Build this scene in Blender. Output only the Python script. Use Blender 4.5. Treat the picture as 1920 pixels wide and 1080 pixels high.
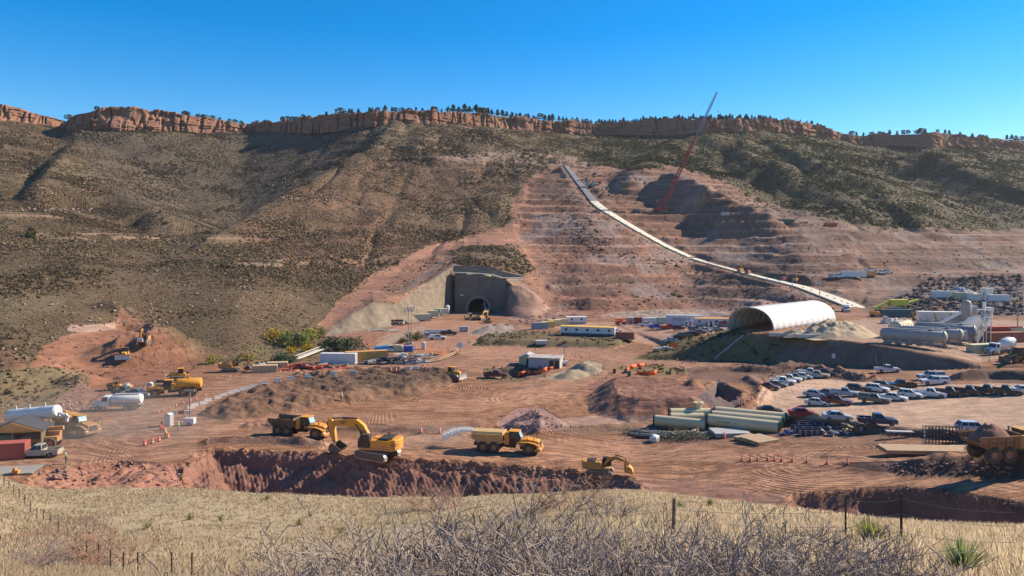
import bpy, math, random
import numpy as np
from math import sin, cos, pi, radians as RAD, sqrt, atan2
from mathutils import Vector, Matrix
random.seed(7)
SC = bpy.context.scene
COL = SC.collection
for _o in list(bpy.data.objects): bpy.data.objects.remove(_o)

# ---------------------------------------------------------------- camera, sky, sun, exposure
F = 1920 * 26.0 / 36.0          # focal length in photo pixels
HZ = 464.0                      # horizon row
EYE = 34.0                      # eye height over the site floor
cam = bpy.data.objects.new('camera', bpy.data.cameras.new('camera')); COL.objects.link(cam)
cam.location = (0, 0, EYE); cam.rotation_euler = (pi / 2, 0, 0)
cam.data.lens = 26; cam.data.sensor_width = 36
cam.data.shift_y = -(540 - HZ) / 1920.0
cam.data.clip_start = 0.1; cam.data.clip_end = 20000
SC.camera = cam
SUN_AZ = 20.0                   # degrees from +X towards +Y
SUN_EL = 33.0
W = bpy.data.worlds.new('World'); SC.world = W; W.use_nodes = True
wn = W.node_tree.nodes; wl = W.node_tree.links
sky = wn.new('ShaderNodeTexSky'); sky.sky_type = 'NISHITA'; sky.sun_disc = False
sky.sun_elevation = RAD(SUN_EL); sky.sun_rotation = RAD(90 - SUN_AZ)
sky.altitude = 1800; sky.air_density = 1.35; sky.dust_density = 0.15; sky.ozone_density = 4.0
hs = wn.new('ShaderNodeHueSaturation'); hs.inputs['Saturation'].default_value = 1.5; hs.inputs['Hue'].default_value = .505
wl.new(sky.outputs[0], hs.inputs['Color']); wl.new(hs.outputs[0], wn['Background'].inputs['Color'])
wn['Background'].inputs['Strength'].default_value = 0.096
sl = bpy.data.lights.new('sun', 'SUN'); sl.energy = 5.0; sl.angle = RAD(0.53); sl.color = (1.0, 0.87, 0.68)
sun = bpy.data.objects.new('sun', sl); COL.objects.link(sun)
sd = Vector((cos(RAD(SUN_EL)) * cos(RAD(SUN_AZ)), cos(RAD(SUN_EL)) * sin(RAD(SUN_AZ)), sin(RAD(SUN_EL))))
sun.rotation_euler = sd.to_track_quat('Z', 'Y').to_euler(); sun.location = (200, 100, 300)
vs = SC.view_settings; vs.view_transform = 'Standard'; vs.look = 'None'; vs.gamma = 1; vs.exposure = 0.86; vs.use_curve_mapping = False

# ---------------------------------------------------------------- numeric helpers
def sm(t): t = np.clip(t, 0, 1); return t * t * (3 - 2 * t)
def vnoise(x, y, seed=0):
    xi = np.floor(x).astype(np.int64); yi = np.floor(y).astype(np.int64)
    fx = x - xi; fy = y - yi
    fx = fx * fx * (3 - 2 * fx); fy = fy * fy * (3 - 2 * fy)
    def h(a, b):
        n = (a * 374761393 + b * 668265263 + seed * 1442695041) & 0xffffffff
        n = ((n ^ (n >> 13)) * 1274126177) & 0xffffffff
        return ((n ^ (n >> 16)) & 0xffff) / 32767.5 - 1.0
    a = h(xi, yi); b = h(xi + 1, yi); c = h(xi, yi + 1); d = h(xi + 1, yi + 1)
    return (a + (b - a) * fx) * (1 - fy) + (c + (d - c) * fx) * fy
def fbm(x, y, s, octv=4, seed=0, gain=0.5):
    r = 0; a = 1.0; x = x / s; y = y / s; t = 0
    for k in range(octv):
        r = r + a * vnoise(x + 17.3 * k, y - 9.1 * k, seed + k); t += a
        x, y = x * 1.98 + y * .3, y * 1.98 - x * .3; a *= gain
    return r / t
def K(px, pts, i=1):
    return np.interp(px, [p[0] for p in pts], [p[i] for p in pts])
def rise(px): return 6.2 * np.clip((np.asarray(px, float) - 1200) / 750, 0, 1.1) ** 1.2      # the site climbs gently to the right
def G(px, py, z=0.0):                       # point at height z over the site floor seen at a pixel of the photo
    z = z + float(rise(px)); Y = (EYE - z) * F / (py - HZ); return ((px - 960) / F * Y, Y)
def Gs(pts, z=0.0): return [G(p[0], p[1], z) for p in pts]
def segdist(pts, X, Y, closed=False):
    best = np.full(X.shape, 1e9); par = np.zeros(X.shape); n = len(pts)
    for i in range(n if closed else n - 1):
        ax, ay = pts[i]; bx, by = pts[(i + 1) % n]
        dx, dy = bx - ax, by - ay; L = dx * dx + dy * dy + 1e-9
        t = np.clip(((X - ax) * dx + (Y - ay) * dy) / L, 0, 1)
        d = np.hypot(X - ax - t * dx, Y - ay - t * dy)
        m = d < best; best = np.where(m, d, best); par = np.where(m, i + t, par)
    return best, par
def inside(pts, X, Y):
    r = np.zeros(X.shape, bool); n = len(pts)
    for i in range(n):
        ax, ay = pts[i]; bx, by = pts[(i + 1) % n]
        if ay == by: continue
        c = (ay > Y) != (by > Y)
        r ^= c & (X < (bx - ax) * (Y - ay) / (by - ay) + ax)
    return r
def sdist(pts, X, Y):
    d, _ = segdist(pts, X, Y, True); return np.where(inside(pts, X, Y), d, -d)

# ---------------------------------------------------------------- terrain: profile lines (photo column, photo row, distance)
def zl(px, pts): return EYE - (K(px, pts) - HZ) * K(px, pts, 2) / F
def T3(lst): return [(a, b, (EYE - c) * F / (b - HZ)) for a, b, c in lst]
L_T = T3([(-350, 805, 0), (0, 765, 0), (100, 748, 0), (150, 730, 0), (250, 700, 0), (300, 692, 0), (450, 688, 0), (560, 665, 0), (600, 636, 0), (622, 627, 0), (660, 622, 0), (700, 616, 0),
          (760, 606, 0), (800, 600, 0), (850, 584, 0), (942, 584, 0), (956, 594, 0), (1000, 600, 0), (1100, 594, 0), (1200, 588, 0), (1300, 583, 2.5), (1400, 582, 5), (1500, 582, 8.3), (1700, 583, 8.3), (1920, 583, 8.3), (2270, 583, 8.3)])
L_W = [(-350, 770, 172), (0, 740, 165), (150, 712, 195), (300, 670, 222), (450, 665, 226), (560, 640, 268), (600, 624, 292), (622, 612, 300), (660, 590, 311), (700, 567, 327), (760, 549, 350), (800, 530, 372), (850, 499, 392),
       (905, 501, 393), (942, 512, 393), (958, 530, 392), (985, 552, 388), (1010, 570, 382), (1060, 585, 378), (1100, 580, 378), (1200, 572, 388), (1300, 570, 404), (1400, 570, 396), (1500, 566, 345), (1700, 566, 346), (1920, 566, 346), (2270, 566, 346)]
L_A = [(-350, 640, 215), (0, 640, 205), (150, 625, 228), (300, 600, 262), (450, 610, 262), (560, 580, 312), (622, 556, 340), (700, 530, 376), (800, 500, 412), (860, 476, 428), (940, 478, 428), (985, 512, 412), (1040, 540, 412), (1100, 532, 418), (1200, 530, 432),
       (1300, 530, 448), (1400, 535, 430), (1500, 540, 402), (1600, 545, 396), (1700, 548, 398), (1920, 548, 398), (2270, 548, 398)]
L_B = [(-350, 510, 300), (0, 500, 305), (150, 500, 318), (300, 500, 340), (450, 500, 355), (600, 480, 410), (700, 465, 452), (800, 440, 505), (860, 436, 515), (940, 436, 515), (1000, 448, 508), (1100, 460, 492),
       (1200, 460, 502), (1300, 472, 512), (1400, 480, 490), (1500, 490, 455), (1600, 492, 458), (1700, 500, 460), (1920, 500, 462), (2270, 500, 462)]
L_C = [(-350, 410, 420), (0, 400, 430), (150, 395, 500), (300, 415, 560), (450, 425, 600), (600, 390, 600), (700, 382, 560), (800, 360, 610), (940, 358, 620), (1000, 368, 605), (1100, 380, 590), (1200, 392, 590),
       (1300, 402, 590), (1400, 412, 570), (1500, 420, 540), (1600, 425, 540), (1700, 430, 560), (1920, 440, 570), (2270, 450, 570)]
L_D = [(-350, 290, 640), (0, 295, 630), (150, 305, 700), (300, 325, 710), (450, 320, 760), (600, 300, 740), (700, 276, 735), (800, 284, 700), (940, 288, 740), (1000, 296, 740), (1100, 300, 740), (1200, 312, 740),
       (1300, 310, 740), (1400, 310, 740), (1500, 318, 720), (1600, 335, 690), (1700, 345, 690), (1920, 360, 690), (2270, 380, 680)]
CLY = [(-350, 790), (0, 800), (118, 845), (140, 790), (240, 800), (470, 880), (560, 835), (720, 800), (860, 850), (1080, 950), (1130, 962), (1190, 935), (1320, 890), (1440, 915), (1580, 985), (1640, 990), (1740, 925), (1830, 960), (1920, 1000), (2270, 1060)]
CLB = [(-350, 215), (0, 222), (50, 228), (110, 238), (140, 240), (250, 240), (350, 243), (465, 243), (500, 248), (600, 245), (640, 240), (700, 232), (740, 224), (800, 228), (880, 230), (960, 237), (1000, 243), (1060, 250),
       (1150, 252), (1250, 250), (1330, 246), (1440, 242), (1500, 248), (1560, 258), (1620, 268), (1700, 273), (1800, 270), (1850, 275), (1920, 280), (2270, 300)]
CLT = [(-350, 190), (0, 198), (50, 208), (100, 219), (122, 227), (140, 212), (200, 202), (260, 203), (330, 212), (400, 222), (465, 232), (500, 228), (560, 222), (640, 212), (720, 207), (800, 207), (900, 210), (960, 218), (1000, 222), (1080, 226),
       (1130, 230), (1200, 226), (1300, 222), (1400, 222), (1480, 224), (1530, 232), (1580, 248), (1620, 254), (1700, 250), (1760, 247), (1850, 257), (1920, 262), (2270, 280)]
def cliff(px):
    Y = K(px, CLY) + 0 * px
    return Y, EYE - (K(px, CLB) - HZ) * Y / F, EYE - (K(px, CLT) - HZ) * Y / F

NC, = (1150,)
pxs = np.linspace(-330, 2250, NC)
ysite = np.concatenate([np.linspace(66, 98, 40)[:-1], np.linspace(98, 121, 130)[:-1], 1.0 / np.linspace(1 / 121.0, 1 / 330.0, 330)])
yhill = np.concatenate([np.linspace(330, 520, 190)[1:], np.linspace(520, 1010, 300)[1:], np.linspace(1010, 1500, 30)[1:]])
ys = np.concatenate([ysite, yhill]); NR = len(ys)
PX, YY = np.meshgrid(pxs, ys)                       # rows: distance, columns: direction
XX = (PX - 960) / F * YY
cY, cB, cT = cliff(pxs)
lines = [(K(pxs, L, 2), zl(pxs, L)) for L in (L_T, L_W, L_A, L_B, L_C, L_D)]
zT = lines[0][1]; yT = lines[0][0]
stackY = np.array([yT * 0 + 30, yT * .80] + [l[0] for l in lines] + [cY + 3, cY + 600])
rb = rise(pxs)
stackZ = np.array([rb, rb] + [l[1] for l in lines] + [cB, cB + 40])
Z = np.empty_like(YY); 
for j in range(NC):
    Z[:, j] = np.interp(ys, stackY[:, j], stackZ[:, j])
# soften the profile kinks away from the portal cut
def blur(a, n, ax):
    for _ in range(n):
        b = a.copy()
        if ax == 0: b[1:-1] = (a[:-2] + 2 * a[1:-1] + a[2:]) / 4
        else: b[:, 1:-1] = (a[:, :-2] + 2 * a[:, 1:-1] + a[:, 2:]) / 4
        a = b
    return a
Zs = blur(blur(Z, 50, 0), 60, 1)
keep = sm((PX - 560) / 50) * sm((1040 - PX) / 40) * sm((412 - YY) / 14)
Z = Z * keep + Zs * (1 - keep)
hillm = sm((YY - yT[None, :]) / 25.0)               # 0 on the site floor, 1 on the hill

# spurs: ridge lines with their own flanks (photo column, row, distance, left slope, right slope)
def ridge(pts, kl, kr, rnd=6.0):
    global Z
    P = [((a - 960) / F * d, d, EYE - (b - HZ) * d / F) for a, b, d in pts]
    xy = [(p[0], p[1]) for p in P]
    dd, par = segdist(xy, XX, YY)
    i = np.clip(par.astype(int), 0, len(P) - 2); t = par - i
    pz = np.array([p[2] for p in P]); pxw = np.array([p[0] for p in P]); pyw = np.array([p[1] for p in P])
    rz = pz[i] * (1 - t) + pz[i + 1] * t
    dx = pxw[i + 1] - pxw[i]; dy = pyw[i + 1] - pyw[i]
    side = (XX - pxw[i]) * dy - (YY - pyw[i]) * dx   # sign tells the flank
    k = np.where(side < 0, kr, kl)
    end = ((par >= len(P) - 1.0001) | (par <= .0001)); k = np.where(end, np.maximum(k, .85), k)
    e = np.sqrt(dd * dd + rnd * rnd) - rnd
    r = rz - k * e
    h = 5.0                                          # smooth maximum
    m = np.clip(0.5 + 0.5 * (r - Z) / h, 0, 1)
    Z = Z * (1 - m) + r * m + h * m * (1 - m) * .5
def valley(pts, dep, w):
    P = [((a - 960) / F * d, d) for a, b, d in pts]; dd, par = segdist(P, XX, YY); t = par / (len(P) - 1)
    Z[:] -= dep * np.exp(-(dd / w) ** 2) * sm(np.minimum(t * 4 + .15, (1 - t) * 3 + .1))
valley([(1385, 280, 830), (1400, 300, 760), (1440, 350, 670), (1510, 400, 590)], 17, 34)
valley([(1650, 290, 850), (1700, 310, 790), (1790, 362, 680), (1900, 415, 590)], 16, 36)
valley([(1330, 265, 850), (1345, 290, 780), (1365, 320, 690)], 10, 20)
valley([(250, 340, 640), (290, 400, 540), (330, 440, 470)], 7, 22)
ridge([(742, 226, 805), (700, 268, 720), (630, 306, 630), (560, 347, 565), (490, 390, 500), (430, 428, 455), (370, 462, 410)], .95, .30, 3)
ridge([(150, 262, 740), (118, 288, 630), (95, 316, 560), (70, 350, 490)], .9, .34, 3)
ridge([(118, 288, 650), (200, 350, 560), (290, 400, 500)], .30, .32)
ridge([(1262, 262, 850), (1215, 300, 720), (1180, 330, 650)], .30, .34)
ridge([(1440, 262, 850), (1500, 286, 770), (1600, 329, 690), (1680, 380, 610), (1735, 422, 560)], .62, .26)
ridge([(1390, 262, 860), (1400, 290, 760), (1460, 300, 720)], .55, .30)
ridge([(1745, 285, 850), (1800, 311, 780), (1880, 345, 700), (1990, 380, 640)], .62, .28)
ridge([(1250, 322, 640), (1300, 335, 610), (1370, 372, 560), (1440, 398, 540)], .95, .40, 3)

# crane pad, cut into the slope
def bench(pts, z, w, edge=3.0):
    global Z
    dd, par = segdist(pts, XX, YY)
    m = sm((w - dd) / edge + .5); Z = Z * (1 - m) + z * m
cp = lambda a, b, d: ((a - 960) / F * d, d)
bench([cp(1195, 398, 580), cp(1300, 400, 580)], EYE - (399 - HZ) * 578 / F, 8, 5)
bench([cp(1300, 400, 580), cp(1420, 404, 572)], EYE - (403 - HZ) * 575 / F, 4, 6)

# terraces of the excavated slope
PY = HZ + (EYE - Z) * F / YY
ter = [(965, 425), (1010, 330), (1060, 300), (1110, 312), (1190, 316), (1260, 312), (1330, 328), (1400, 364), (1440, 400), (1600, 430), (1620, 575), (1600, 600), (1000, 600), (1045, 560), (985, 470)]
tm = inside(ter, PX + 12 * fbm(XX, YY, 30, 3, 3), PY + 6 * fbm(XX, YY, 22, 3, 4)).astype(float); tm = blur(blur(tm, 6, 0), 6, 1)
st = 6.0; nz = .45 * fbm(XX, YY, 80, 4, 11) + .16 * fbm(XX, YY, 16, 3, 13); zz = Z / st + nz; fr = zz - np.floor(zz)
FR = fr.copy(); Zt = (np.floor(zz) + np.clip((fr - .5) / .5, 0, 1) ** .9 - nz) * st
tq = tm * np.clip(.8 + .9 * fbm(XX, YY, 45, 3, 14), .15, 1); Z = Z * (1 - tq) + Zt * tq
terR = [(1604, 430), (1750, 434), (2260, 442), (2260, 590), (1624, 590)]
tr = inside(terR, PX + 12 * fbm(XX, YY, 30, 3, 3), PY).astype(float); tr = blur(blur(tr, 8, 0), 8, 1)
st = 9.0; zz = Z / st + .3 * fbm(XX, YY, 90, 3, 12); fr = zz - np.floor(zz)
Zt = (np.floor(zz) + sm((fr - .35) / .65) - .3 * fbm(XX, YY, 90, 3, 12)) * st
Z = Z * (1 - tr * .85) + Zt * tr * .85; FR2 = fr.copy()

shm = inside([(612, 628), (622, 612), (660, 590), (702, 568), (740, 574), (800, 530), (850, 500), (856, 584), (800, 600), (740, 610)], PX, HZ + (EYE - Z) * F / YY).astype(float); shm = blur(blur(shm, 2, 0), 2, 1)
Z += shm * (1.1 * fbm(XX, YY, 7, 3, 57) + .35 * fbm(XX, YY, 2, 3, 58))
# strata ledges and gullies of the natural slope
nat = hillm * (1 - tm) * (1 - tr) * (1 - keep)
Z += nat * (2.6 * fbm(XX, YY, 95, 4, 21, .5) * sm((YY - 250) / 200) + 1.0 * fbm(XX, YY, 24, 4, 22) + .35 * fbm(XX, YY, 6, 3, 23))
gl = 1 - np.abs(fbm(XX + 8 * fbm(XX, YY, 60, 2, 5), YY * .28, 34, 3, 31)) * 2
calm = 1 - .72 * sm((640 - PX) / 120)
Z -= nat * calm * 4.0 * np.clip(gl - .35, 0, 1) ** 1.4 * sm((YY - 260) / 120)
g2 = 1 - np.abs(fbm(XX + 20 * fbm(XX, YY, 120, 2, 6), YY * .22, 85, 2, 33)) * 2.2
Z -= nat * calm * 3.5 * np.clip(g2 - .3, 0, 1) ** 1.3 * sm((YY - 330) / 150) * sm((cY[None, :] - YY) / 60)
led = np.abs(((Z + 2.0 * fbm(XX, YY, 60, 3, 41)) / 13.0) % 1 - .5)
ledm = nat * (1 - .8 * sm((700 - PX) / 150) * sm((YY - 430) / 60)) * sm((fbm(XX, YY, 70, 3, 42) + .10) / .3) * sm((900 - PX) / 100 + .7) * sm((YY - 280) / 80)
Z += ledm * 2.0 * sm((led - .36) / .07)
Z += (tm + tr) * (.9 * fbm(XX, YY, 14, 4, 51) + .7 * np.abs(fbm(XX, YY, 3.5, 3, 52)) + 1.5 * np.clip(fbm(XX, YY, 10, 4, 53) - .1, 0, 1))

# the mesa behind the cliff
Yc = cY[None, :]; back = YY > Yc + 7
topz = cT[None, :] + np.minimum(0.0, -(YY - Yc - 60) * .02) + .8 * fbm(XX, YY, 25, 3, 61) - .3
Z = np.where(back, topz, Z)

# ---------------------------------------------------------------- site features
site = (YY < 420)
def box_of(pts, pad):
    x = [p[0] for p in pts]; y = [p[1] for p in pts]
    r0, r1 = np.searchsorted(ys, [min(y) - pad, max(y) + pad])
    return slice(max(r0, 0), min(r1 + 1, NR))
def berm(pts, h, w, rough=.5, z0=0.0, seed=1):
    P = Gs(pts, z0); s = box_of(P, w + 4); x, y = XX[s], YY[s]
    d, par = segdist(P, x, y)
    hh = np.interp(par, range(len(P)), h) if hasattr(h, '__len__') else h
    n = 1 + rough * fbm(x, y, 2.6, 3, seed) + rough * .6 * fbm(x, y, 9, 2, seed + 5)
    Z[s] += hh * n * sm(1 - d / (w * (1 + .25 * fbm(x, y, 5, 2, seed + 9))))
def plateau(pts, h, slope, rough=.3, z0=0.0, seed=1, gran=3.0):
    P = Gs(pts, z0); s = box_of(P, 4); x, y = XX[s], YY[s]
    d = sdist(P, x, y) + .7 * fbm(x, y, 6, 3, seed)
    q = np.clip(d * slope, 0, h)
    Z[s] += q + (q > 0) * np.minimum(1, q / (abs(h) + 1e-6) * 2) * rough * fbm(x, y, gran, 4, seed + 3)
def pit(P, depth, slope, seed=1, rough=.25, teeth=0.0):
    s = box_of(P, 4); x, y = XX[s], YY[s]
    d = sdist(P, x, y) + .35 * fbm(x, y, 4, 3, seed)
    q = np.clip(d * slope, 0, depth)
    if teeth: q = np.where(d < 4.6, d * .72, 3.3 + (d - 4.6) * 1.7); q = np.clip(q, 0, depth) * (.22 + .78 * sm((960 + F * x / y - 352) / 150)) * (.3 + .7 * sm((1175 - 960 - F * x / y) / 60))
    act = sm(q / .4) * sm((depth - q) / .6)
    Z[s] -= q
    if teeth: Z[s] += teeth * act * np.abs(((x + .55 * y + .15 * fbm(x, y, 2, 2, 7)) / .7 + .5 * fbm(x, y, 5, 2, 19)) % 1 - .5) * 1.1
    Z[s] += rough * sm(q / .3) * fbm(x, y, 1.5, 3, seed + 2)
    Z[s] += rough * 1.2 * sm(1 - np.abs(d) / 1.2) * fbm(x, y, .9, 3, seed + 4)
flat = (1 - hillm) 
PY0 = HZ + (EYE - Z) * F / YY
Z += flat * (.16 * fbm(XX, YY, 12, 3, 71) + .07 * fbm(XX, YY, 2.2, 3, 72))
U1 = [(340, 884), (372, 862), (395, 843), (480, 845), (600, 850), (700, 858), (800, 862), (860, 865), (960, 872), (1060, 879), (1110, 886), (1180, 897), (1200, 912)]
pit(Gs(U1) + [G(1215, 960), (22, 62), (-60, 62), G(352, 960)], 1.35, 1.0, 3, .45)
U2 = [(352, 880), (380, 860), (400, 854), (480, 860), (600, 869), (740, 880), (860, 887), (960, 895), (1080, 904), (1150, 911)]
pit(Gs(U2, -1.3) + [G(1160, 960, -1.3), (18, 62), (-60, 62), G(380, 960, -1.3)], 7.0, 1.15, 5, .5, .34)
R1 = [(1470, 945), (1488, 928), (1560, 921), (1620, 916), (1700, 913), (1760, 919), (1850, 932), (1920, 944), (2260, 995)]
pit(Gs(R1) + [(100, 66), (40, 66)], 2.0, 1.1, 13, .4)
R2 = [(1600, 958), (1620, 948), (1700, 946), (1780, 954), (1850, 967), (1920, 979), (2260, 1030)]
pit(Gs(R2, -2) + [(90, 64), (44, 64)], 5, 1.1, 15, .3)
berm([(1560, 868), (1640, 877), (1700, 880), (1780, 881), (1850, 880), (1960, 880), (2250, 885)], [.3, .8, 1.4, 2.0, 2.5, 2.8, 2.8], 5.2, .35, 0, 2)
berm([(395, 830), (450, 828), (520, 829), (600, 836)], .95, 2.2, .5, 0, 3)
berm([(468, 799), (500, 797), (545, 802)], .9, 2.0, .4, 0, 4)
berm([(640, 806), (780, 810), (900, 808), (1010, 812)], .8, 1.8, .45, 0, 5)
berm([(1020, 806), (1100, 805), (1190, 800), (1240, 790)], 1.0, 3.0, .3, 0, 6)
plateau([(368, 778), (390, 762), (460, 738), (560, 711), (700, 700), (800, 697), (850, 706), (862, 716), (800, 742), (650, 760), (500, 782), (420, 788)], 2.0, .45, 1.25, 0, 20, 3.0)
berm([(560, 706), (700, 697), (810, 700)], 1.2, 3, .7, 0, 23)
berm([(790, 706), (850, 712)], 1.2, 3, .6, 0, 24)
plateau([(1104, 775), (1100, 742), (1122, 724), (1180, 720), (1290, 728), (1372, 752), (1392, 770), (1330, 790), (1180, 792)], 3.4, .55, .35, 0, 26, 2.2)
P = Gs([(1308, 748), (1345, 724), (1390, 744), (1384, 762), (1340, 770)]); pit(P, 3.2, .9, 27, .3)
berm([(1300, 752), (1345, 720), (1392, 742), (1388, 766)], 1.3, 3, .3, 0, 28)
berm([(1250, 796), (1360, 784), (1400, 772), (1425, 752), (1428, 728), (1405, 712)], 1.1, 2.6, .5, 0, 29)
berm([(1290, 700), (1360, 694), (1440, 698), (1500, 693), (1560, 700), (1625, 712)], [.6, 1.0, 1.7, 1.9, 2.0, 1.4], 3.6, .8, 0, 30)
berm([(1800, 711), (1850, 707), (1935, 709), (2100, 716)], 1.7, 3.2, .35, 0, 31)
berm([(1470, 789), (1520, 794), (1600, 800), (1650, 808), (1740, 815), (1835, 824)], 1.25, 2.4, .5, 0, 32)
berm([(1640, 868), (1560, 855)], .4, 2, .8, 0, 33)
x0, y0 = G(1000, 803); s = box_of([(x0, y0)], 10); d = np.hypot((XX[s] - x0) * .85, YY[s] - y0)
Z[s] += np.clip(3.3 - d * .62, 0, 2.9) * (1 + .25 * fbm(XX[s], YY[s], 2, 3, 34))
plateau([(888, 645), (905, 631), (960, 622), (1060, 624), (1150, 632), (1196, 642), (1150, 654), (960, 650)], 1.7, .5, .3, 0, 36)
HP = [(1190, .3), (1260, 2.0), (1330, 5.5), (1380, 8.4), (1450, 9.4), (1500, 9.3), (1600, 9.0), (1700, 8.2), (1790, 7.0), (1840, 5.8), (1920, 6.4), (2260, 7.4)]
EB = Gs([(1185, 672), (1280, 675), (1440, 681), (1600, 690), (1740, 694), (1845, 692), (2260, 690)])
d = sdist(EB + [(330, 300), (300, 330), (46, 330), (52, 250)], XX, YY)
hp = K(PX, HP); wq = sm((YY - 238) / 12) * sm((1425 - PX) / 70); hp = hp * (1 - wq) + np.minimum(hp, 3.3) * wq
hp = np.where(PX >= 1440, np.maximum(hp, 8.3 * sm((YY - 205) / 18)), hp)
q = np.minimum(hp, rise(PX) + np.clip(d, 0, 99) * .95)
Z = np.where(d > 0, np.maximum(Z, q + .12 * fbm(XX, YY, 3, 3, 37)), Z)
for a, b, h, r in ((1095, 694, 2.2, 4.5), (1080, 705, 1.6, 3.6), (1112, 700, 1.4, 4), (1062, 708, 1.3, 3.2), (925, 622, 2.2, 6), (945, 620, 2, 6), (905, 624, 1.5, 5), (1510, 640, 0, 1)):
    x0, y0 = G(a, b); s = box_of([(x0, y0)], 10); d = np.hypot(XX[s] - x0, YY[s] - y0)
    Z[s] += h * sm(1.15 - d / r) * (1 + .2 * fbm(XX[s], YY[s], 1.5, 3, a))
rb_ = inside([(30, 912), (100, 882), (220, 864), (335, 868), (352, 915), (300, 940), (60, 940)], PX, PY0).astype(float); rb_ = blur(blur(rb_, 3, 0), 3, 1)
Z += rb_ * (1.5 * fbm(XX, YY, 9, 3, 151) + .8 * np.abs(fbm(XX, YY, 2.6, 4, 152)))
# basin by the containers, sediment ponds, borrow mound
pit(Gs([(700, 676), (765, 663), (850, 657), (862, 664), (800, 680)]), 1.0, .6, 40, .2)
pit(Gs([(915, 706), (930, 690), (1010, 690), (1020, 700), (960, 712)]), 2.2, .8, 41, .3)
def lump(a, b, dist, h, rx, ry, sd_, rough=.3):
    x0 = (a - 960) / F * dist; x, y = XX, YY
    d = np.hypot((x - x0) / rx, (y - dist) / ry); m = d < 1.3
    Z[m] += (h * sm(1.15 - d) * (1 + rough * fbm(x, y, 3, 4, sd_)))[m]
lump(275, 660, 222, 5.5, 15, 13, 43, .35); lump(318, 660, 228, 3.4, 12, 11, 44, .3); lump(225, 680, 214, 2.6, 12, 8, 45, .3)
lump(248, 615, 252, -4.5, 11, 8, 46, .4); lump(215, 610, 262, 2.6, 9, 6, 49, .5)
lump(155, 735, 186, 2.6, 6, 7, 47, .5); lump(60, 700, 190, 2.5, 14, 10, 48)
lump(985, 560, 380, 5, 14, 12, 50, .2)

# ---------------------------------------------------------------- surface colours (base colour of the ground, with shade painted into a few dark patches)
PY = HZ + (EYE - Z) * F / YY
jx = PX + 9 * fbm(XX, YY, 9, 4, 81); jy = PY + 5 * fbm(XX, YY, 9, 4, 82)
CA = np.zeros((NR, NC, 3)); VEG = np.zeros((NR, NC)); TRK = np.ones((NR, NC))
C_DIRT = (.29, .142, .075); C_BROWN = (.205, .112, .075); C_ROAD = (.36, .20, .128); C_RED = (.29, .13, .078); C_PINK = (.275, .138, .09)
C_VEG = (.13, .088, .052); C_GREY = (.30, .245, .205); C_DARK = (.165, .105, .08); C_LOT = (.57, .38, .26); C_TAN = (.42, .34, .235); C_SHOT = (.225, .18, .13); C_OLIVE = (.20, .155, .085)
CA[:] = C_DIRT
hm3 = hillm[..., None]
CA = CA * (1 - hm3) + np.array(C_VEG) * hm3; VEG = sm((hillm - .5) * 2); TRK *= 1 - hillm
def paint(poly, c, s=1.0, veg=None, trk=None, ragged=1.0, where=None):
    global VEG, TRK
    ax = PX + (jx - PX) * ragged; ay = PY + (jy - PY) * ragged
    xs_ = [p[0] for p in poly]; c0 = max(np.searchsorted(pxs, min(xs_) - 25) , 0); c1 = min(np.searchsorted(pxs, max(xs_) + 25), NC)
    m = inside(poly, ax[:, c0:c1], ay[:, c0:c1]).astype(float)
    if where is not None: m *= where[:, c0:c1]
    m = m * s
    CA[:, c0:c1] = CA[:, c0:c1] * (1 - m[..., None]) + np.array(c) * m[..., None]
    if veg is not None: VEG[:, c0:c1] = VEG[:, c0:c1] * (1 - m) + veg * m
    if trk is not None: TRK[:, c0:c1] = TRK[:, c0:c1] * (1 - m) + trk * m
# excavated hill
bare = [(560, 668), (600, 612), (655, 566), (700, 522), (760, 486), (830, 455), (920, 438), (985, 432), (960, 375), (985, 340), (1020, 318), (1060, 296), (1105, 310), (1150, 316), (1200, 318), (1260, 312), (1330, 326), (1400, 362), (1440, 398), (1600, 424), (1780, 432), (2260, 432),
        (2260, 620), (560, 700)]
onhill = (YY > yT[None, :] * .9).astype(float)
paint(bare, C_PINK, .9, 0, 0, 1.5, onhill)
paint([(1300, 445), (1420, 405), (1600, 425), (1800, 432), (2260, 432), (2260, 600), (1640, 590), (1500, 530), (1320, 482)], (.205, .122, .088), 1, 0, 0, 1.5, onhill)
paint([(965, 380), (1000, 375), (1120, 450), (1000, 455), (830, 468), (760, 500), (690, 560), (620, 610), (585, 650), (570, 640), (640, 560), (700, 515), (800, 462), (950, 425)], (.35, .172, .108), .8, 0, 0, 1, onhill)
paint([(975, 470), (1140, 480), (1330, 520), (1250, 560), (1060, 592), (1020, 520)], (.34, .155, .10), .6, 0, 0, 1.5, onhill)
paint([(1045, 410), (1110, 390), (1180, 460), (1160, 480), (1080, 445)], (.27, .19, .16), .7, 0, 0, 2, onhill)
paint([(1340, 500), (1400, 478), (1480, 484), (1560, 510), (1540, 540), (1420, 520)], (.15, .105, .09), .85, 0, 0, 2, onhill)
paint([(1740, 520), (2260, 500), (2260, 592), (1660, 585), (1640, 562)], (.125, .105, .10), .9, 0, 0, 2, onhill)
paint([(1250, 480), (1330, 520), (1420, 560), (1640, 590), (1300, 592)], (.36, .21, .16), .5, 0, 0, 2, onhill)
paint([(1190, 325), (1260, 318), (1330, 345), (1300, 395), (1200, 396)], (.22, .15, .13), .8, 0, 0, 2, onhill)  # shade on the cut face above the crane pad, painted in as darker colour
paint([(800, 292), (1010, 282), (1110, 300), (1100, 318), (1000, 310), (820, 300)], (.36, .25, .20), .6, .3, 0, 2, onhill)
paint([(840, 470), (900, 460), (960, 458), (985, 480), (1000, 505), (975, 525), (850, 502)], C_VEG, .9, .8, 0, 1, onhill)
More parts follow.
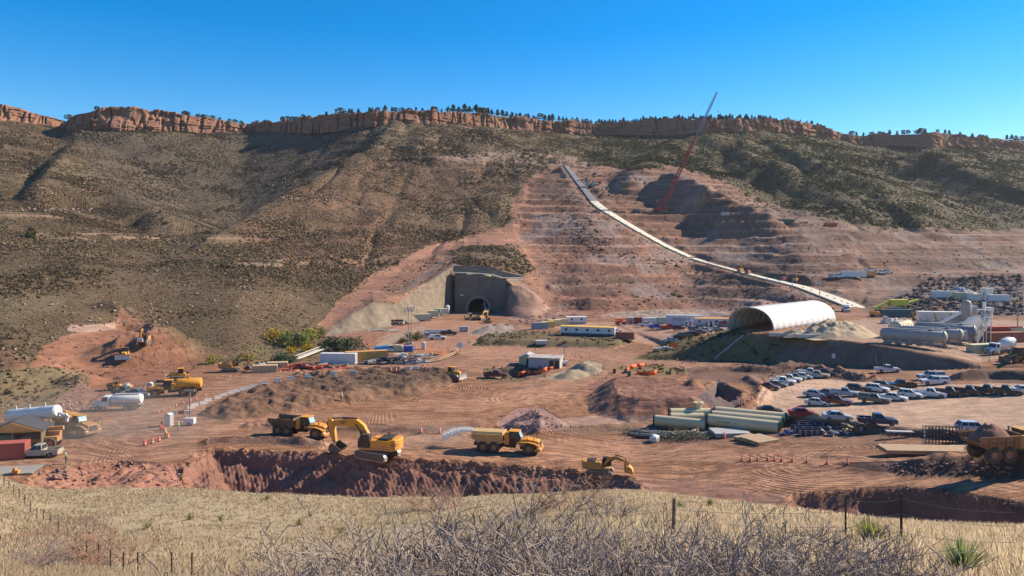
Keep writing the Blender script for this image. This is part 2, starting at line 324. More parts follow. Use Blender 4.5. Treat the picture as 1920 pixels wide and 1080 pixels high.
paint([(675, 562), (740, 566), (745, 575), (690, 577)], C_VEG, .7, .6, 0, .6, onhill)
paint([(1395, 450), (1440, 430), (1600, 470), (1560, 490)], (.30, .2, .16), .5, 0, 0, 2, onhill)
paint([(1415, 375), (1500, 395), (1620, 425), (1740, 437), (1700, 440), (1500, 425), (1400, 405)], (.22, .14, .11), .9, .2, 0, 1, onhill)
# bench treads pale, risers dark red-brown
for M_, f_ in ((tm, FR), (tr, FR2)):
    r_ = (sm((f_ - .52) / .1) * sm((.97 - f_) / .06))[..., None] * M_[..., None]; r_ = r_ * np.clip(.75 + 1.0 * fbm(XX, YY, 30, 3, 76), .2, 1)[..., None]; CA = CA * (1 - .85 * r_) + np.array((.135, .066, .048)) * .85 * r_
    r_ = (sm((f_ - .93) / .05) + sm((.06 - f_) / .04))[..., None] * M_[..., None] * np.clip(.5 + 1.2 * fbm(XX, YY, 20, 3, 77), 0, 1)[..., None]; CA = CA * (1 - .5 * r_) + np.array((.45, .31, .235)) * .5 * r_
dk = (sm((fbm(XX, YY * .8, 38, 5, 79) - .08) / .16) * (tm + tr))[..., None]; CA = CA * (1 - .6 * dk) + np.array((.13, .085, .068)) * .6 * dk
# shotcrete
paint([(612, 632), (622, 612), (660, 588), (702, 566), (740, 572), (800, 528), (832, 506), (850, 496), (858, 500), (858, 586), (800, 602), (740, 611), (660, 624)], C_SHOT, .95, 0, 0, .5, onhill)
sn = sm((fbm(XX * 1.5, Z * .6, 3, 4, 78) + .05) / .4) * inside([(612, 632), (622, 612), (660, 588), (702, 566), (740, 572), (800, 528), (832, 506), (858, 500), (858, 586), (800, 602), (740, 611)], PX, PY)
CA = CA * (1 - .45 * sn[..., None]) + np.array((.14, .105, .075)) * .45 * sn[..., None]
paint([(852, 496), (980, 515), (975, 560), (945, 590), (852, 590)], (.235, .175, .135), .95, 0, 0, .4, onhill)
paint([(950, 530), (985, 530), (1045, 590), (1040, 604), (950, 600)], (.36, .215, .155), .9, 0, 0, 1, onhill)
# rocky outcrops and ledges of the natural slope (pale sandstone)
rk = (nat > .5) & (led > .40) & (led < .46) & (ledm > .35)
CA[rk] = CA[rk] * .45 + np.array((.36, .235, .17)) * .55; VEG[rk] *= .4
natv = nat * VEG
bn = sm((fbm(XX, YY, 34, 4, 91) - .02) / .25) * natv * sm((YY - 340) / 60) * sm((PX - 380) / 150) * sm((1000 - PX) / 80) * sm((640 - YY) / 80)
bn *= .75; CA = CA * (1 - .5 * bn[..., None]) + np.array((.34, .165, .10)) * .5 * bn[..., None]; VEG *= 1 - .3 * bn
gr = sm((fbm(XX, YY, 60, 4, 93) - .05) / .3) * natv
CA = CA * (1 - .35 * gr[..., None]) + np.array((.22, .175, .095)) * .35 * gr[..., None]
rightgreen = natv * sm((PX - 1080) / 80); CA = CA * (1 - .55 * rightgreen[..., None]) + np.array((.10, .088, .048)) * .55 * rightgreen[..., None]
bowl = [(130, 250), (700, 250), (705, 272), (630, 306), (560, 347), (490, 390), (430, 430), (330, 470), (290, 430), (230, 380), (150, 300)]
paint(bowl, (.125, .095, .068), .75, .95, 0, 1.2, onhill)
paint([(430, 440), (520, 385), (620, 335), (700, 300), (930, 300), (960, 350), (900, 420), (700, 500), (560, 520)], (.20, .115, .07), .45, None, 0, 2.5, onhill)
# left foot of the hill
paint([(-330, 700), (0, 690), (120, 690), (175, 705), (150, 740), (120, 760), (-330, 830)], C_OLIVE, .8, .7, 0)
paint([(50, 690), (80, 650), (140, 625), (215, 610), (225, 580), (260, 600), (300, 618), (345, 660), (365, 690), (330, 712), (230, 722), (170, 735), (160, 700), (90, 690)], C_RED, .85, .05, 0)
paint([(130, 612), (215, 606), (215, 618), (170, 625), (130, 622)], (.42, .28, .22), .8, 0, 0)
paint([(110, 745), (150, 715), (190, 735), (160, 770), (110, 775)], (.36, .2, .15), .8, 0, 0)
paint([(0, 660), (25, 655), (50, 690), (10, 700)], C_RED, .5, .3, 0)
paint([(500, 640), (560, 625), (640, 640), (690, 650), (690, 664), (560, 680), (420, 690), (400, 680)], (.16, .13, .065), .8, .9, 0)
# site floor
paint([(170, 800), (300, 735), (470, 700), (600, 688), (720, 680), (850, 672), (960, 668), (1200, 668), (1440, 684), (1850, 698), (2260, 700), (2260, 722), (1840, 712), (1640, 700), (1400, 694), (1200, 688), (1150, 700), (1100, 720), (980, 740), (960, 725), (900, 700),
       (860, 690), (700, 690), (560, 704), (450, 728), (380, 770), (370, 860), (100, 870), (-330, 900), (-330, 850), (60, 850)], C_ROAD, .75, 0, 1)
for P_ in ([(560, 824), (900, 817), (1250, 838), (1600, 850), (1930, 852), (1930, 866), (1600, 872), (1250, 868), (900, 858), (600, 848)], [(1230, 893), (1500, 880), (1700, 893), (2260, 915), (2260, 950), (1700, 906), (1480, 912), (1300, 905)],
           [(370, 805), (450, 786), (620, 778), (900, 786), (930, 796), (700, 800), (480, 796), (400, 815)], [(960, 735), (1040, 722), (1110, 705), (1120, 715), (1060, 745), (960, 765), (800, 770), (700, 765)]):
    paint(P_, (.43, .228, .132), .85, None, 1, 2.5)
paint([(840, 600), (960, 606), (1000, 612), (940, 640), (1000, 650), (1200, 662), (1190, 675), (900, 672), (700, 640), (740, 612)], (.45, .245, .16), .6, 0, 1)
paint([(700, 660), (720, 630), (790, 612), (800, 620), (745, 640), (740, 660)], (.40, .32, .24), .7, 0, 1)
paint([(960, 650), (1000, 640), (1100, 645), (1190, 650), (1180, 664), (1000, 662)], C_ROAD, .6, 0, 1)
paint([(1030, 615), (1110, 605), (1250, 600), (1380, 612), (1330, 632), (1230, 650), (1190, 640), (1140, 628)], (.47, .285, .2), .8, 0, .6)
paint([(1115, 590), (1160, 584), (1330, 578), (1380, 590), (1330, 602), (1140, 594)], (.37, .29, .23), .8, 0, .3)
paint([(885, 648), (900, 630), (960, 620), (1060, 623), (1150, 631), (1196, 642), (1150, 653), (960, 650)], (.15, .118, .065), .9, .55, 0)
paint([(1190, 673), (1260, 640), (1340, 622), (1380, 612), (1395, 625), (1500, 632), (1520, 640), (1450, 682)], (.155, .125, .062), .9, .6, 0)
paint([(1480, 640), (1700, 652), (1835, 682), (1840, 695), (1440, 683), (1470, 660)], (.20, .125, .095), .9, 0, 0)
paint([(1510, 636), (1700, 650), (1830, 678), (1920, 660), (2260, 660), (2260, 600), (1600, 600)], (.42, .30, .225), .75, 0, .6)
paint([(1430, 724), (1480, 712), (1600, 712), (1700, 722), (1790, 722), (1940, 716), (2260, 730), (2260, 850), (1840, 818), (1650, 802), (1510, 786), (1380, 784), (1420, 760)], C_LOT, .9, 0, .35)
paint([(368, 778), (390, 758), (460, 732), (560, 704), (700, 690), (830, 690), (862, 712), (800, 740), (650, 757), (500, 778), (420, 790)], (.185, .108, .068), .9, 0, .3)
paint([(560, 706), (700, 690), (850, 690), (862, 712), (760, 726), (600, 730)], (.125, .08, .052), .9, 0, .2)
paint([(1104, 770), (1105, 720), (1140, 708), (1260, 712), (1380, 745), (1395, 765), (1330, 785), (1180, 785)], (.26, .125, .088), .9, 0, .7)
paint([(1290, 690), (1440, 684), (1560, 690), (1625, 705), (1620, 715), (1440, 710), (1400, 720), (1290, 712)], (.17, .10, .075), .85, 0, 0)
paint([(1308, 745), (1345, 712), (1392, 738), (1384, 765), (1340, 765)], (.15, .115, .11), .85, 0, 0)  # hole painted dark to stand in for shade on its far wall
paint([(1785, 716), (1800, 700), (1850, 692), (2260, 698), (2260, 724), (1850, 718)], (.15, .09, .062), .9, 0, 0)
paint([(1465, 800), (1480, 782), (1540, 788), (1650, 798), (1840, 815), (1860, 830), (1640, 825)], (.17, .10, .075), .9, 0, 0)
paint([(930, 812), (935, 790), (980, 766), (1020, 766), (1065, 792), (1070, 806)], (.34, .2, .175), .85, 0, 0)
paint([(930, 795), (1000, 790), (1130, 775), (1230, 782), (1200, 790), (1060, 800)], (.46, .31, .25), .6, 0, .3)
paint([(1020, 812), (1080, 800), (1230, 785), (1380, 780), (1420, 760), (1435, 730), (1400, 705), (1420, 702), (1440, 730), (1425, 765), (1390, 790), (1240, 800), (1200, 812)], (.26, .16, .11), .8, 0, .1)
paint([(1040, 702), (1070, 688), (1100, 676), (1130, 684), (1125, 700), (1080, 715), (1010, 712)], (.38, .31, .21), .85, 0, 0)
paint([(880, 628), (900, 612), (940, 606), (970, 612), (960, 626)], (.30, .25, .22), .85, 0, 0)
paint([(905, 712), (900, 692), (960, 684), (1030, 690), (1020, 708), (960, 716)], (.16, .115, .07), .85, .4, 0)
paint([(1150, 690), (1200, 684), (1290, 690), (1300, 702), (1220, 706)], (.19, .155, .075), .7, .7, 0)
paint([(480, 795), (900, 800), (900, 812), (600, 812), (470, 806)], (.23, .14, .10), .7, 0, 0)
paint([(390, 832), (395, 820), (600, 822), (610, 840)], (.22, .13, .095), .8, 0, 0)
paint([(395, 848), (480, 848), (860, 868), (1190, 898), (1200, 912), (1150, 960), (370, 960), (345, 880)], (.25, .125, .095), .9, 0, 0)
paint([(1480, 926), (1700, 912), (1920, 944), (2260, 995), (2260, 1100), (1500, 1000), (1480, 950)], (.23, .115, .085), .8, 0, 0)
paint([(1560, 868), (1700, 866), (1800, 858), (2260, 860), (2260, 905), (1780, 895), (1640, 886)], (.125, .075, .06), .95, 0, 0)
paint([(1060, 912), (1200, 895), (1330, 905), (1480, 930), (1470, 960), (1200, 925)], (.31, .165, .12), .7, 0, .6)
paint([(30, 915), (100, 880), (220, 862), (330, 868), (345, 915), (330, 930), (60, 930)], (.37, .175, .12), .8, 0, .2)
paint([(1560, 790), (1660, 800), (1640, 830), (1480, 830), (1450, 800)], (.27, .165, .125), .5, 0, .3)
paint([(1160, 830), (1180, 802), (1330, 800), (1460, 800), (1470, 828), (1300, 836)], (.22, .14, .11), .6, 0, .2)
paint([(180, 738), (230, 728), (350, 730), (350, 745), (200, 765)], (.30, .18, .13), .6, 0, .3)
paint([(780, 648), (850, 655), (862, 662), (800, 676), (770, 672)], (.44, .18, .09), .6, 0, 0)
big = 1 + .2 * fbm(XX, YY, 40, 4, 95) + .18 * fbm(XX, YY, 8, 4, 96) + .07 * fbm(XX, YY, 2.2, 3, 97)
CA = np.clip(CA * big[..., None], .02, .8)
gp = sm((fbm(XX, YY, 26, 4, 98) - .1) / .35) * (tm + tr) * .5
CA = CA * (1 - gp[..., None]) + np.array((.31, .25, .225)) * gp[..., None]

# dark rows of placed rockfill on the right
rf = inside([(1740, 522), (2260, 505), (2260, 590), (1665, 584), (1680, 560)], PX, PY).astype(float); rf = blur(blur(rf, 4, 0), 4, 1)
Z += rf * (.9 * np.abs(np.sin(YY * .42 + 1.2 * fbm(XX, YY, 20, 2, 141))) + .5 * fbm(XX, YY, 3, 3, 142))

# the strip of pale concrete climbing the hill rests in the slope
def hit(px, py, ymin=66.0):
    j = np.clip((px - pxs[0]) / (pxs[1] - pxs[0]), 0, NC - 2); j0 = int(j); t = j - j0
    zc = Z[:, j0] * (1 - t) + Z[:, j0 + 1] * t
    pyc = HZ + (EYE - zc) * F / ys
    ok = np.nonzero((pyc <= py) & (ys >= ymin))[0]
    if len(ok) == 0: k = NR - 1
    else: k = ok[0]
    if k > 0 and pyc[k - 1] > py:
        u = (pyc[k - 1] - py) / (pyc[k - 1] - pyc[k] + 1e-9)
        Y = ys[k - 1] + (ys[k] - ys[k - 1]) * u; z = zc[k - 1] + (zc[k] - zc[k - 1]) * u
    else: Y = ys[k]; z = zc[k]
    return Vector(((px - 960) / F * Y, Y, z))
STRIP = [(1062, 312, 4.5), (1082, 338, 5), (1102, 363, 6), (1116, 380, 7), (1132, 393, 7), (1163, 412, 6.5), (1200, 434, 6.5), (1250, 462, 6.5), (1298, 484, 6), (1325, 493, 3), (1370, 505, 4.5), (1430, 521, 5), (1500, 537, 7), (1545, 553, 8), (1585, 568, 8), (1610, 579, 7)]
_t = np.linspace(0, 1, 90); _px = np.interp(_t * 15, range(16), [c[0] for c in STRIP]); _py = np.interp(_t * 15, range(16), [c[1] for c in STRIP]); SW = np.interp(_t * 15, range(16), [c[2] for c in STRIP])
_y = np.array([hit(a, b).y for a, b in zip(_px, _py)]); _yp = np.concatenate([np.full(9, _y[0]), _y, np.full(9, _y[-1])]); _y = np.convolve(_yp, np.ones(19) / 19, 'valid')
SP = [Vector(((a - 960) / F * y, y, EYE - (b - HZ) * y / F)) for a, b, y in zip(_px, _py, _y)]
_m = (PX > 1040) & (PX < 1640) & (YY > 300) & (YY < 800)
_x, _yy = XX[_m], YY[_m]; _d, _par = segdist([(p.x, p.y) for p in SP], _x, _yy); _zs = np.interp(_par, range(90), [p.z for p in SP]) - .5
_w = sm((11 - _d) / 5.0); Z[_m] = Z[_m] * (1 - _w) + np.minimum(_zs, _zs) * _w

def mesh_from(name, co, faces, mat=None, smooth=True, cols=None, n=4):
    me = bpy.data.meshes.new(name)
    nf = len(faces)
    me.vertices.add(len(co)); me.vertices.foreach_set('co', np.ascontiguousarray(co, dtype=np.float32).ravel())
    me.loops.add(nf * n); me.loops.foreach_set('vertex_index', np.ascontiguousarray(faces, dtype=np.int32).ravel())
    me.polygons.add(nf); me.polygons.foreach_set('loop_start', np.arange(0, nf * n, n, dtype=np.int32))
    me.polygons.foreach_set('loop_total', np.full(nf, n, dtype=np.int32))
    me.polygons.foreach_set('use_smooth', np.full(nf, smooth, dtype=bool))
    me.update(calc_edges=True)
    for k, v in (cols or {}).items():
        a = me.attributes.new(k, 'FLOAT_COLOR', 'POINT')
        v = np.concatenate([v, np.ones((len(v), 1))], 1) if v.shape[1] == 3 else v
        a.data.foreach_set('color', v.astype(np.float32).ravel())
    if mat: me.materials.append(mat)
    return me
def grid_faces(r, c):
    i = np.arange(r - 1)[:, None] * c + np.arange(c - 1)[None, :]
    return np.stack([i, i + 1, i + c + 1, i + c], -1).reshape(-1, 4)
def link(name, me, parent=None, loc=None, kind=None):
    o = bpy.data.objects.new(name, me); COL.objects.link(o)
    if parent: o.parent = parent
    if loc: o.location = loc
    if kind: o['kind'] = kind
    return o
def tag(o, label=None, cat=None, group=None, kind=None):
    if label: o['label'] = label
    if cat: o['category'] = cat
    if group: o['group'] = group
    if kind: o['kind'] = kind
    return o

def gz(X, Y):                                        # ground height
    px = 960 + F * X / Y
    j = np.clip((px - pxs[0]) / (pxs[1] - pxs[0]), 0, NC - 1.001); j0 = np.asarray(j).astype(int); t = j - j0
    k = np.clip(np.interp(Y, ys, np.arange(NR)), 0, NR - 1.001); k0 = np.asarray(k).astype(int); u = k - k0
    return (Z[k0, j0] * (1 - t) + Z[k0, j0 + 1] * t) * (1 - u) + (Z[k0 + 1, j0] * (1 - t) + Z[k0 + 1, j0 + 1] * t) * u
# ---------------------------------------------------------------- materials
def mat_new(name):
    m = bpy.data.materials.new(name); m.use_nodes = True
    nt = m.node_tree; b = nt.nodes['Principled BSDF']; return m, nt, b
def nd(nt, t, **kw):
    n = nt.nodes.new('ShaderNode' + t)
    for k, v in kw.items():
        if k in n.inputs: n.inputs[k].default_value = v
        else: setattr(n, k, v)
    return n
def mixc(nt, a, b, f, mode='MIX'):
    n = nt.nodes.new('ShaderNodeMix'); n.data_type = 'RGBA'; n.blend_type = mode
    for s, v in ((6, a), (7, b), (0, f)):
        if isinstance(v, bpy.types.NodeSocket): nt.links.new(v, n.inputs[s])
        elif s == 0: n.inputs[0].default_value = v
        else: n.inputs[s].default_value = (*v, 1)
    return n.outputs[2]
def ramp(nt, sock, a, b, lo=0.0, hi=1.0):
    n = nt.nodes.new('ShaderNodeMapRange'); nt.links.new(sock, n.inputs[0])
    n.inputs[1].default_value = a; n.inputs[2].default_value = b; n.inputs[3].default_value = lo; n.inputs[4].default_value = hi
    return n.outputs[0]
def mul(nt, a, b, op='MULTIPLY'):
    n = nt.nodes.new('ShaderNodeMath'); n.operation = op
    for i, v in enumerate((a, b)):
        if isinstance(v, bpy.types.NodeSocket): nt.links.new(v, n.inputs[i])
        else: n.inputs[i].default_value = v
    return n.outputs[0]
def paint_mat(name, col, rough=.5, metal=0.0, dirt=.25, scale=1.2, dcol=(.33, .18, .12), coat=0.0, bump=0.0, mud=0.0):
    m, nt, b = mat_new(name)
    tc = nd(nt, 'TexCoord'); ns = nd(nt, 'TexNoise', Scale=scale, Detail=6.0, Roughness=.65)
    nt.links.new(tc.outputs['Object'], ns.inputs['Vector'])
    f = ramp(nt, ns.outputs[0], .40, .70, 0, dirt)
    if mud:
        sz = nd(nt, 'SeparateXYZ'); nt.links.new(tc.outputs['Object'], sz.inputs[0]); f = mul(nt, f, mul(nt, ramp(nt, sz.outputs[2], 2.6, .3, 0, mud), ramp(nt, ns.outputs[0], .3, .6, .3, 1)), 'ADD')
    c = mixc(nt, col, dcol, f)
    n2 = nd(nt, 'TexNoise', Scale=scale * 7, Detail=3.0); nt.links.new(tc.outputs['Object'], n2.inputs['Vector'])
    c = mixc(nt, c, (0.5, 0.5, 0.5), ramp(nt, n2.outputs[0], .3, .7, 0, .12), 'OVERLAY')
    nt.links.new(c, b.inputs['Base Color'])
    b.inputs['Roughness'].default_value = rough; b.inputs['Metallic'].default_value = metal
    nt.links.new(ramp(nt, ns.outputs[0], .35, .75, rough, min(1, rough + .3)), b.inputs['Roughness'])
    if coat: b.inputs['Coat Weight'].default_value = coat
    if bump:
        bp = nd(nt, 'Bump', Strength=bump, Distance=.05); nt.links.new(n2.outputs[0], bp.inputs['Height']); nt.links.new(bp.outputs[0], b.inputs['Normal'])
    return m

def ground_mat(name='ground_soil'):
    m, nt, b = mat_new(name); L = nt.links
    at = nd(nt, 'Attribute', attribute_name='Col'); mk = nd(nt, 'Attribute', attribute_name='Mask')
    sp = nd(nt, 'SeparateColor'); L.new(mk.outputs['Color'], sp.inputs[0])        # R vegetation, G tracks, B hill
    geo = nd(nt, 'NewGeometry'); P = geo.outputs['Position']
    def noise(sc, det=5.0, ro=.6, dist=0.0, vec=None):
        n = nd(nt, 'TexNoise', Scale=sc, Detail=det, Roughness=ro, Distortion=dist); L.new(vec or P, n.inputs['Vector']); return n.outputs[0]
    n1 = noise(.35); n2 = noise(1.7, 6, .7); n3 = noise(.06, 4)
    c = mixc(nt, at.outputs['Color'], (.5, .5, .5), 0.0)
    c = mixc(nt, c, (0, 0, 0), ramp(nt, n1, .35, .65, .30, 0.0))
    c = mixc(nt, c, (.44, .255, .16), ramp(nt, n2, .55, .8, 0, .25))
    c = mixc(nt, c, (0.01, .008, .006), ramp(nt, n2, .25, .45, .32, 0))
    # wheel and track marks: warped bands
    dist = nd(nt, 'TexNoise', Scale=.018, Detail=2.0); L.new(P, dist.inputs['Vector'])
    mp = nd(nt, 'Mapping'); mp.inputs['Scale'].default_value = (.22, 1.0, 1.0); L.new(P, mp.inputs[0])
    add = nd(nt, 'VectorMath', operation='MULTIPLY_ADD'); L.new(dist.outputs['Color'], add.inputs[0]); add.inputs[1].default_value = (26, 40, 0); L.new(mp.outputs[0], add.inputs[2])
    def ruts(sc, freq, off):
        mo = nd(nt, 'Mapping'); mo.inputs['Location'].default_value = (off, off * .7, 0); L.new(P, mo.inputs[0])
        a = noise(sc, 1.2, .45, .4, mo.outputs[0]); s_ = mul(nt, mul(nt, a, freq), 0, 'SINE')
        return mul(nt, s_, ramp(nt, noise(sc * 1.7, 2, .5, 0, mo.outputs[0]), .52, .64, 0, 1))
    rt = mul(nt, ruts(.020, 560.0, 3.0), ruts(.034, 330.0, 71.0), 'ADD')
    rt = mul(nt, mul(nt, rt, sp.outputs[1]), ramp(nt, noise(2.5, 3, .6), .3, .6, .4, 1))
    w1 = noise(1.05, 5, .62, 0.0, add.outputs[0]); w2 = noise(.33, 4, .6, 0, add.outputs[0])
    tk = mul(nt, ramp(nt, w1, .44, .60, -1, 1), sp.outputs[1])
    c = mixc(nt, c, (.48, .265, .16), mul(nt, ramp(nt, tk, .1, 1.0, 0, .42), 1))
    c = mixc(nt, c, (.12, .06, .045), ramp(nt, tk, -.1, -1.0, 0, .52))
    c = mixc(nt, c, (.44, .245, .15), mul(nt, ramp(nt, w2, .52, .7, 0, .3), sp.outputs[1]))
    c = mixc(nt, c, (.48, .28, .175), ramp(nt, rt, .45, 1.1, 0, .28)); c = mixc(nt, c, (.13, .065, .045), ramp(nt, rt, -.5, -1.1, 0, .34))
    # grit and pale stones on the hill
    vo = nd(nt, 'TexVoronoi', Scale=.55); L.new(P, vo.inputs['Vector'])
    st = mul(nt, ramp(nt, vo.outputs['Distance'], .22, .12, 0, 1), ramp(nt, noise(.02, 3), .5, .62, 0, .75))
    c = mixc(nt, c, (.50, .40, .31), mul(nt, st, sp.outputs[2]))
    v2 = nd(nt, 'TexVoronoi', Scale=1.9); L.new(P, v2.inputs['Vector'])
    c = mixc(nt, c, (.03, .026, .016), mul(nt, ramp(nt, v2.outputs['Distance'], .55, .15, 0, .55), sp.outputs[0]))
    # flat-lying strata colour on bare slopes
    sx = nd(nt, 'SeparateXYZ'); L.new(P, sx.inputs[0])
    cz = nd(nt, 'CombineXYZ'); L.new(mul(nt, sx.outputs[0], .012), cz.inputs[0]); L.new(mul(nt, sx.outputs[1], .012), cz.inputs[1]); L.new(sx.outputs[2], cz.inputs[2])
    ns = noise(.55, 6, .7, 0, cz.outputs[0])
    bare = mul(nt, sp.outputs[2], mul(nt, 1.0, sp.outputs[0], 'SUBTRACT'))
    c = mixc(nt, c, (.17, .105, .085), mul(nt, ramp(nt, ns, .35, .5, .45, 0), bare))
    c = mixc(nt, c, (.44, .27, .19), mul(nt, ramp(nt, ns, .52, .68, 0, .5), bare))
    L.new(c, b.inputs['Base Color']); b.inputs['Roughness'].default_value = .95
    b.inputs['Specular IOR Level'].default_value = .15
    hgt = mul(nt, mul(nt, n2, .35), mul(nt, w1, sp.outputs[1]), 'ADD')
    hgt = mul(nt, mul(nt, hgt, mul(nt, n1, .6), 'ADD'), mul(nt, rt, .16), 'ADD')
    nf = noise(5.5, 4, .7); hgt = mul(nt, hgt, mul(nt, nf, .12), 'ADD')
    bp = nd(nt, 'Bump', Strength=.85, Distance=.55); L.new(hgt, bp.inputs['Height']); L.new(bp.outputs[0], b.inputs['Normal'])
    return m
M_GROUND = ground_mat()
co = np.stack([XX, YY, Z], -1).reshape(-1, 3)
mask = np.stack([VEG, TRK, hillm], -1).reshape(-1, 3)
gf = grid_faces(NR, NC); fc_ = co[gf].mean(1); tcx = (897 - 960) / F * 386.0
gf = gf[~((np.abs(fc_[:, 0] - tcx) < 6.2) & (fc_[:, 1] > 390) & (fc_[:, 1] < 445) & (fc_[:, 2] < 12))]     # the bore of the tunnel
ground = link('ground', mesh_from('ground', co, gf, M_GROUND, True, {'Col': CA.reshape(-1, 3), 'Mask': mask}), kind='structure')

# ---------------------------------------------------------------- sandstone cliff band
def rock_mat(name, a, b2, sc=.12, strata=True):
    m, nt, b = mat_new(name); L = nt.links
    geo = nd(nt, 'NewGeometry'); P = geo.outputs['Position']
    n1 = nd(nt, 'TexNoise', Scale=sc, Detail=8.0, Roughness=.65); L.new(P, n1.inputs['Vector'])
    c = mixc(nt, a, b2, ramp(nt, n1.outputs[0], .35, .65))
    mp = nd(nt, 'Mapping'); mp.inputs['Scale'].default_value = (.25, .25, 1.6); L.new(P, mp.inputs[0])
    n2 = nd(nt, 'TexNoise', Scale=.5, Detail=5.0, Roughness=.7); L.new(mp.outputs[0], n2.inputs['Vector'])
    c = mixc(nt, c, (.10, .065, .05), ramp(nt, n2.outputs[0], .3, .48, .55, 0))
    mp2 = nd(nt, 'Mapping'); mp2.inputs['Scale'].default_value = (1.2, 1.2, .22); L.new(P, mp2.inputs[0])
    n3 = nd(nt, 'TexNoise', Scale=.35, Detail=5.0, Roughness=.7); L.new(mp2.outputs[0], n3.inputs['Vector'])
    c = mixc(nt, c, (.09, .06, .05), ramp(nt, n3.outputs[0], .3, .46, .5, 0))
    L.new(c, b.inputs['Base Color']); b.inputs['Roughness'].default_value = .95; b.inputs['Specular IOR Level'].default_value = .1
    h = mul(nt, n2.outputs[0], n3.outputs[0], 'ADD')
    bp = nd(nt, 'Bump', Strength=.9, Distance=1.2); L.new(h, bp.inputs['Height']); L.new(bp.outputs[0], b.inputs['Normal'])
    return m
M_CLIFF = rock_mat('sandstone', (.31, .150, .092), (.25, .14, .098))
def build_cliff():
    n = 2300; u = np.linspace(-330, 2250, n); Yc, zb, zt = cliff(u); X = (u - 960) / F * Yc
    rows = 26; out = []
    hN = zt + 2.2 * fbm(X, X * 0, 9, 3, 101) + 2.0 * np.round(1.3 * fbm(X, X * 0, 16, 2, 102))
    s = np.linspace(0, 1, rows)
    for t in s:
        z = (zb - 4) + (hN - zb + 4) * t
        g = fbm(X + 7 * fbm(X, z, 14, 2, 7), z * .4, 23, 4, 103, .58)
        blk = np.round(2.6 * fbm(X, z * .35, 17, 3, 104)) / 2.6
        crack = np.clip(.13 - np.abs(fbm(X, z * .15, 11, 3, 105)), 0, 1) * 30
        led_ = 1.5 * np.round(2.5 * fbm(X * .10, z * 1.0 + .06 * X, 5.5, 3, 106))
        d = -(8.0 * g + 5.0 * blk) + crack + led_ - 3.0 * (1 - t) ** 2
        out.append(np.stack([X - .25 * d, Yc + d + 3 * t, z], 1))
    out.append(np.stack([X, Yc + 12 + 3 * fbm(X, X * 0, 9, 2, 8), hN - .3], 1))
    out.append(np.stack([X, Yc + 24, zt - 2.5], 1))
    co = np.array(out).reshape(-1, 3)
    return link('cliff', mesh_from('cliff', co, grid_faces(rows + 2, n), M_CLIFF, False), kind='structure')
build_cliff()

# ---------------------------------------------------------------- near grass slope
BRW = [(-400, 872, 105), (0, 893, 100), (30, 905, 98), (90, 918, 95), (200, 915, 95), (340, 915, 92), (500, 925, 88), (700, 932, 84), (870, 932, 84), (1000, 928, 88), (1130, 921, 94), (1200, 922, 94), (1300, 932, 84), (1400, 945, 72),
       (1500, 957, 60), (1600, 968, 52), (1700, 980, 47), (1800, 988, 44), (1920, 994, 42), (2400, 1010, 40)]
def slope_z(X, Y):
    Yp = np.maximum(Y, 7.0); px = np.clip(960 + F * X / Yp, -400, 2400)
    yb = K(px, BRW, 2); zb = EYE - (K(px, BRW) - HZ) * yb / F
    t = np.clip(Y / yb, -.2, 1)
    sag = 3.6 * sm((1150 - px) / 700) * np.sin(pi * np.clip(t, 0, 1))
    z = 32.25 + (zb - 32.25) * t - sag
    z = np.where(Y > yb, zb - .8 * (Y - yb), z)
    return np.maximum(z + np.where(Y > 0, .12 * fbm(X, Y, 4, 3, 111) + .35 * fbm(X, Y, 14, 3, 112) * sm(Y / 20) * sm((yb - Y) / 20 + .3), 0), -12)
def near_slope():
    gx = np.linspace(-95, 80, 520); gy = np.concatenate([np.linspace(-14, 2, 12), np.linspace(2, 118, 420)[1:]])
    X, Y = np.meshgrid(gx, gy); Zf = slope_z(X, Y)
    px = 960 + F * X / np.maximum(Y, 3); py = HZ + (EYE - Zf) * F / np.maximum(Y, 3)
    C = np.zeros(X.shape + (3,)); C[:] = (.50, .39, .25)
    n = sm((fbm(X, Y, 9, 4, 113) + .1) / .5)[..., None]; C = C * (1 - .4 * n) + np.array((.36, .28, .17)) * .4 * n
    jx = px + 40 * fbm(X, Y, 5, 3, 114); jy = py + 14 * fbm(X, Y, 5, 3, 115)
    m = inside([(20, 1000), (120, 960), (200, 975), (240, 1010), (160, 1090), (40, 1100), (-20, 1060)], jx, jy)[..., None] * .8
    C = C * (1 - m) + np.array((.24, .125, .09)) * m
    m = sm((.5 - fbm(X, Y, 3, 3, 118) * 1.5 - (1500 - px) / 500))[..., None] * .5
    C = C * (1 - m) + np.array((.50, .40, .24)) * m
    me = mesh_from('grass_slope', np.stack([X, Y, Zf], -1).reshape(-1, 3), grid_faces(*X.shape), M_SLOPE, True, {'Col': C.reshape(-1, 3)})
    return link('hillside', me, kind='structure')
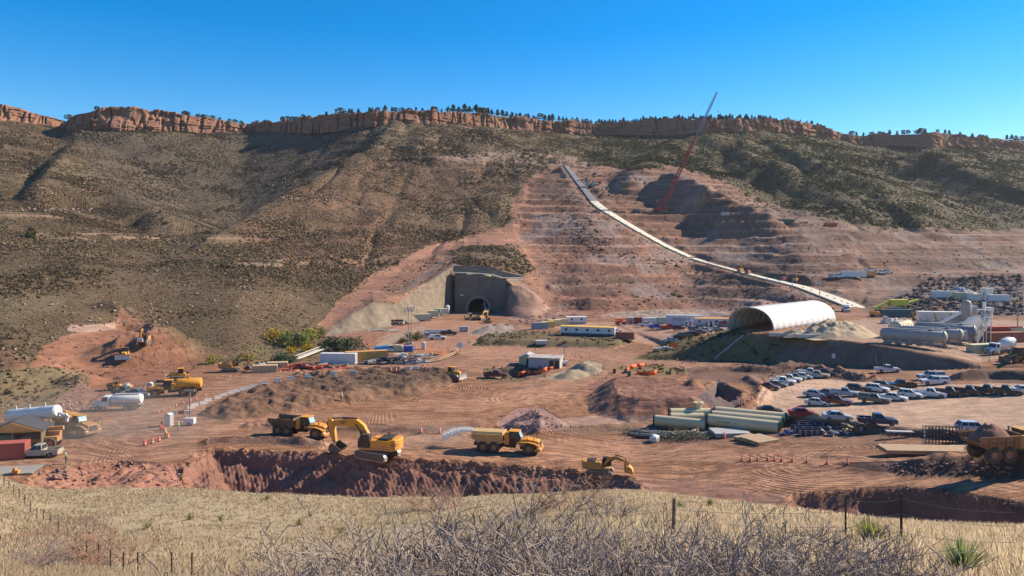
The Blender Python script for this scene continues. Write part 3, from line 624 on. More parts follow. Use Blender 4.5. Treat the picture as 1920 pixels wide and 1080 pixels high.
def slope_mat():
    m, nt, b = mat_new('dry_grass_soil'); L = nt.links
    at = nd(nt, 'Attribute', attribute_name='Col'); geo = nd(nt, 'NewGeometry'); P = geo.outputs['Position']
    n1 = nd(nt, 'TexNoise', Scale=2.2, Detail=8.0, Roughness=.75); L.new(P, n1.inputs['Vector'])
    n2 = nd(nt, 'TexNoise', Scale=9.0, Detail=5.0, Roughness=.7); L.new(P, n2.inputs['Vector'])
    c = mixc(nt, at.outputs['Color'], (.10, .075, .045), ramp(nt, n1.outputs[0], .32, .52, .4, 0))
    c = mixc(nt, c, (.60, .50, .31), ramp(nt, n2.outputs[0], .5, .75, 0, .45))
    L.new(c, b.inputs['Base Color']); b.inputs['Roughness'].default_value = 1.0; b.inputs['Specular IOR Level'].default_value = .05
    bp = nd(nt, 'Bump', Strength=1.0, Distance=.25); L.new(mul(nt, n1.outputs[0], n2.outputs[0], 'ADD'), bp.inputs['Height']); L.new(bp.outputs[0], b.inputs['Normal'])
    return m
M_SLOPE = slope_mat()
near_slope()

# ---------------------------------------------------------------- low growth (uncountable): one object each
def leafy_mat(name, rough=1.0, trans=0.0):
    m, nt, b = mat_new(name); L = nt.links
    at = nd(nt, 'Attribute', attribute_name='Col'); L.new(at.outputs['Color'], b.inputs['Base Color'])
    b.inputs['Roughness'].default_value = rough; b.inputs['Specular IOR Level'].default_value = .08
    if trans:
        t_ = nd(nt, 'BsdfTranslucent'); L.new(at.outputs['Color'], t_.inputs[0]); mx = nd(nt, 'MixShader'); mx.inputs[0].default_value = trans; L.new(b.outputs[0], mx.inputs[1]); L.new(t_.outputs[0], mx.inputs[2]); L.new(mx.outputs[0], nt.nodes['Material Output'].inputs[0])
    return m
M_LEAF = leafy_mat('foliage', 1.0, .25)
rng = np.random.default_rng(5)
def blobs(P, R, Cc, nface=16, flat=.75):
    """shrub crowns made of small leaf-clump triangles; P (n,3), R (n,), Cc (n,3)"""
    n = len(P)
    d = rng.normal(size=(n, nface, 3)); d[..., 2] = np.abs(d[..., 2]); d /= np.linalg.norm(d, axis=-1, keepdims=True)
    rad = rng.uniform(.45, 1.0, (n, nface, 1))
    c = P[:, None] + d * rad * R[:, None, None] * np.array([1, 1, flat])
    t = rng.normal(size=(n, nface, 3)); t -= (t * d).sum(-1, keepdims=True) * d * .8; t /= np.linalg.norm(t, axis=-1, keepdims=True)
    b = np.cross(d, t); sz = R[:, None, None] * rng.uniform(.38, .62, (n, nface, 1))
    v = np.stack([c + t * sz, c - t * sz * .6 + b * sz, c - t * sz * .6 - b * sz], 2)
    col = Cc[:, None, None] * rng.uniform(.7, 1.3, (n, nface, 1, 1)) * np.ones((1, 1, 3, 1))
    co = v.reshape(-1, 3); return co, np.arange(len(co)).reshape(-1, 3), np.clip(col.reshape(-1, 3), 0, 1)
def hill_scrub():
    N = 1250000
    a = rng.uniform(pxs[0], pxs[-1], N); k = rng.uniform(0, NR - 1.01, N)
    Y = np.interp(k, np.arange(NR), ys); X = (a - 960) / F * Y
    j = ((a - pxs[0]) / (pxs[1] - pxs[0])).astype(int); kk = k.astype(int)
    z = gz(X, Y); v = VEG[kk, j]
    py = HZ + (EYE - z) * F / Y
    cyc = np.interp(a, pxs, cY)
    clump = .55 + .9 * fbm(X, Y, 16, 3, 121)
    dens = v * np.clip(clump, .12, 1) * (Y < cyc + 4) * (.12 + .88 * sm((Y - 120) / 350))
    ok = rng.uniform(0, 1, N) < dens * .9
    # keep what faces the camera side only where rows are dense
    X, Y, z, a = X[ok], Y[ok], z[ok], a[ok]
    n = len(X); R = rng.uniform(.26, .74, n) * (1 + .5 * np.clip(fbm(X, Y, 30, 2, 126) * 2, -.5, 1)) * (.75 + 1.25 * np.clip((Y - 250) / 600, 0, 1)) * np.where(rng.uniform(0, 1, n) < .05, 1.5, 1)
    g = sm((a - 1000) / 200)[:, None]
    base = np.array((.155, .115, .072)) * (1 - g) + np.array((.082, .076, .040)) * g
    C = base * rng.uniform(.5, 1.7, (n, 1)) * np.array([1, 1, 1])
    pat = sm((fbm(X, Y, 45, 3, 125) + .02) / .3)[:, None]; C *= 1 - .42 * pat
    tint = np.clip(CA[kk[ok], j[ok]] / np.array(C_VEG), .6, 1.6) ** .6; C *= tint
    yel = (rng.uniform(0, 1, n) < .03) & (Y < 300); C[yel] = (.30, .22, .05)
    drk = rng.uniform(0, 1, n) < .18; C[drk] *= .6
    print('scrub', n)
    co, f, c = blobs(np.stack([X, Y, z], 1), R, C, 8)
    o = link('hillside_scrub', mesh_from('hillside_scrub', co, f, M_LEAF, False, {'Col': c}, 3))
    tag(o, 'low brown and olive scrub covering the natural hillsides', 'scrub', kind='stuff')
hill_scrub()

# ---------------------------------------------------------------- mesh tools for the objects
class MB:
    def __init__(s): s.v = []; s.f = []
    def add(s, v, f):
        n = len(s.v); s.v += [tuple(p) for p in v]; s.f += [[i + n for i in q] for q in f]; return s
    def box(s, x, y, z, sx, sy, sz, rz=0, tx=1, ty=1, ry=0, rx=0):
        M = Matrix.Translation((x, y, z)) @ Matrix.Rotation(rz, 4, 'Z') @ Matrix.Rotation(ry, 4, 'Y') @ Matrix.Rotation(rx, 4, 'X')
        v = [M @ Vector((a * sx / 2 * (tx if c > 0 else 1), b * sy / 2 * (ty if c > 0 else 1), c * sz / 2)) for c in (-1, 1) for a, b in ((-1, -1), (1, -1), (1, 1), (-1, 1))]
        return s.add(v, [(3, 2, 1, 0), (4, 5, 6, 7), (0, 1, 5, 4), (1, 2, 6, 5), (2, 3, 7, 6), (3, 0, 4, 7)])
    def tube(s, p0, p1, r0, r1=None, n=10, cap=True):
        r1 = r0 if r1 is None else r1; p0, p1 = Vector(p0), Vector(p1); d = (p1 - p0)
        if d.length < 1e-6: return s
        q = d.to_track_quat('Z', 'Y'); v = []
        for p, r in ((p0, r0), (p1, r1)):
            for i in range(n): a = 2 * pi * i / n; v.append(p + q @ Vector((r * cos(a), r * sin(a), 0)))
        f = [(i, (i + 1) % n, n + (i + 1) % n, n + i) for i in range(n)]
        if cap: f += [list(range(n))[::-1], list(range(n, 2 * n))]
        return s.add(v, f)
    def bar(s, p0, p1, w, h=None):
        h = h or w; p0, p1 = Vector(p0), Vector(p1); d = p1 - p0; q = d.to_track_quat('X', 'Z'); L = d.length
        v = [p0 + q @ Vector((a, b * w / 2, c * h / 2)) for a in (0, L) for b, c in ((-1, -1), (1, -1), (1, 1), (-1, 1))]
        return s.add(v, [(3, 2, 1, 0), (4, 5, 6, 7), (0, 1, 5, 4), (1, 2, 6, 5), (2, 3, 7, 6), (3, 0, 4, 7)])
    def prof(s, pts, y0, y1, taper=None):
        """polygon in X-Z pushed through Y"""
        n = len(pts); v = [(x, y0, z) for x, z in pts] + [(x, y1, z) for x, z in pts]
        if taper: v = [(x, y * taper(x, z), z) for x, y, z in v]
        return s.add(v, [list(range(n)), list(range(n, 2 * n))[::-1]] + [(i, n + i, n + (i + 1) % n, (i + 1) % n) for i in range(n)])
    def plan(s, pts, z0, z1):
        n = len(pts); v = [(x, y, z0) for x, y in pts] + [(x, y, z1) for x, y in pts]
        return s.add(v, [list(range(n))[::-1], list(range(n, 2 * n))] + [(i, (i + 1) % n, n + (i + 1) % n, n + i) for i in range(n)])
    def lathe(s, prof, c=(0, 0, 0), n=14, axis='Z'):
        v = []; m = len(prof)
        for i in range(n):
            a = 2 * pi * i / n
            for r, z in prof:
                p = (r * cos(a), r * sin(a), z)
                if axis == 'X': p = (z, r * cos(a), r * sin(a))
                if axis == 'Y': p = (r * cos(a), z, r * sin(a))
                v.append((p[0] + c[0], p[1] + c[1], p[2] + c[2]))
        f = [(i * m + j, ((i + 1) % n) * m + j, ((i + 1) % n) * m + j + 1, i * m + j + 1) for i in range(n) for j in range(m - 1)]
        return s.add(v, f)
    def heap(s, rx, ry, h, seed=0, n=22, z0=0.0, rough=.2):
        v = []; g = np.linspace(-1, 1, n)
        for a in g:
            for b in g:
                d = sqrt(a * a + b * b); k = max(0.0, 1 - d)
                r = float(fbm(np.array([a * 3.0 + seed]), np.array([b * 3.0 - seed]), .8, 4, seed)[0])
                v.append((a * rx, b * ry, z0 + h * (min(1, k * 1.25) ** .9) * (1 + rough * 2 * r) - (.15 if k <= 0 else 0)))
        f = [(i * n + j, (i + 1) * n + j, (i + 1) * n + j + 1, i * n + j + 1) for i in range(n - 1) for j in range(n - 1)]
        return s.add(v, f)
    def mesh(s, name, mat, ang=38):
        me = bpy.data.meshes.new(name); me.from_pydata(s.v, [], s.f); me.materials.append(mat)
        me.polygons.foreach_set('use_smooth', [True] * len(me.polygons)); me.update()
        bm = bmesh.new(); bm.from_mesh(me); bmesh.ops.recalc_face_normals(bm, faces=bm.faces); bm.to_mesh(me); bm.free()
        me.set_sharp_from_angle(angle=RAD(ang)); return me
    def build(s, name, mat, parent=None, loc=None, rz=0, bevel=0):
        o = bpy.data.objects.new(name, s.mesh(name, mat)); COL.objects.link(o)
        if parent: o.parent = parent
        if loc is not None: o.location = loc
        if rz: o.rotation_euler.z = rz
        if bevel:
            m = o.modifiers.new('bevel', 'BEVEL'); m.width = bevel; m.segments = 2; m.limit_method = 'ANGLE'; m.angle_limit = RAD(40)
        return o
import bmesh
def thing(name, label, cat, loc=(0, 0, 0), deg=0, group=None, sc=1.0):
    o = bpy.data.objects.new(name, None); COL.objects.link(o); o.empty_display_size = .3
    o.location = loc; o.rotation_euler.z = RAD(deg); o.scale = (sc, sc, sc)
    return tag(o, label, cat, group)
def dup(root, loc, deg, label, group=None, sc=None):
    r = root.copy(); COL.objects.link(r); r.location = loc; r.rotation_euler.z = RAD(deg); r['label'] = label
    if group: r['group'] = group
    elif 'group' in r: del r['group']
    if sc: r.scale = (sc, sc, sc)
    for ch in list(root.children):
        c = ch.copy(); COL.objects.link(c); c.parent = r
        for g in list(ch.children):
            d = g.copy(); COL.objects.link(d); d.parent = c
    return r
def at(px, py, dz=0.0, ymin=66): p = hit(px, py, ymin); p.z += dz; return p
def sw(y0, y1, px): return G(px, 700)            # spare

PM = paint_mat
M_YEL = PM('machine_yellow', (.70, .29, .011), .5, 0, .5, .8, mud=.55)
M_YELD = PM('dusty_yellow', (.48, .23, .03), .65, 0, .7, .8, mud=.6)
M_BLK = PM('black_metal', (.022, .021, .021), .5, 0, .25, 2)
M_STEEL = PM('bare_steel', (.55, .54, .52), .38, .75, .3, 1.5)
M_GST = PM('grey_steel', (.25, .25, .25), .55, .3, .3, 1.5)
M_TYRE = PM('tyre_rubber', (.045, .038, .034), .9, 0, .75, 1.5, (.22, .14, .10))
M_TRK = PM('track_steel', (.11, .095, .085), .7, .3, .6, 2)
M_GLASS = PM('dark_glass', (.02, .03, .04), .08, 0, .12, 1)
M_LGLASS = PM('bright_glass', (.28, .42, .48), .1, 0, .1, 1)
M_WHITE = PM('white_paint', (.62, .62, .60), .4, 0, .18, 1)
M_CREAM = PM('cream_paint', (.52, .46, .29), .55, 0, .2, .8)
M_TANP = PM('tan_paint', (.52, .36, .19), .6, 0, .25, .8)
M_ORNG = PM('orange_paint', (.62, .30, .075), .6, 0, .25, .7)
M_RED = PM('red_paint', (.40, .05, .035), .6, 0, .3, .8)
M_RUST = PM('rust_red_paint', (.27, .085, .055), .7, 0, .35, .7)
M_NAVY = PM('navy_paint', (.03, .045, .09), .5, 0, .2, .8)
M_BLUE = PM('blue_paint', (.03, .10, .38), .45, 0, .1, .8)
M_SKYB = PM('light_blue_plastic', (.06, .34, .62), .5, 0, .1, .8)
M_GRNP = PM('green_paint', (.13, .22, .13), .6, 0, .25, .7)
M_TEAL = PM('dark_teal_paint', (.02, .09, .10), .5, 0, .2, .7)
M_GREYB = PM('pale_grey_paint', (.38, .38, .37), .5, 0, .3, .6)
M_FLAME = PM('safety_orange', (.85, .13, .03), .6, 0, .15, 3)
M_WOOD = PM('weathered_timber', (.38, .26, .155), .85, 0, .3, 1.5, (.2, .13, .08))
M_POST = PM('post_timber', (.20, .155, .11), .9, 0, .4, 8, (.07, .05, .04), bump=.6)
M_TPOST = PM('fence_steel', (.055, .05, .045), .7, .3, .3, 6, (.22, .10, .06))
M_CONC = PM('concrete', (.52, .49, .43), .9, 0, .35, .5, (.36, .27, .2))
M_CONCW = PM('barrier_concrete', (.66, .60, .53), .9, 0, .35, 1.2, (.40, .27, .2))
M_CRANE = PM('crane_red', (.30, .02, .02), .5, 0, .1, .5)
M_SOIL = PM('loose_soil', (.19, .10, .07), 1, 0, .5, 1.2, (.14, .07, .05), bump=1.0)
M_SAND = PM('pale_sand', (.40, .30, .195), 1, 0, .4, .5, (.36, .28, .19), bump=.6)
M_LAMP = PM('lamp_lens', (.75, .75, .72), .2, 0, .05, 2)
M_TAIL = PM('tail_lens', (.35, .015, .012), .25, 0, .05, 2)
M_SKIN = PM('skin', (.42, .24, .16), .6, 0, .05, 2)
M_VEST = PM('safety_vest', (.62, .75, .10), .7, 0, .15, 3)
M_CLOTH = PM('work_trousers', (.10, .11, .14), .9, 0, .2, 3)

# ---------------------------------------------------------------- cars
CARP = {}
def car_paint(n):
    C = {'white': (.62, .62, .61), 'silver': (.42, .44, .46), 'grey': (.14, .15, .16), 'black': (.012, .012, .014), 'darkblue': (.02, .035, .08), 'blue': (.02, .10, .45), 'red': (.30, .015, .02), 'maroon': (.10, .012, .014), 'bright_red': (.5, .02, .02),
         'tan': (.40, .36, .28), 'olive': (.13, .12, .09), 'greygreen': (.10, .13, .12), 'paleblue': (.26, .33, .42)}
    if n not in CARP:
        m = PM('car_paint_' + n, C[n], .28, .0, .05 if max(C[n]) < .1 else .14, .7, coat=.5); CARP[n] = m
    return CARP[n]
def arch(x, r, z0, n=6): return [(x + r * cos(a), z0 + r * sin(a)) for a in [pi - pi * i / n for i in range(n + 1)]]
def wheel(t, x, y, r, w, rim=M_GST, n=18, name='wheel'):
    s = 1 if y > 0 else -1
    o = MB().lathe([(r * .5, -w / 2), (r * .93, -w / 2), (r, -w / 4), (r, w / 4), (r * .93, w / 2), (r * .5, w / 2)], (0, 0, 0), n, 'Y').build(name, M_TYRE, t, (x, y, r))
    MB().lathe([(.01, -w * .5), (r * .12, -w * .52), (r * .2, -w * .44), (r * .52, -w * .4), (r * .54, -w * .53), (r * .54, w * .53), (r * .52, w * .4), (r * .2, w * .44), (r * .12, w * .52), (.01, w * .5)], (0, 0, 0), n, 'Y').build('rim', rim, o)
    return o
def greenhouse(t, paint, xb0, xb1, xt0, xt1, zb, zt, wb, wt, pillars):
    b = MB(); v = [(xb0, -wb, zb), (xb1, -wb, zb), (xb1, wb, zb), (xb0, wb, zb), (xt0, -wt, zt), (xt1, -wt, zt), (xt1, wt, zt), (xt0, wt, zt)]
    b.add(v, [(3, 2, 1, 0), (4, 5, 6, 7), (0, 1, 5, 4), (1, 2, 6, 5), (2, 3, 7, 6), (3, 0, 4, 7)]).build('windows', M_GLASS, t)
    r = MB().box((xt0 + xt1) / 2, 0, zt + .03, xt1 - xt0 + .08, wt * 2 + .06, .07, tx=.92, ty=.92)
    for s in (-1, 1):
        for u in [0, 1] + pillars:
            r.bar((xb0 + (xb1 - xb0) * u, s * (wb + .01), zb), (xt0 + (xt1 - xt0) * u, s * (wt + .01), zt), .09, .05)
    return r.build('roof', paint, t)
def make_car(kind, col, label, group, loc, deg, sc=1.1):
    P = car_paint(col)
    t = thing({'sedan': 'sedan', 'suv': 'sport_utility_car', 'pickup': 'pickup_truck', 'cap': 'pickup_truck'}[kind], label, {'sedan': 'car', 'suv': 'car'}.get(kind, 'pickup'), loc, deg, group, sc)
    b = MB()
    if kind in ('sedan', 'suv'):
        L, Wd, r, zs = (4.75, .9, .33, 0) if kind == 'sedan' else (4.8, .94, .37, .18)
        fx, bx = 1.45, -1.4
        pts = [(-2.35, .38 + zs), (-2.38, .75 + zs), (-2.28, .98 + zs), (-1.7, 1.02 + zs), (.85, .98 + zs), (1.9, .84 + zs), (2.28, .68 + zs), (2.36, .35 + zs), (2.2, .24 + zs)]
        pts += arch(fx, r + .07, .24 + zs)[::-1] + arch(bx, r + .07, .24 + zs)[::-1] + [(-2.2, .24 + zs)]
        b.prof(pts, -Wd, Wd, lambda x, z: 1 - .10 * max(0, abs(x) - 1.6) - .05 * max(0, z - .7 - zs)).build('body', P, t)
        if kind == 'sedan': greenhouse(t, P, -1.75, 1.0, -1.0, .25, 1.0, 1.42, .80, .62, [.52])
        else: greenhouse(t, P, -2.2, .95, -1.9, .25, 1.16, 1.68, .84, .68, [.35, .68])
        xl, zl_ = 2.27, .66 + zs; Wl = Wd - .2
    else:
        r, zs, fx, bx, Wd = .41, .32, 1.95, -1.75, .98
        pts = [(-.65, .35), (-.65, 1.22), (1.05, 1.2), (2.5, 1.12), (2.85, 1.0), (2.9, .5), (2.8, .38)] + arch(fx, r + .08, .38)[::-1]
        b.prof(pts, -Wd, Wd, lambda x, z: 1 - .06 * max(0, x - 1.8) - .05 * max(0, z - .9)).build('body', P, t)
        bd = MB(); pb = [(-2.9, .45), (-2.9, 1.2), (-.7, 1.2), (-.7, .4)] + arch(bx, r + .08, .4)[::-1] + [(-2.6, .4)]
        for s in (-1, 1): bd.prof(pb, s * Wd, s * (Wd - .12))
        bd.box(-2.86, 0, .85, .1, 1.8, .68).box(-1.8, 0, .68, 2.1, 1.8, .08).box(-1.75, 0, .5, 2.3, 1.1, .2)
        bd.build('cargo_bed', P, t)
        greenhouse(t, P, -.65, 1.15, -.5, .55, 1.2, 1.82, .86, .7, [.48])
        if kind == 'cap':
            MB().box(-1.78, 0, 1.5, 2.2, 1.8, .6, tx=.94, ty=.84).build('bed_cap', P, t)
            MB().box(-1.8, 0, 1.52, 1.6, 1.76, .28, ty=.92).build('bed_cap_window', M_GLASS, t)
        xl, zl_, Wl = 2.84, .86, Wd - .18
    g = MB().box(xl + .03, 0, zl_ - .12, .06, Wl * 1.3, .22).box(xl, 0, zl_ - .32, .14, Wl * 1.8, .14); g.build('grille', M_BLK, t)
    for s in (-1, 1):
        MB().box(xl + .0, s * Wl * .86, zl_, .12, .3, .14).build('headlight', M_LAMP, t)
        rx = -2.34 if kind in ('sedan', 'suv') else -2.9
        MB().box(rx, s * (Wd - .14), .82 + zs * .8, .06, .14, .26).build('taillight', M_TAIL, t)
        wheel(t, fx, s * (Wd - .1), r, .24); wheel(t, bx, s * (Wd - .1), r, .24)
    return t
CAR0 = {}
def car(kind, col, label, group, px, py, deg, sc=1.1):
    loc = at(px, py); key = (kind, col)
    if key in CAR0: return dup(CAR0[key], loc, deg, label, group, sc)
    CAR0[key] = make_car(kind, col, label, group, loc, deg, sc); return CAR0[key]

# ---------------------------------------------------------------- articulated trucks
def big_wheel(t, x, y, r=.95, w=.7):
    o = MB().lathe([(r * .5, -w / 2), (r * .95, -w / 2), (r, -w * .35), (r, w * .35), (r * .95, w / 2), (r * .5, w / 2)], (0, 0, 0), 20, 'Y')
    for i in range(20):
        a = 2 * pi * i / 20
        for s in (-1, 1): o.box(cos(a) * r * 1.0, s * w * .22, sin(a) * r * 1.0, .09, w * .4, .1, ry=-a)
    o = o.build('wheel', M_TYRE, t, (x, y, r))
    MB().lathe([(.01, -w * .3), (r * .3, -w * .32), (r * .48, -w * .2), (r * .55, -w * .5), (r * .55, w * .5), (r * .48, w * .2), (r * .3, w * .32), (.01, w * .3)], (0, 0, 0), 16, 'Y').build('rim', M_YELD, o)
def art_truck(label, loc, deg, body='dump', load=0, yel=M_YEL, group=None, loadmat=None, name='articulated_dump_truck', cat='dump truck', sc=1.0, bmat=None):
    t = thing(name, label, cat, loc, deg, group, sc)
    # tractor
    MB().prof([(1.9, 1.25), (1.9, 2.35), (3.1, 2.5), (5.0, 2.2), (5.25, 1.9), (5.3, 1.2)], -1.0, 1.0, lambda x, z: 1 - .05 * max(0, x - 3.6)).build('hood', yel, t, bevel=.06)
    MB().box(5.27, 0, 1.65, .08, 1.5, .8).build('grille', M_BLK, t)
    f = MB()
    for s in (-1, 1):
        f.prof([(1.6, 1.95), (2.2, 2.12), (3.6, 2.12), (4.5, 1.95), (5.3, 1.6), (5.3, 1.5), (4.45, 1.8), (3.6, 1.98), (2.2, 1.98), (1.6, 1.8)], s * 1.0, s * 1.65)
        f.box(5.1, s * 1.2, 1.0, .5, .9, .5)
    f.box(5.35, 0, .85, .35, 3.0, .4).build('fender', yel, t)
    cb = MB().prof([(.15, 1.5), (.15, 3.55), (1.75, 3.55), (2.15, 2.5), (2.15, 1.5)], -.85, .85).build('cab', M_BLK, t)
    MB().add([(1.80, -.78, 3.42), (1.80, .78, 3.42), (2.18, .78, 2.55), (2.18, -.78, 2.55), (1.76, -.78, 3.42), (1.76, .78, 3.42), (2.1, .78, 2.55), (2.1, -.78, 2.55)], [(0, 1, 2, 3), (7, 6, 5, 4), (0, 4, 5, 1), (2, 6, 7, 3), (1, 5, 6, 2), (0, 3, 7, 4)]).build('windshield', M_LGLASS, t)
    for s in (-1, 1): MB().prof([(.4, 2.4), (.4, 3.35), (1.6, 3.35), (1.9, 2.4)], s * .84, s * .88).build('side_window', M_GLASS, t)
    MB().box(.95, 0, 3.6, 1.8, 1.8, .1).build('cab_roof', yel, t)
    MB().box(-.25, .4, 2.3, .9, 2.4, 1.5).box(-.2, -.9, 2.3, .8, .8, 1.6).build('engine_cover', yel, t, bevel=.05)
    MB().tube((0, 1.1, 2.8), (0, 1.1, 3.7), .12).build('exhaust', M_GST, t)
    MB().box(3.6, 0, 1.0, 3.4, 1.0, .7).box(-2.5, 0, 1.15, 7.0, .9, .5).box(.3, 0, 1.1, 1.6, .8, .6).build('chassis', M_BLK, t)
    m = MB()
    for s in (-1, 1):
        m.bar((4.3, s * 1.6, 2.1), (4.5, s * 1.75, 3.0), .05).box(4.5, s * 1.78, 2.9, .05, .3, .5)
        m.bar((1.5, s * 1.6, 2.1), (1.5, s * 1.6, 2.9), .05).bar((3.4, s * 1.6, 2.1), (3.4, s * 1.6, 2.9), .05).bar((1.5, s * 1.6, 2.9), (3.4, s * 1.6, 2.9), .05)
    m.build('mirror_rail', M_BLK, t)
    for s in (-1, 1): MB().box(5.34, s * 1.25, 1.2, .06, .4, .25).build('headlight', M_LAMP, t)
    for x in (3.55, -2.3, -4.2):
        for s in (-1, 1): big_wheel(t, x, s * 1.35)
    if body == 'dump':
        d = MB()
        side = [(-6.1, 2.55), (-6.2, 3.0), (-.9, 3.25), (-.9, 1.9), (-1.8, 1.6), (-4.6, 1.6)]
        for s in (-1, 1): d.prof(side, s * 1.72, s * 1.60, lambda x, z: .86 + .14 * min(1, (z - 1.5) / 1.2))
        d.prof([(-6.15, 2.55), (-4.6, 1.6), (-1.8, 1.6), (-.9, 1.9), (-.9, 1.75), (-1.8, 1.42), (-4.7, 1.42), (-6.25, 2.4)], -1.5, 1.5)
        d.box(-.86, 0, 2.65, .12, 3.3, 1.5)
        for x in (-1.6, -2.7, -3.8, -4.9):
            for s in (-1, 1): d.box(x, s * 1.70, 2.45, .16, .1, 1.2)
        for s in (-1, 1): d.box(-3.5, s * 1.76, 3.1, 5.2, .1, .14)
        d.build('dump_body', bmat or (yel if load < 2 else M_YELD), t)
        if load < 0: MB().box(-3.5, 0, 3.2, 5.2, 3.3, .5, tx=.97, ty=.72).build('body_cover', bmat, t)
        if body == 'dump' and load > 0:
            lb = MB().heap(2.7, 1.72, .95 + .35 * load, int(load * 10) + 3, 22, 2.55).build('soil_load', loadmat or M_SOIL, t); lb.location = (-3.4, 0, 0)
    else:
        pr = []
        for i in range(16): a = 2 * pi * i / 16; pr.append((cos(a) * 1.55, 2.75 + sin(a) * (1.2 if sin(a) < 0 else 1.1)))
        k = MB(); v = []; 
        for x, q in ((-5.9, .9), (-5.6, 1.0), (-.95, 1.0), (-.75, .9)):
            v += [(x, y * q, 2.75 + (z - 2.75) * q) for y, z in pr]
        fc = [(a * 16 + i, a * 16 + (i + 1) % 16, (a + 1) * 16 + (i + 1) % 16, (a + 1) * 16 + i) for a in range(3) for i in range(16)] + [list(range(16))[::-1], list(range(48, 64))]
        k.add(v, fc).box(-3.3, 0, 3.88, .7, .7, .2)
        for x in (-5.0, -3.3, -1.6): k.box(x, 0, 1.6, .3, 2.0, .5)
        k.build('water_tank', yel, t); MB().box(-5.95, 0, 1.5, .2, 2.4, .2).tube((-6.0, .8, 1.4), (-6.0, -.8, 1.4), .12).build('spray_bar', M_BLK, t)
    return t

# ---------------------------------------------------------------- tracked machines
def track(t, x0, x1, y, r, w, h0=0.0):
    """one crawler track along X: oval belt with shoes"""
    path = []
    for i in range(9): a = -pi / 2 + pi * i / 8; path.append((x1 - r + r * cos(a), r + r * sin(a)))
    for i in range(9): a = pi / 2 + pi * i / 8; path.append((x0 + r + r * cos(a), r + r * sin(a)))
    k = MB(); inner = [(x, r + (z - r) * .86) for x, z in path]; n = len(path)
    k.prof(path, y - w / 2, y + w / 2)
    s = MB(); P = path + [path[0]]
    for (xa, za), (xb, zb) in zip(P[:-1], P[1:]):
        L = sqrt((xb - xa) ** 2 + (zb - za) ** 2); m = max(1, int(L / .21))
        for j in range(m):
            u = (j + .5) / m; x, z = xa + (xb - xa) * u, za + (zb - za) * u
            s.box(x, y, z, .13, w * 1.02, .09, ry=-atan2(zb - za, xb - xa))
    q = k
    for sg in (-1, 1):
        for xx in np.linspace(x0 + r, x1 - r, 6): q.tube((xx, y + sg * (w / 2 - .02), r * .62), (xx, y + sg * (w / 2 + .03), r * .62), r * .3, n=10)
        for xx in (x0 + r, x1 - r): q.tube((xx, y + sg * (w / 2 - .02), r), (xx, y + sg * (w / 2 + .05), r), r * .72, n=14)
    o = k.build('track', M_TRK, t); s.build('track_shoes', M_STEEL, o)
    return o
def limb(name, t, pts, w, wid, mat):
    """box-section arm in the X-Z plane following pts (x, z, depth)"""
    up, dn = [], []
    for i, (x, z, d) in enumerate(pts):
        a = pts[max(0, i - 1)]; b = pts[min(len(pts) - 1, i + 1)]
        dx, dz = b[0] - a[0], b[1] - a[1]; L = sqrt(dx * dx + dz * dz) + 1e-6
        up.append((x - dz / L * d / 2, z + dx / L * d / 2)); dn.append((x + dz / L * d / 2, z - dx / L * d / 2))
    return MB().prof(up + dn[::-1], -wid / 2 + w, wid / 2 + w).build(name, mat, t)
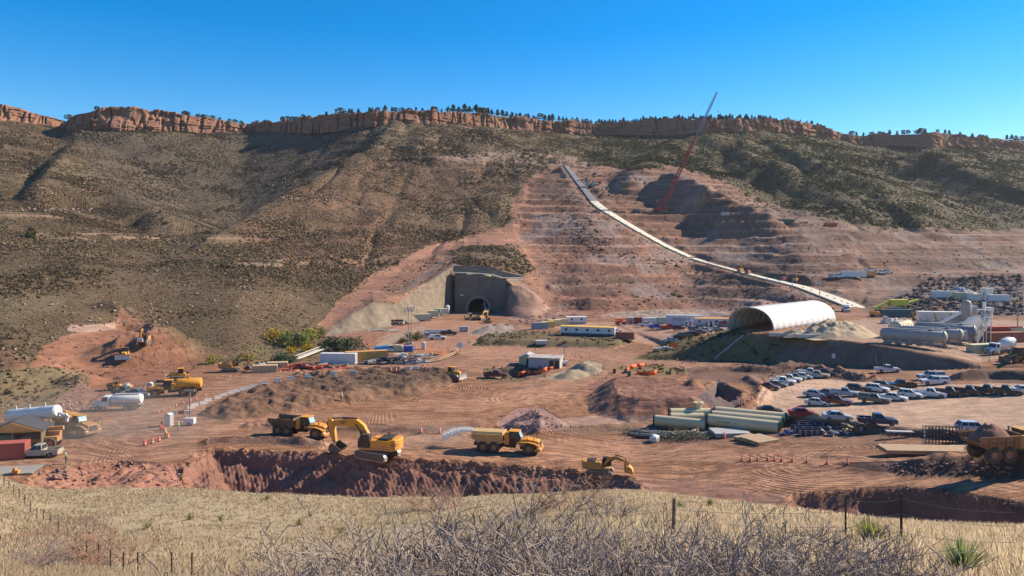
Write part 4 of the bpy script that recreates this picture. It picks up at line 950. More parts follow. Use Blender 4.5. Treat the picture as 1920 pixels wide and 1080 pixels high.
def excavator(label, loc, deg, sc, house_deg=0, boom=None, stick=None, bucket=None, yel=M_YEL, bmat=M_TRK, group=None, cat='excavator', bw=1.5, marks=False, lean=1.0):
    t = thing('excavator', label, cat, loc, deg, group, sc)
    for s in (-1, 1): track(t, -2.45, 2.45, s * 1.35, .5, .62)
    MB().box(0, 0, .62, 2.6, 2.2, .5).tube((0, 0, .8), (0, 0, 1.12), .8, n=20).build('undercarriage', M_TRK, t)
    h = bpy.data.objects.new('house', None) if False else None
    R = Matrix.Rotation(RAD(house_deg), 4, 'Z')
    def put(o): o.matrix_local = R @ o.matrix_local; return o
    body = MB().box(-.3, 0, 1.32, 4.6, 2.8, .3)
    body.box(-1.0, -.55 + .1, 2.0, 2.9, 1.7, 1.1).box(-1.0, .95, 1.95, 2.9, .9, 1.0).box(-.2, -.9, 1.9, 1.7, 1.0, .95)
    put(body.build('house', yel, t, bevel=.05))
    cw = MB().plan([(-2.3, -1.42), (-2.9, -1.3), (-3.25, -.6), (-3.25, .6), (-2.9, 1.3), (-2.3, 1.42)], 1.25, 2.62); put(cw.build('counterweight', yel, t, bevel=.08))
    eng = MB().box(-1.35, 0, 2.62, 1.5, 2.2, .16).tube((-1.3, -.7, 2.6), (-1.3, -.7, 3.1), .09).box(-2.0, .3, 2.68, .5, .9, .14).bar((-2.1, -1.35, 2.6), (.0, -1.35, 3.0), .05).bar((.0, -1.35, 2.4), (.0, -1.35, 3.0), .05).bar((-2.1, -1.35, 2.5), (-2.1, -1.35, 2.95), .05)
    put(eng.build('engine_deck', M_BLK, t))
    cab = MB().prof([(.55, 1.45), (.55, 3.1), (1.75, 3.1), (2.1, 2.2), (2.1, 1.45)], .45, 1.38); put(cab.build('cab', M_BLK, t, bevel=.04))
    gl = MB().prof([(.75, 2.1), (.75, 2.95), (1.62, 2.95), (1.9, 2.2), (1.9, 1.9)], 1.37, 1.41).prof([(1.80, 3.0), (2.14, 2.2), (2.14, 1.6), (2.10, 1.6), (2.10, 2.2), (1.76, 3.0)], .55, 1.3)
    put(gl.build('cab_window', M_GLASS, t))
    put(limb('boom', t, boom, 0, .62, yel)); put(limb('stick', t, stick, 0, .5, yel))
    bx, bz, ba = bucket
    prof_ = [(0.1, .25), (.55, .1), (.85, -.35), (.8, -.85), (.35, -1.2), (-.35, -1.25), (-.75, -1.05), (-.3, -1.12), (.2, -1.0), (.6, -.75), (.62, -.35), (.35, 0), (-.1, .1)]
    k = MB().prof([(x, z) for x, z in prof_], -bw / 2, bw / 2)
    for s in (-1, 1): k.prof([(-.1, .1), (.35, .1), (.8, -.4), (.7, -.95), (.3, -1.18), (-.75, -1.05)], s * bw / 2, s * (bw / 2 - .06))
    for i in range(5): k.box(-.85, (-.5 + i / 4) * bw * .9, -1.06, .35, .1, .08)
    bo = k.build('bucket', bmat, t); bo.matrix_local = R @ Matrix.Translation((bx, 0, bz)) @ Matrix.Rotation(ba, 4, 'Y')
    c = MB(); b0, b1, b2 = boom[0], boom[len(boom) // 2], boom[-1]
    for s in (-1, 1): c.tube((1.3, s * .42, 1.6), ((b0[0] + b1[0]) / 2 + .2, s * .42, (b0[1] + b1[1]) / 2 + .1), .11).tube(((b0[0] + b1[0]) / 2, s * .42, (b0[1] + b1[1]) / 2), (b1[0] - .1, s * .42, b1[1] - .1), .07)
    c.tube((b1[0] - .2, 0, b1[1] + .55), ((b1[0] + stick[0][0]) / 2, 0, (b1[1] + stick[0][1]) / 2 + .35), .13).tube(((b1[0] + stick[0][0]) / 2, 0, (b1[1] + stick[0][1]) / 2 + .35), (stick[0][0], 0, stick[0][1]), .08)
    e = stick[-1]; c.tube((stick[0][0] + .35, 0, stick[0][1] - .5), (e[0] + .45, 0, e[1] + .5), .11).bar((e[0] + .45, -.12, e[1] + .5), (bx + .35, -.12, bz + .1), .08)
    put(c.build('hydraulic_cylinder', M_BLK, t))
    return t
BIG = dict(boom=[(1.0, 1.9, .75), (2.2, 3.7, 1.0), (3.0, 4.2, 1.05), (4.3, 4.2, .9), (6.1, 4.05, .6)], stick=[(6.75, 4.55, .35), (6.4, 3.9, .85), (5.95, 1.6, .45)], bucket=(5.8, 1.45, .5))
def dozer(label, loc, deg, sc=1.0, yel=M_YEL, group=None):
    t = thing('bulldozer', label, 'bulldozer', loc, deg, group, sc)
    for s in (-1, 1): track(t, -2.0, 1.9, s * 1.1, .55, .6)
    MB().prof([(-.3, .9), (-.3, 1.9), (.6, 2.0), (1.9, 1.85), (2.0, .9)], -.55, .55).box(-1.1, 0, 1.3, 1.7, 1.7, .9).box(0, 0, .7, 3.2, 1.5, .5).build('body', yel, t, bevel=.05)
    MB().prof([(-1.4, 1.6), (-1.4, 2.95), (-.2, 2.95), (.05, 1.8), (.05, 1.6)], -.7, .7).build('cab', M_GLASS, t)
    r = MB().box(-.7, 0, 3.02, 1.5, 1.6, .12)
    for s in (-1, 1):
        for x in (-1.4, -.2): r.bar((x, s * .72, 1.7), (x, s * .72, 3.0), .1)
    r.build('cab_roof', yel, t); MB().tube((.8, .3, 1.9), (.8, .3, 2.8), .08).build('exhaust', M_BLK, t)
    b = []
    for i in range(9): a = -.9 + 1.8 * i / 8; b.append((2.95 - .25 * cos(a) + .0, .75 + .72 * sin(a) / sin(.9)))
    MB().prof(b + [(x + .09, z) for x, z in b[::-1]], -1.95, 1.95).build('blade', M_STEEL, t)
    for s in (-1, 1): MB().bar((0, s * 1.5, .55), (2.7, s * 1.5, .4), .18).build('push_arm', yel, t); MB().tube((1.5, s * .5, 1.6), (2.7, s * .6, 1.0), .08).build('blade_cylinder', M_BLK, t)
    MB().box(-2.4, 0, 1.0, .5, 1.6, .5).box(-2.7, 0, .6, .12, .2, 1.1).build('ripper', yel, t)
    return t
def loader(label, loc, deg, sc=1.0, yel=M_YEL, group=None):
    t = thing('wheel_loader', label, 'wheel loader', loc, deg, group, sc)
    MB().prof([(-3.3, 1.0), (-3.3, 2.0), (-2.9, 2.3), (-1.0, 2.45), (-1.0, .9)], -.95, .95).box(.7, 0, 1.2, 2.0, 1.3, .9).build('body', yel, t, bevel=.05)
    MB().prof([(-1.0, 1.5), (-1.0, 3.3), (.4, 3.3), (.6, 2.2), (.6, 1.5)], -.75, .75).build('cab', M_GLASS, t)
    MB().box(-.3, 0, 3.36, 1.7, 1.6, .12).build('cab_roof', yel, t)
    for x in (1.5, -1.8):
        for s in (-1, 1): big_wheel(t, x, s * 1.1, .8, .6)
    a = MB()
    for s in (-1, 1): a.bar((.7, s * .5, 2.0), (2.6, s * .5, 1.5), .3, .3).bar((2.6, s * .5, 1.5), (3.4, s * .5, .6), .3, .3)
    a.build('lift_arm', yel, t)
    MB().prof([(3.2, .1), (3.15, 1.2), (3.5, 1.4), (3.4, .9), (3.5, .3), (4.6, .15), (4.6, .08)], -1.45, 1.45).build('bucket', M_TRK, t)
    return t
def telehandler(label, loc, deg, sc=1.0, yel=M_YEL, name='telehandler', group=None):
    t = thing(name, label, 'telehandler', loc, deg, group, sc)
    MB().box(0, 0, 1.15, 4.6, 1.5, .7).box(-1.2, -.6, 1.7, 2.0, .8, .6).build('chassis', yel, t, bevel=.05)
    MB().prof([(-.6, 1.3), (-.6, 2.6), (.5, 2.6), (.9, 1.7), (.9, 1.3)], .3, 1.05).build('cab', M_GLASS, t)
    MB().bar((-2.7, -.25, 2.5), (2.9, -.25, 2.15), .45, .5).bar((2.9, -.25, 2.15), (4.4, -.25, 1.8), .3, .34).build('boom', yel, t)
    MB().bar((4.4, -.25, 1.8), (4.5, -.25, .5), .3).box(4.6, -.25, .7, .1, 1.3, .8).bar((4.6, .1, .35), (5.6, .1, .35), .1).bar((4.6, -.6, .35), (5.6, -.6, .35), .1).build('fork_carriage', M_BLK, t)
    for x in (1.6, -1.6):
        for s in (-1, 1): wheel(t, x, s * .95, .68, .45, M_YELD)
    return t
def roller(label, loc, deg):
    t = thing('soil_roller', label, 'road roller', loc, deg)
    MB().prof([(-2.9, .9), (-2.9, 1.6), (-1.2, 1.85), (-1.2, .8)], -.8, .8).box(-.6, 0, 1.0, 1.6, 1.5, .6).build('body', M_YEL, t, bevel=.06)
    for s in (-1, 1): wheel(t, -1.7, s * .85, .75, .5, M_YELD)
    c = MB().box(-.5, 0, 2.75, 1.5, 1.6, .1)
    for s in (-1, 1):
        for x in (-1.1, .1): c.bar((x, s * .7, 1.2), (x, s * .7, 2.7), .08)
    c.build('canopy', M_BLK, t); MB().box(-.7, 0, 1.6, .6, .6, .7).build('seat', M_BLK, t)
    f = MB()
    for s in (-1, 1): f.box(1.4, s * 1.15, .8, 2.4, .12, .4)
    f.box(.3, 0, .9, .5, 2.2, .5).box(2.5, 0, .8, .2, 2.4, .4).build('drum_frame', M_YEL, t)
    MB().tube((1.4, -1.05, .76), (1.4, 1.05, .76), .76, n=24).build('drum', M_STEEL, t)
    return t
def road_truck(label, loc, deg, kind='water', sc=1.0, name='water_truck', cat='truck', group=None, cabm=M_WHITE, tankm=M_WHITE):
    t = thing(name, label, cat, loc, deg, group, sc)
    MB().prof([(2.0, .9), (2.0, 1.75), (3.4, 1.6), (3.7, 1.3), (3.7, .7), (2.2, .7)], -.85, .85).build('hood', cabm, t, bevel=.05)
    MB().prof([(.6, .8), (.6, 2.75), (1.8, 2.75), (2.1, 1.75), (2.1, .8)], -1.0, 1.0).build('cab', cabm, t, bevel=.05)
    g = MB().prof([(.95, 1.75), (.95, 2.5), (1.7, 2.5), (1.95, 1.75)], -1.03, 1.03); g.box(1.98, 0, 2.15, .06, 1.7, .75, ry=-.28).build('windows', M_GLASS, t)
    MB().box(3.72, 0, 1.15, .06, 1.2, .7).box(3.85, 0, .6, .2, 2.3, .3).box(-1.2, 0, .85, 8.2, .8, .3).build('chassis', M_GST, t)
    for x in (2.7, -2.5, -3.9):
        for s in (-1, 1): wheel(t, x, s * 1.0, .52, .34 if x > 0 else .5, M_GREYB)
    if kind == 'water':
        k = MB(); k.lathe([(.01, -5.1), (.9, -5.1), (1.0, -4.95), (1.0, .1), (.9, .3), (.01, .3)], (0, 0, 0), 20, 'X'); k.v = [(x, y * 1.15, z * .9 + 2.05) for x, y, z in k.v]
        k.build('water_tank', tankm, t); MB().box(-2.4, 0, 3.0, 4.6, .9, .12).box(-2.4, 0, 1.1, 5.0, 2.0, .2).build('catwalk', M_GREYB, t)
    elif kind == 'mixer':
        k = MB(); k.lathe([(.01, -3.0), (.6, -3.0), (1.15, -1.6), (1.25, -.2), (.9, 1.4), (.4, 2.0), (.01, 2.0)], (0, 0, 0), 18, 'X')
        R = Matrix.Translation((-2.2, 0, 2.5)) @ Matrix.Rotation(RAD(14), 4, 'Y'); k.v = [tuple(R @ Vector(p)) for p in k.v]; k.build('mixer_drum', tankm, t)
        MB().prof([(-5.2, 1.2), (-5.6, 3.4), (-4.8, 3.7), (-4.4, 2.0), (-4.4, 1.0)], -.5, .5).build('chute', M_WHITE, t)
    elif kind == 'box':
        MB().box(-2.3, 0, 2.2, 5.6, 2.3, 2.4).build('cargo_box', tankm, t)
    return t
def person(label, loc, deg, group=None, pose=0):
    t = thing('person', label, 'person', loc, deg, group)
    J = [(0, 0, .95), (0, 0, 1.2), (0, 0, 1.42), (0, 0, 1.52), (0, 0, 1.66), (0, .1, .92), (.08, .12, .5), (.02, .13, .08), (.2, .13, .04), (0, -.1, .92), (.04, -.12, .5), (-.1, -.13, .08), (.08, -.13, .04),
         (0, .19, 1.4), (.02, .26, 1.12), (.16, .25, .9), (0, -.19, 1.4), (.02, -.26, 1.12), (.14, -.25, .9)]
    E = [(0, 1), (1, 2), (2, 3), (3, 4), (0, 5), (5, 6), (6, 7), (7, 8), (0, 9), (9, 10), (10, 11), (11, 12), (2, 13), (13, 14), (14, 15), (2, 16), (16, 17), (17, 18)]
    Rr = [.15, .15, .16, .06, .1, .1, .07, .05, .05, .1, .07, .05, .05, .06, .05, .04, .06, .05, .04]
    me = bpy.data.meshes.new('body'); me.from_pydata(J, E, []); me.materials.append(M_CLOTH)
    o = bpy.data.objects.new('body', me); COL.objects.link(o); o.parent = t
    m = o.modifiers.new('skin', 'SKIN'); me.skin_vertices.new() if not me.skin_vertices else None
    for i, r in enumerate(Rr): me.skin_vertices[0].data[i].radius = (r, r * 1.1)
    me.skin_vertices[0].data[0].use_root = True
    o.modifiers.new('sub', 'SUBSURF').levels = 1
    MB().lathe([(.13, .93), (.17, 1.0), (.19, 1.25), (.2, 1.42), (.09, 1.5)], n=12).build('vest', M_VEST, t)
    MB().lathe([(.0, 1.46), (.07, 1.5), (.1, 1.6), (.1, 1.68), (.05, 1.76)], n=12).build('head', M_SKIN, t)
    MB().lathe([(.16, 1.69), (.125, 1.7), (.12, 1.76), (.07, 1.83), (.0, 1.85)], n=12).build('hard_hat', M_WHITE, t)
    return t

# ---------------------------------------------------------------- site buildings and plant
def container(label, loc, deg, L, mat, group=None, doormat=None, H=2.6, name='shipping_container', cat='container', sc=1.0):
    t = thing(name, label, cat, loc, deg, group, sc)
    p = []; x = -L / 2 + .15; W_ = 1.2; k = 0
    while x < L / 2 - .15: p.append((x, -W_ + (.07 if k % 4 in (1, 2) else 0))); x += .18; k += 1
    q = [(a, -b) for a, b in p[::-1]]
    MB().plan(p + q, .15, H - .12).build('wall', mat, t)
    f = MB().box(0, 0, H - .06, L, 2.44, .1).box(0, 0, .08, L, 2.44, .14)
    for sx in (-1, 1):
        for sy in (-1, 1): f.box(sx * (L / 2 - .07), sy * 1.16, H / 2, .16, .14, H - .05)
    f.build('frame', mat, t)
    for s in (-1, 1): MB().box(L / 2 - .04, s * .56, H / 2, .06, 1.05, H - .4).build('door', doormat or mat, t)
    m = MB()
    for s in (-.8, -.3, .3, .8): m.tube((L / 2 + .02, s, .3), (L / 2 + .02, s, H - .3), .03, n=6)
    m.build('lock_rod', M_GST, t)
    return t
def office(label, loc, deg, L, wall, base, roof, group=None, nwin=4, sc=1.0, W_=3.2, H=3.1, writing=None):
    t = thing('office_trailer', label, 'office trailer', loc, deg, group, sc)
    MB().box(0, 0, 1.95, L, W_, 2.1).build('wall', wall, t); MB().box(0, 0, .5, L - .1, W_ - .1, .95).build('skirt', base, t)
    MB().prof([(-W_ / 2 - .12, 3.0), (0, 3.3), (W_ / 2 + .12, 3.0), (W_ / 2 + .12, 3.15), (0, 3.45), (-W_ / 2 - .12, 3.15)], -L / 2 - .12, L / 2 + .12).build('roof', roof, t).rotation_euler.z = pi / 2
    for i in range(nwin):
        x = -L / 2 + L * (i + .5) / nwin
        w = MB().box(x, -W_ / 2 - .02, 2.1, 1.1, .06, 1.0).build('window_frame', M_WHITE, t); MB().box(x, -W_ / 2 - .055, 2.1, .9, .03, .8).build('pane', M_GLASS, w)
    d = MB().box(L / 2 + .03, 0, 1.75, .06, .95, 2.0).build('door', M_GREYB, t)
    return t
def text_on(parent, s, loc, size, mat, rz=0, rx=pi / 2, name='lettering', tilt=0):
    c = bpy.data.curves.new('writing', 'FONT'); c.body = s; c.size = size; c.extrude = .01; c.materials.append(mat); c.align_x = 'CENTER'; c.align_y = 'CENTER'
    q = bpy.data.objects.new('writing', c); COL.objects.link(q); bpy.context.view_layer.update(); me = bpy.data.meshes.new_from_object(q.evaluated_get(bpy.context.evaluated_depsgraph_get())); bpy.data.objects.remove(q)
    o = bpy.data.objects.new(name, me); COL.objects.link(o); o.parent = parent; o.location = loc; o.rotation_euler = (rx, tilt, rz); return o

# fabric dome
def dome():
    m, nt, b = mat_new('dome_fabric'); b.inputs['Roughness'].default_value = .55
    tr_ = nd(nt, 'BsdfTranslucent'); tr_.inputs[0].default_value = (.8, .72, .58, 1); mx = nd(nt, 'MixShader'); mx.inputs[0].default_value = .15; nt.links.new(b.outputs[0], mx.inputs[1]); nt.links.new(tr_.outputs[0], mx.inputs[2]); nt.links.new(mx.outputs[0], nt.nodes['Material Output'].inputs[0])
    tc = nd(nt, 'TexCoord'); ns = nd(nt, 'TexNoise', Scale=.4, Detail=5.0); nt.links.new(tc.outputs['Object'], ns.inputs['Vector'])
    nt.links.new(mixc(nt, (.74, .74, .72), (.56, .51, .45), ramp(nt, ns.outputs[0], .5, .8, 0, .3)), b.inputs['Base Color'])
    a = RAD(43); p = Vector((77.6, 219.5, 0)); w = 15.2; Lx = 42.5; h = 6.6
    c0 = p + Vector((-sin(a), cos(a), 0)) * w / 2; z0 = 9.15
    t = thing('fabric_shelter', 'large white arched fabric shelter open at its near end on the grassy bank', 'shelter', (c0.x, c0.y, z0), 43)
    nb = 11; sub = 6; nr = 28; co = []
    for i in range(nb * sub + 1):
        x = Lx * i / (nb * sub); u = (i % sub) / sub; sag = .16 * sin(pi * u)
        for j in range(nr + 1):
            th = pi * j / nr; y = -cos(th) * (w / 2 - sag) ; z = (sin(th) ** .82) * (h - sag)
            co.append((x, y, z))
    fa = grid_faces(nb * sub + 1, nr + 1); me = mesh_from('cover', np.array(co), fa, m, True); o = link('cover', me, t)
    so = o.modifiers.new('t', 'SOLIDIFY'); so.thickness = .06
    k = MB()
    for i in range(nb + 1):
        x = Lx * i / nb + (.1 if i == 0 else 0); P = []
        for j in range(nr // 2 + 1): th = pi * j / (nr // 2); P.append((x, -cos(th) * (w / 2 - .3), (sin(th) ** .82) * (h - .3)))
        for A, B in zip(P[:-1], P[1:]): k.bar(A, B, .16, .16)
    for th in (.5, 1.1, 1.57, 2.0, 2.6): k.bar((0, -cos(th) * (w / 2 - .35), (sin(th) ** .82) * (h - .35)), (Lx, -cos(th) * (w / 2 - .35), (sin(th) ** .82) * (h - .35)), .09)
    k.build('arch_frame', M_GST, t)
    for s in (-1, 1):
        b = MB()
        for i in range(16): b.box(Lx * (i + .5) / 16, s * (w / 2 - .1), -.35, Lx / 16 - .08, .8, .95)
        b.build('block_base', M_CONC, t)
    e = MB(); P = [(Lx - .2, -w / 2 + .15, 0)] + [(Lx - .2, -cos(pi * j / 20) * (w / 2 - .12), (sin(pi * j / 20) ** .82) * (h - .12)) for j in range(1, 20)] + [(Lx - .2, w / 2 - .15, 0)]
    e.add(P + [(x + .1, y, z) for x, y, z in P], [list(range(21)), list(range(21, 42))[::-1]]).build('end_wall', m, t)
dome()

def heap_obj(label, px, py, rx, ry, h, mat, seed, name='soil_heap', cat='heap', deg=0, n=44, rough=.22, group=None):
    o = MB().heap(rx, ry, h, seed, n, 0, rough).build(name, mat, None, at(px, py, -.15), RAD(deg)); return tag(o, label, cat, group)
heap_obj('long ridge of pale sand beside the white fabric shelter', 1568, 628, 12.5, 7, 4.6, M_SAND, 3, 'sand_heap', 'sand heap', 15, 60, .3)
heap_obj('low sand heap against the near corner of the white shelter', 1492, 628, 4.6, 2.6, 1.9, M_SAND, 8, 'sand_heap', 'sand heap', 10)
o = MB()
for i in range(5): o.box(-4.2 + i * 2.1, 0, .2, 2.0, .7, .95)
tag(o.build('block_wall', M_CONC, None, at(1478, 629), RAD(-12)), 'low grey block wall in front of the sand heap by the shelter', 'wall')
o = MB()
for i in range(5): o.box(-4 + i * 2.0, 0, .25, 1.9, .7, 1.05)
tag(o.build('block_wall', M_CONC, None, at(1528, 632), RAD(-8)), 'low concrete block wall below the long pale sand ridge', 'wall')
o = MB().tube((0, 0, 0), (9.5, 9.0, 5.6), .22, n=10).build('drain_pipe', M_GREYB, None, at(1340, 674, .2)); tag(o, 'thin pale drain pipe running straight down the grassy bank', 'pipe')
e = at(1393, 630); s_ = at(1340, 674); o.data.transform(Matrix.Identity(4)); o.data = MB().tube((0, 0, 0), tuple(e - s_), .2, n=10).mesh('drain_pipe', M_GREYB)

# batching plant
M_SILO = PM('silo_grey', (.31, .30, .28), .5, 0, .45, .5)
def silo(label, px, py, deg, L=14.0, r=1.65, mat=M_SILO, dz=0, group='horizontal cement silos'):
    t = thing('horizontal_silo', label, 'silo', at(px, py, dz), deg, group)
    k = MB().lathe([(.01, -L / 2 - .9), (r * .5, -L / 2 - .75), (r * .86, -L / 2 - .35), (r, -L / 2), (r, L / 2), (r * .86, L / 2 + .35), (r * .5, L / 2 + .75), (.01, L / 2 + .9)], (0, 0, r + 1.3), 26, 'X')
    for x in np.linspace(-L / 2, L / 2, 6): k.lathe([(r + .02, x - .06), (r + .09, x - .06), (r + .09, x + .06), (r + .02, x + .06)], (0, 0, r + 1.3), 26, 'X')
    k.build('tank_shell', mat, t)
    h = MB()
    for i in range(5):
        x = -L / 2 + L * (i + .5) / 5 * .86; h.box(x, 0, 1.1, 1.5, 1.8, 1.4, tx=1.35, ty=1.3)
    h.build('discharge_hopper', mat, t)
    f = MB()
    for s in (-1, 1):
        f.box(0, s * 1.3, .9, L, .14, .22)
        for x in np.linspace(-L / 2 + .4, L / 2 - .4, 6): f.bar((x, s * 1.3, 0), (x, s * 1.3, 1.9), .16)
    f.build('support_frame', M_GST, t)
    w = MB().box(0, 0, 2 * r + 1.36, L * .95, .8, .06)
    for x in np.linspace(-L / 2, L / 2, 9): w.bar((x, .45, 2 * r + 1.3), (x, .45, 2 * r + 1.9), .05)
    w.bar((-L / 2, .45, 2 * r + 1.9), (L / 2, .45, 2 * r + 1.9), .05).tube((L * .3, 0, 2 * r + 1.3), (L * .3, 0, 2 * r + 1.7), .35)
    w.build('walkway', M_GREYB, t)
    for s in (-1, 1): wheel(t, L / 2 + .2, s * 1.0, .5, .35)
    return t
silo('long grey horizontal silo, nearest of the row at the concrete plant', 1712, 650, -28)
silo('grey horizontal silo, second of the row at the concrete plant', 1744, 645, -28)
silo('dark blue grey horizontal silo, farthest of the row beside the conveyor', 1771, 640, -28, 14, 1.9, PM('blue_grey_paint', (.12, .17, .21), .5, 0, .3, .6))
silo('short pale silo with a round end behind the row of grey silos', 1690, 633, 42, 9, 1.8, M_CREAM)
def truss(k, A, B, h, w, n, r=.07):
    A, B = Vector(A), Vector(B); d = B - A; side = Vector((-d.y, d.x, 0)).normalized() * w / 2; up = Vector((0, 0, h))
    for s in (-1, 1):
        k.bar(A + side * s, B + side * s, r * 2); k.bar(A + side * s + up, B + side * s + up, r * 2)
        for i in range(n):
            p, q = A + d * i / n, A + d * (i + 1) / n
            k.bar(p + side * s, p + side * s + up, r); k.bar(p + side * s + (up if i % 2 else up * 0), q + side * s + (up * 0 if i % 2 else up), r)
    for i in range(n + 1): p = A + d * i / n; k.bar(p + side, p - side, r); k.bar(p + side + up, p - side + up, r)
    return k
def plant():
    b = at(1822, 650); t = thing('enclosed_conveyor', 'white inclined truss conveyor with a pale box hood at the concrete plant', 'conveyor', b, 0, sc=.9)
    e = Vector((8.5, 5.0, 8.0))
    truss(MB(), (0, 0, .4), e, 1.5, 1.8, 11, .09).build('truss', M_WHITE, t)
    M = Matrix.Translation((0, 2.2, 5.6)) @ Matrix.Rotation(RAD(30), 4, 'Z') @ Matrix.Rotation(RAD(-22), 4, 'Y')
    k = MB().prof([(-1.9, -1.6), (-1.9, 1.2), (0, 1.7), (1.9, 1.2), (1.9, -1.6)], -5.2, 5.2); k.v = [tuple(M @ Vector((y, -x, z))) for x, y, z in k.v]; k.build('hood', M_GREYB, t)
    for x, y in ((8.5, 4.0), (8.5, 6.2), (4.6, 1.6), (4.6, 4.0)): MB().bar((x, y, 0), (x + .1, y, 7.0 if x > 8 else 3.8), .22).build('leg', M_WHITE, t)
    b = at(1846, 630); t = thing('batch_tower', 'tall white mixing tower with platform and pipes above the conveyor', 'tower', b, 15, sc=.82)
    k = MB()
    for x in (-1.5, 1.5):
        for y in (-1.5, 1.5): k.bar((x, y, 0), (x, y, 9.5), .2)
    for z in (4, 6.8, 9.5): k.box(0, 0, z, 3.6, 3.6, .14)
    for z in (0, 4): k.bar((-1.5, -1.5, z), (1.5, -1.5, z + 3.6), .12).bar((1.5, -1.5, z), (1.5, 1.5, z + 3.6), .12)
    k.build('frame', M_WHITE, t)
    MB().lathe([(.01, 4.6), (.3, 4.6), (1.2, 5.8), (1.2, 8.6), (.8, 9.2), (.01, 9.3)], n=18).build('mixer_tank', M_GREYB, t)
    MB().box(2.3, 0, 9.6, 2.4, 1.8, 1.6).tube((3.0, 0, 8.8), (3.0, 0, 6.4), .5).tube((-.3, 0, 9.5), (-.3, 0, 12.2), .5).box(.6, 0, 11.2, .2, .2, 3).build('dust_collector', M_WHITE, t)
    b = at(1812, 628); t = thing('vertical_silo', 'short grey vertical silo with domed cap beside the white conveyor', 'silo', b, 0)
    MB().lathe([(.01, 3.2), (.4, 3.2), (1.3, 4.8), (1.3, 9.6), (1.0, 10.1), (.4, 10.4), (.01, 10.45)], n=20).build('tank_shell', M_SILO, t)
    for a in range(4): MB().bar((1.2 * cos(a * pi / 2 + .7), 1.2 * sin(a * pi / 2 + .7), 0), (1.2 * cos(a * pi / 2 + .7), 1.2 * sin(a * pi / 2 + .7), 5.2), .18).build('leg', M_GST, t)
    b = at(1800, 628); t = thing('inclined_conveyor', 'long pale covered conveyor rising right to the vertical silo', 'conveyor', b, 0)
    k = MB().bar((-7, 2, 1.0), (7.5, 4.2, 7.6), 2.2, 2.2); k.build('casing', M_GREYB, t)
    for x in (-3, 1, 5): MB().bar((x, 1.5, 0), (x + .2, 2.6, 3 + x * .45), .18).bar((x, 3.6, 0), (x + .2, 3.4, 3 + x * .45), .18).box(x + .1, 2.5, 1.2, .12, 2, .12).build('trestle', M_WHITE, t)
    b = at(1766, 616); t = thing('aggregate_bin', 'pale aggregate bin with sloping white hoppers behind the silos', 'hopper', b, -8)
    k = MB()
    for i in range(3): k.box(-5 + i * 4.6, 0, 4.0, 3.0, 2.6, 2.8, tx=1.45, ty=1.4)
    k.build('hopper', M_WHITE, t); l = MB().box(-.4, 0, 2.3, 14, 2.8, .3)
    for i in range(7):
        for s in (-1, 1): l.bar((-7 + i * 2.2, s * 1.5, 0), (-7 + i * 2.2, s * 1.5, 3.6), .18)
    for s in (-1, 1): l.bar((4.2, s * 1.5, 5), (7.5, s * .8, 7), .2).bar((7.5, s * .8, 7), (10, s * 1.5, 4.5), .2)
    l.build('frame', M_GREYB, t)
plant()
container('cream box trailer parked beside the mixer truck', at(1842, 663), 18, 8.5, M_CREAM, None, name='box_trailer', cat='trailer')
road_truck('white concrete mixer truck beside the cream box trailer', at(1872, 664), 200, 'mixer', 1.1, 'mixer_truck', 'mixer truck')
container('red container with pale roof edge, near one behind the conveyor', at(1884, 643), 8, 11, M_RUST, None, H=3.2)
container('red container with pale roof, far one behind the conveyor', at(1878, 632), 8, 12, M_RED, None, H=3.2)
container('cream container at the right edge behind the red ones', at(1912, 630), 4, 9, M_CREAM)
container('dark teal container standing in front of the yellow screening machine', at(1678, 595), 2, 13.5, M_TEAL, H=2.9)
t = thing('screening_machine', 'yellow screening machine behind the dark teal container', 'screener', at(1675, 583), 4, sc=1.3)
MB().bar((-6, 0, .8), (-1, 0, 3.2), 1.2, .6).box(1.5, 0, 2.6, 5.5, 2.4, 1.8).bar((4, 0, 2.4), (8, 0, 3.4), 1.0, .5).build('body', PM('lime_yellow', (.62, .55, .06), .5, 0, .25, .8), t)
for s in (-1, 1): track(t, -2, 3.5, s * 1.0, .45, .5)
t = thing('excavator', 'small yellow excavator standing left of the dark teal container', 'excavator', at(1643, 592), 200, sc=.01); COL.objects.unlink(t); bpy.data.objects.remove(t)
excavator('yellow excavator left of the dark teal container', at(1643, 594), 20, .8, 0, **{k: BIG[k] for k in BIG})
loader('yellow wheel loader near the dark rockfill, left one', at(1722, 590), 200, .8)
loader('yellow wheel loader near the dark rockfill, right one', at(1752, 590), 160, .9)
excavator('pale yellow excavator with its arm reaching left behind the silos', at(1738, 603), 175, .75, 0, yel=M_YELD, **{k: BIG[k] for k in BIG})
for i, (px, py) in enumerate(((1655, 606), (1663, 605), (1671, 604), (1679, 603))):
    o = MB().box(0, 0, .6, 1.1, 1.1, 1.2, tx=.85, ty=.85).lathe([(.5, 1.15), (.35, 1.3), (.01, 1.32)], n=8).build('bulk_bag', M_WHITE, None, at(px, py), .3 * i); tag(o, 'white bulk bag in the short row before the teal container', 'bag', 'white bulk bags')
def toilet(label, px, py, deg, mat=M_GREYB, group='portable toilets', sc=1.0):
    t = thing('portable_toilet', label, 'toilet', at(px, py), deg, group, sc)
    MB().box(0, 0, 1.1, 1.15, 1.15, 2.1).box(0, 0, .05, 1.25, 1.3, .12).build('cabin', mat, t)
    MB().prof([(-.62, 2.15), (0, 2.42), (.62, 2.15)], -.62, .62).build('roof', M_WHITE, t)
    d = MB().box(0, -.6, 1.1, .85, .05, 1.85).build('door', M_WHITE, t); MB().box(.3, -.64, 1.1, .08, .04, .16).build('handle', M_BLK, d); return t
toilet('grey portable toilet beside the grey pickup at the left roadside', 282, 736, 10)
toilet('white and grey portable toilet left of the light tower', 317, 798, -10)
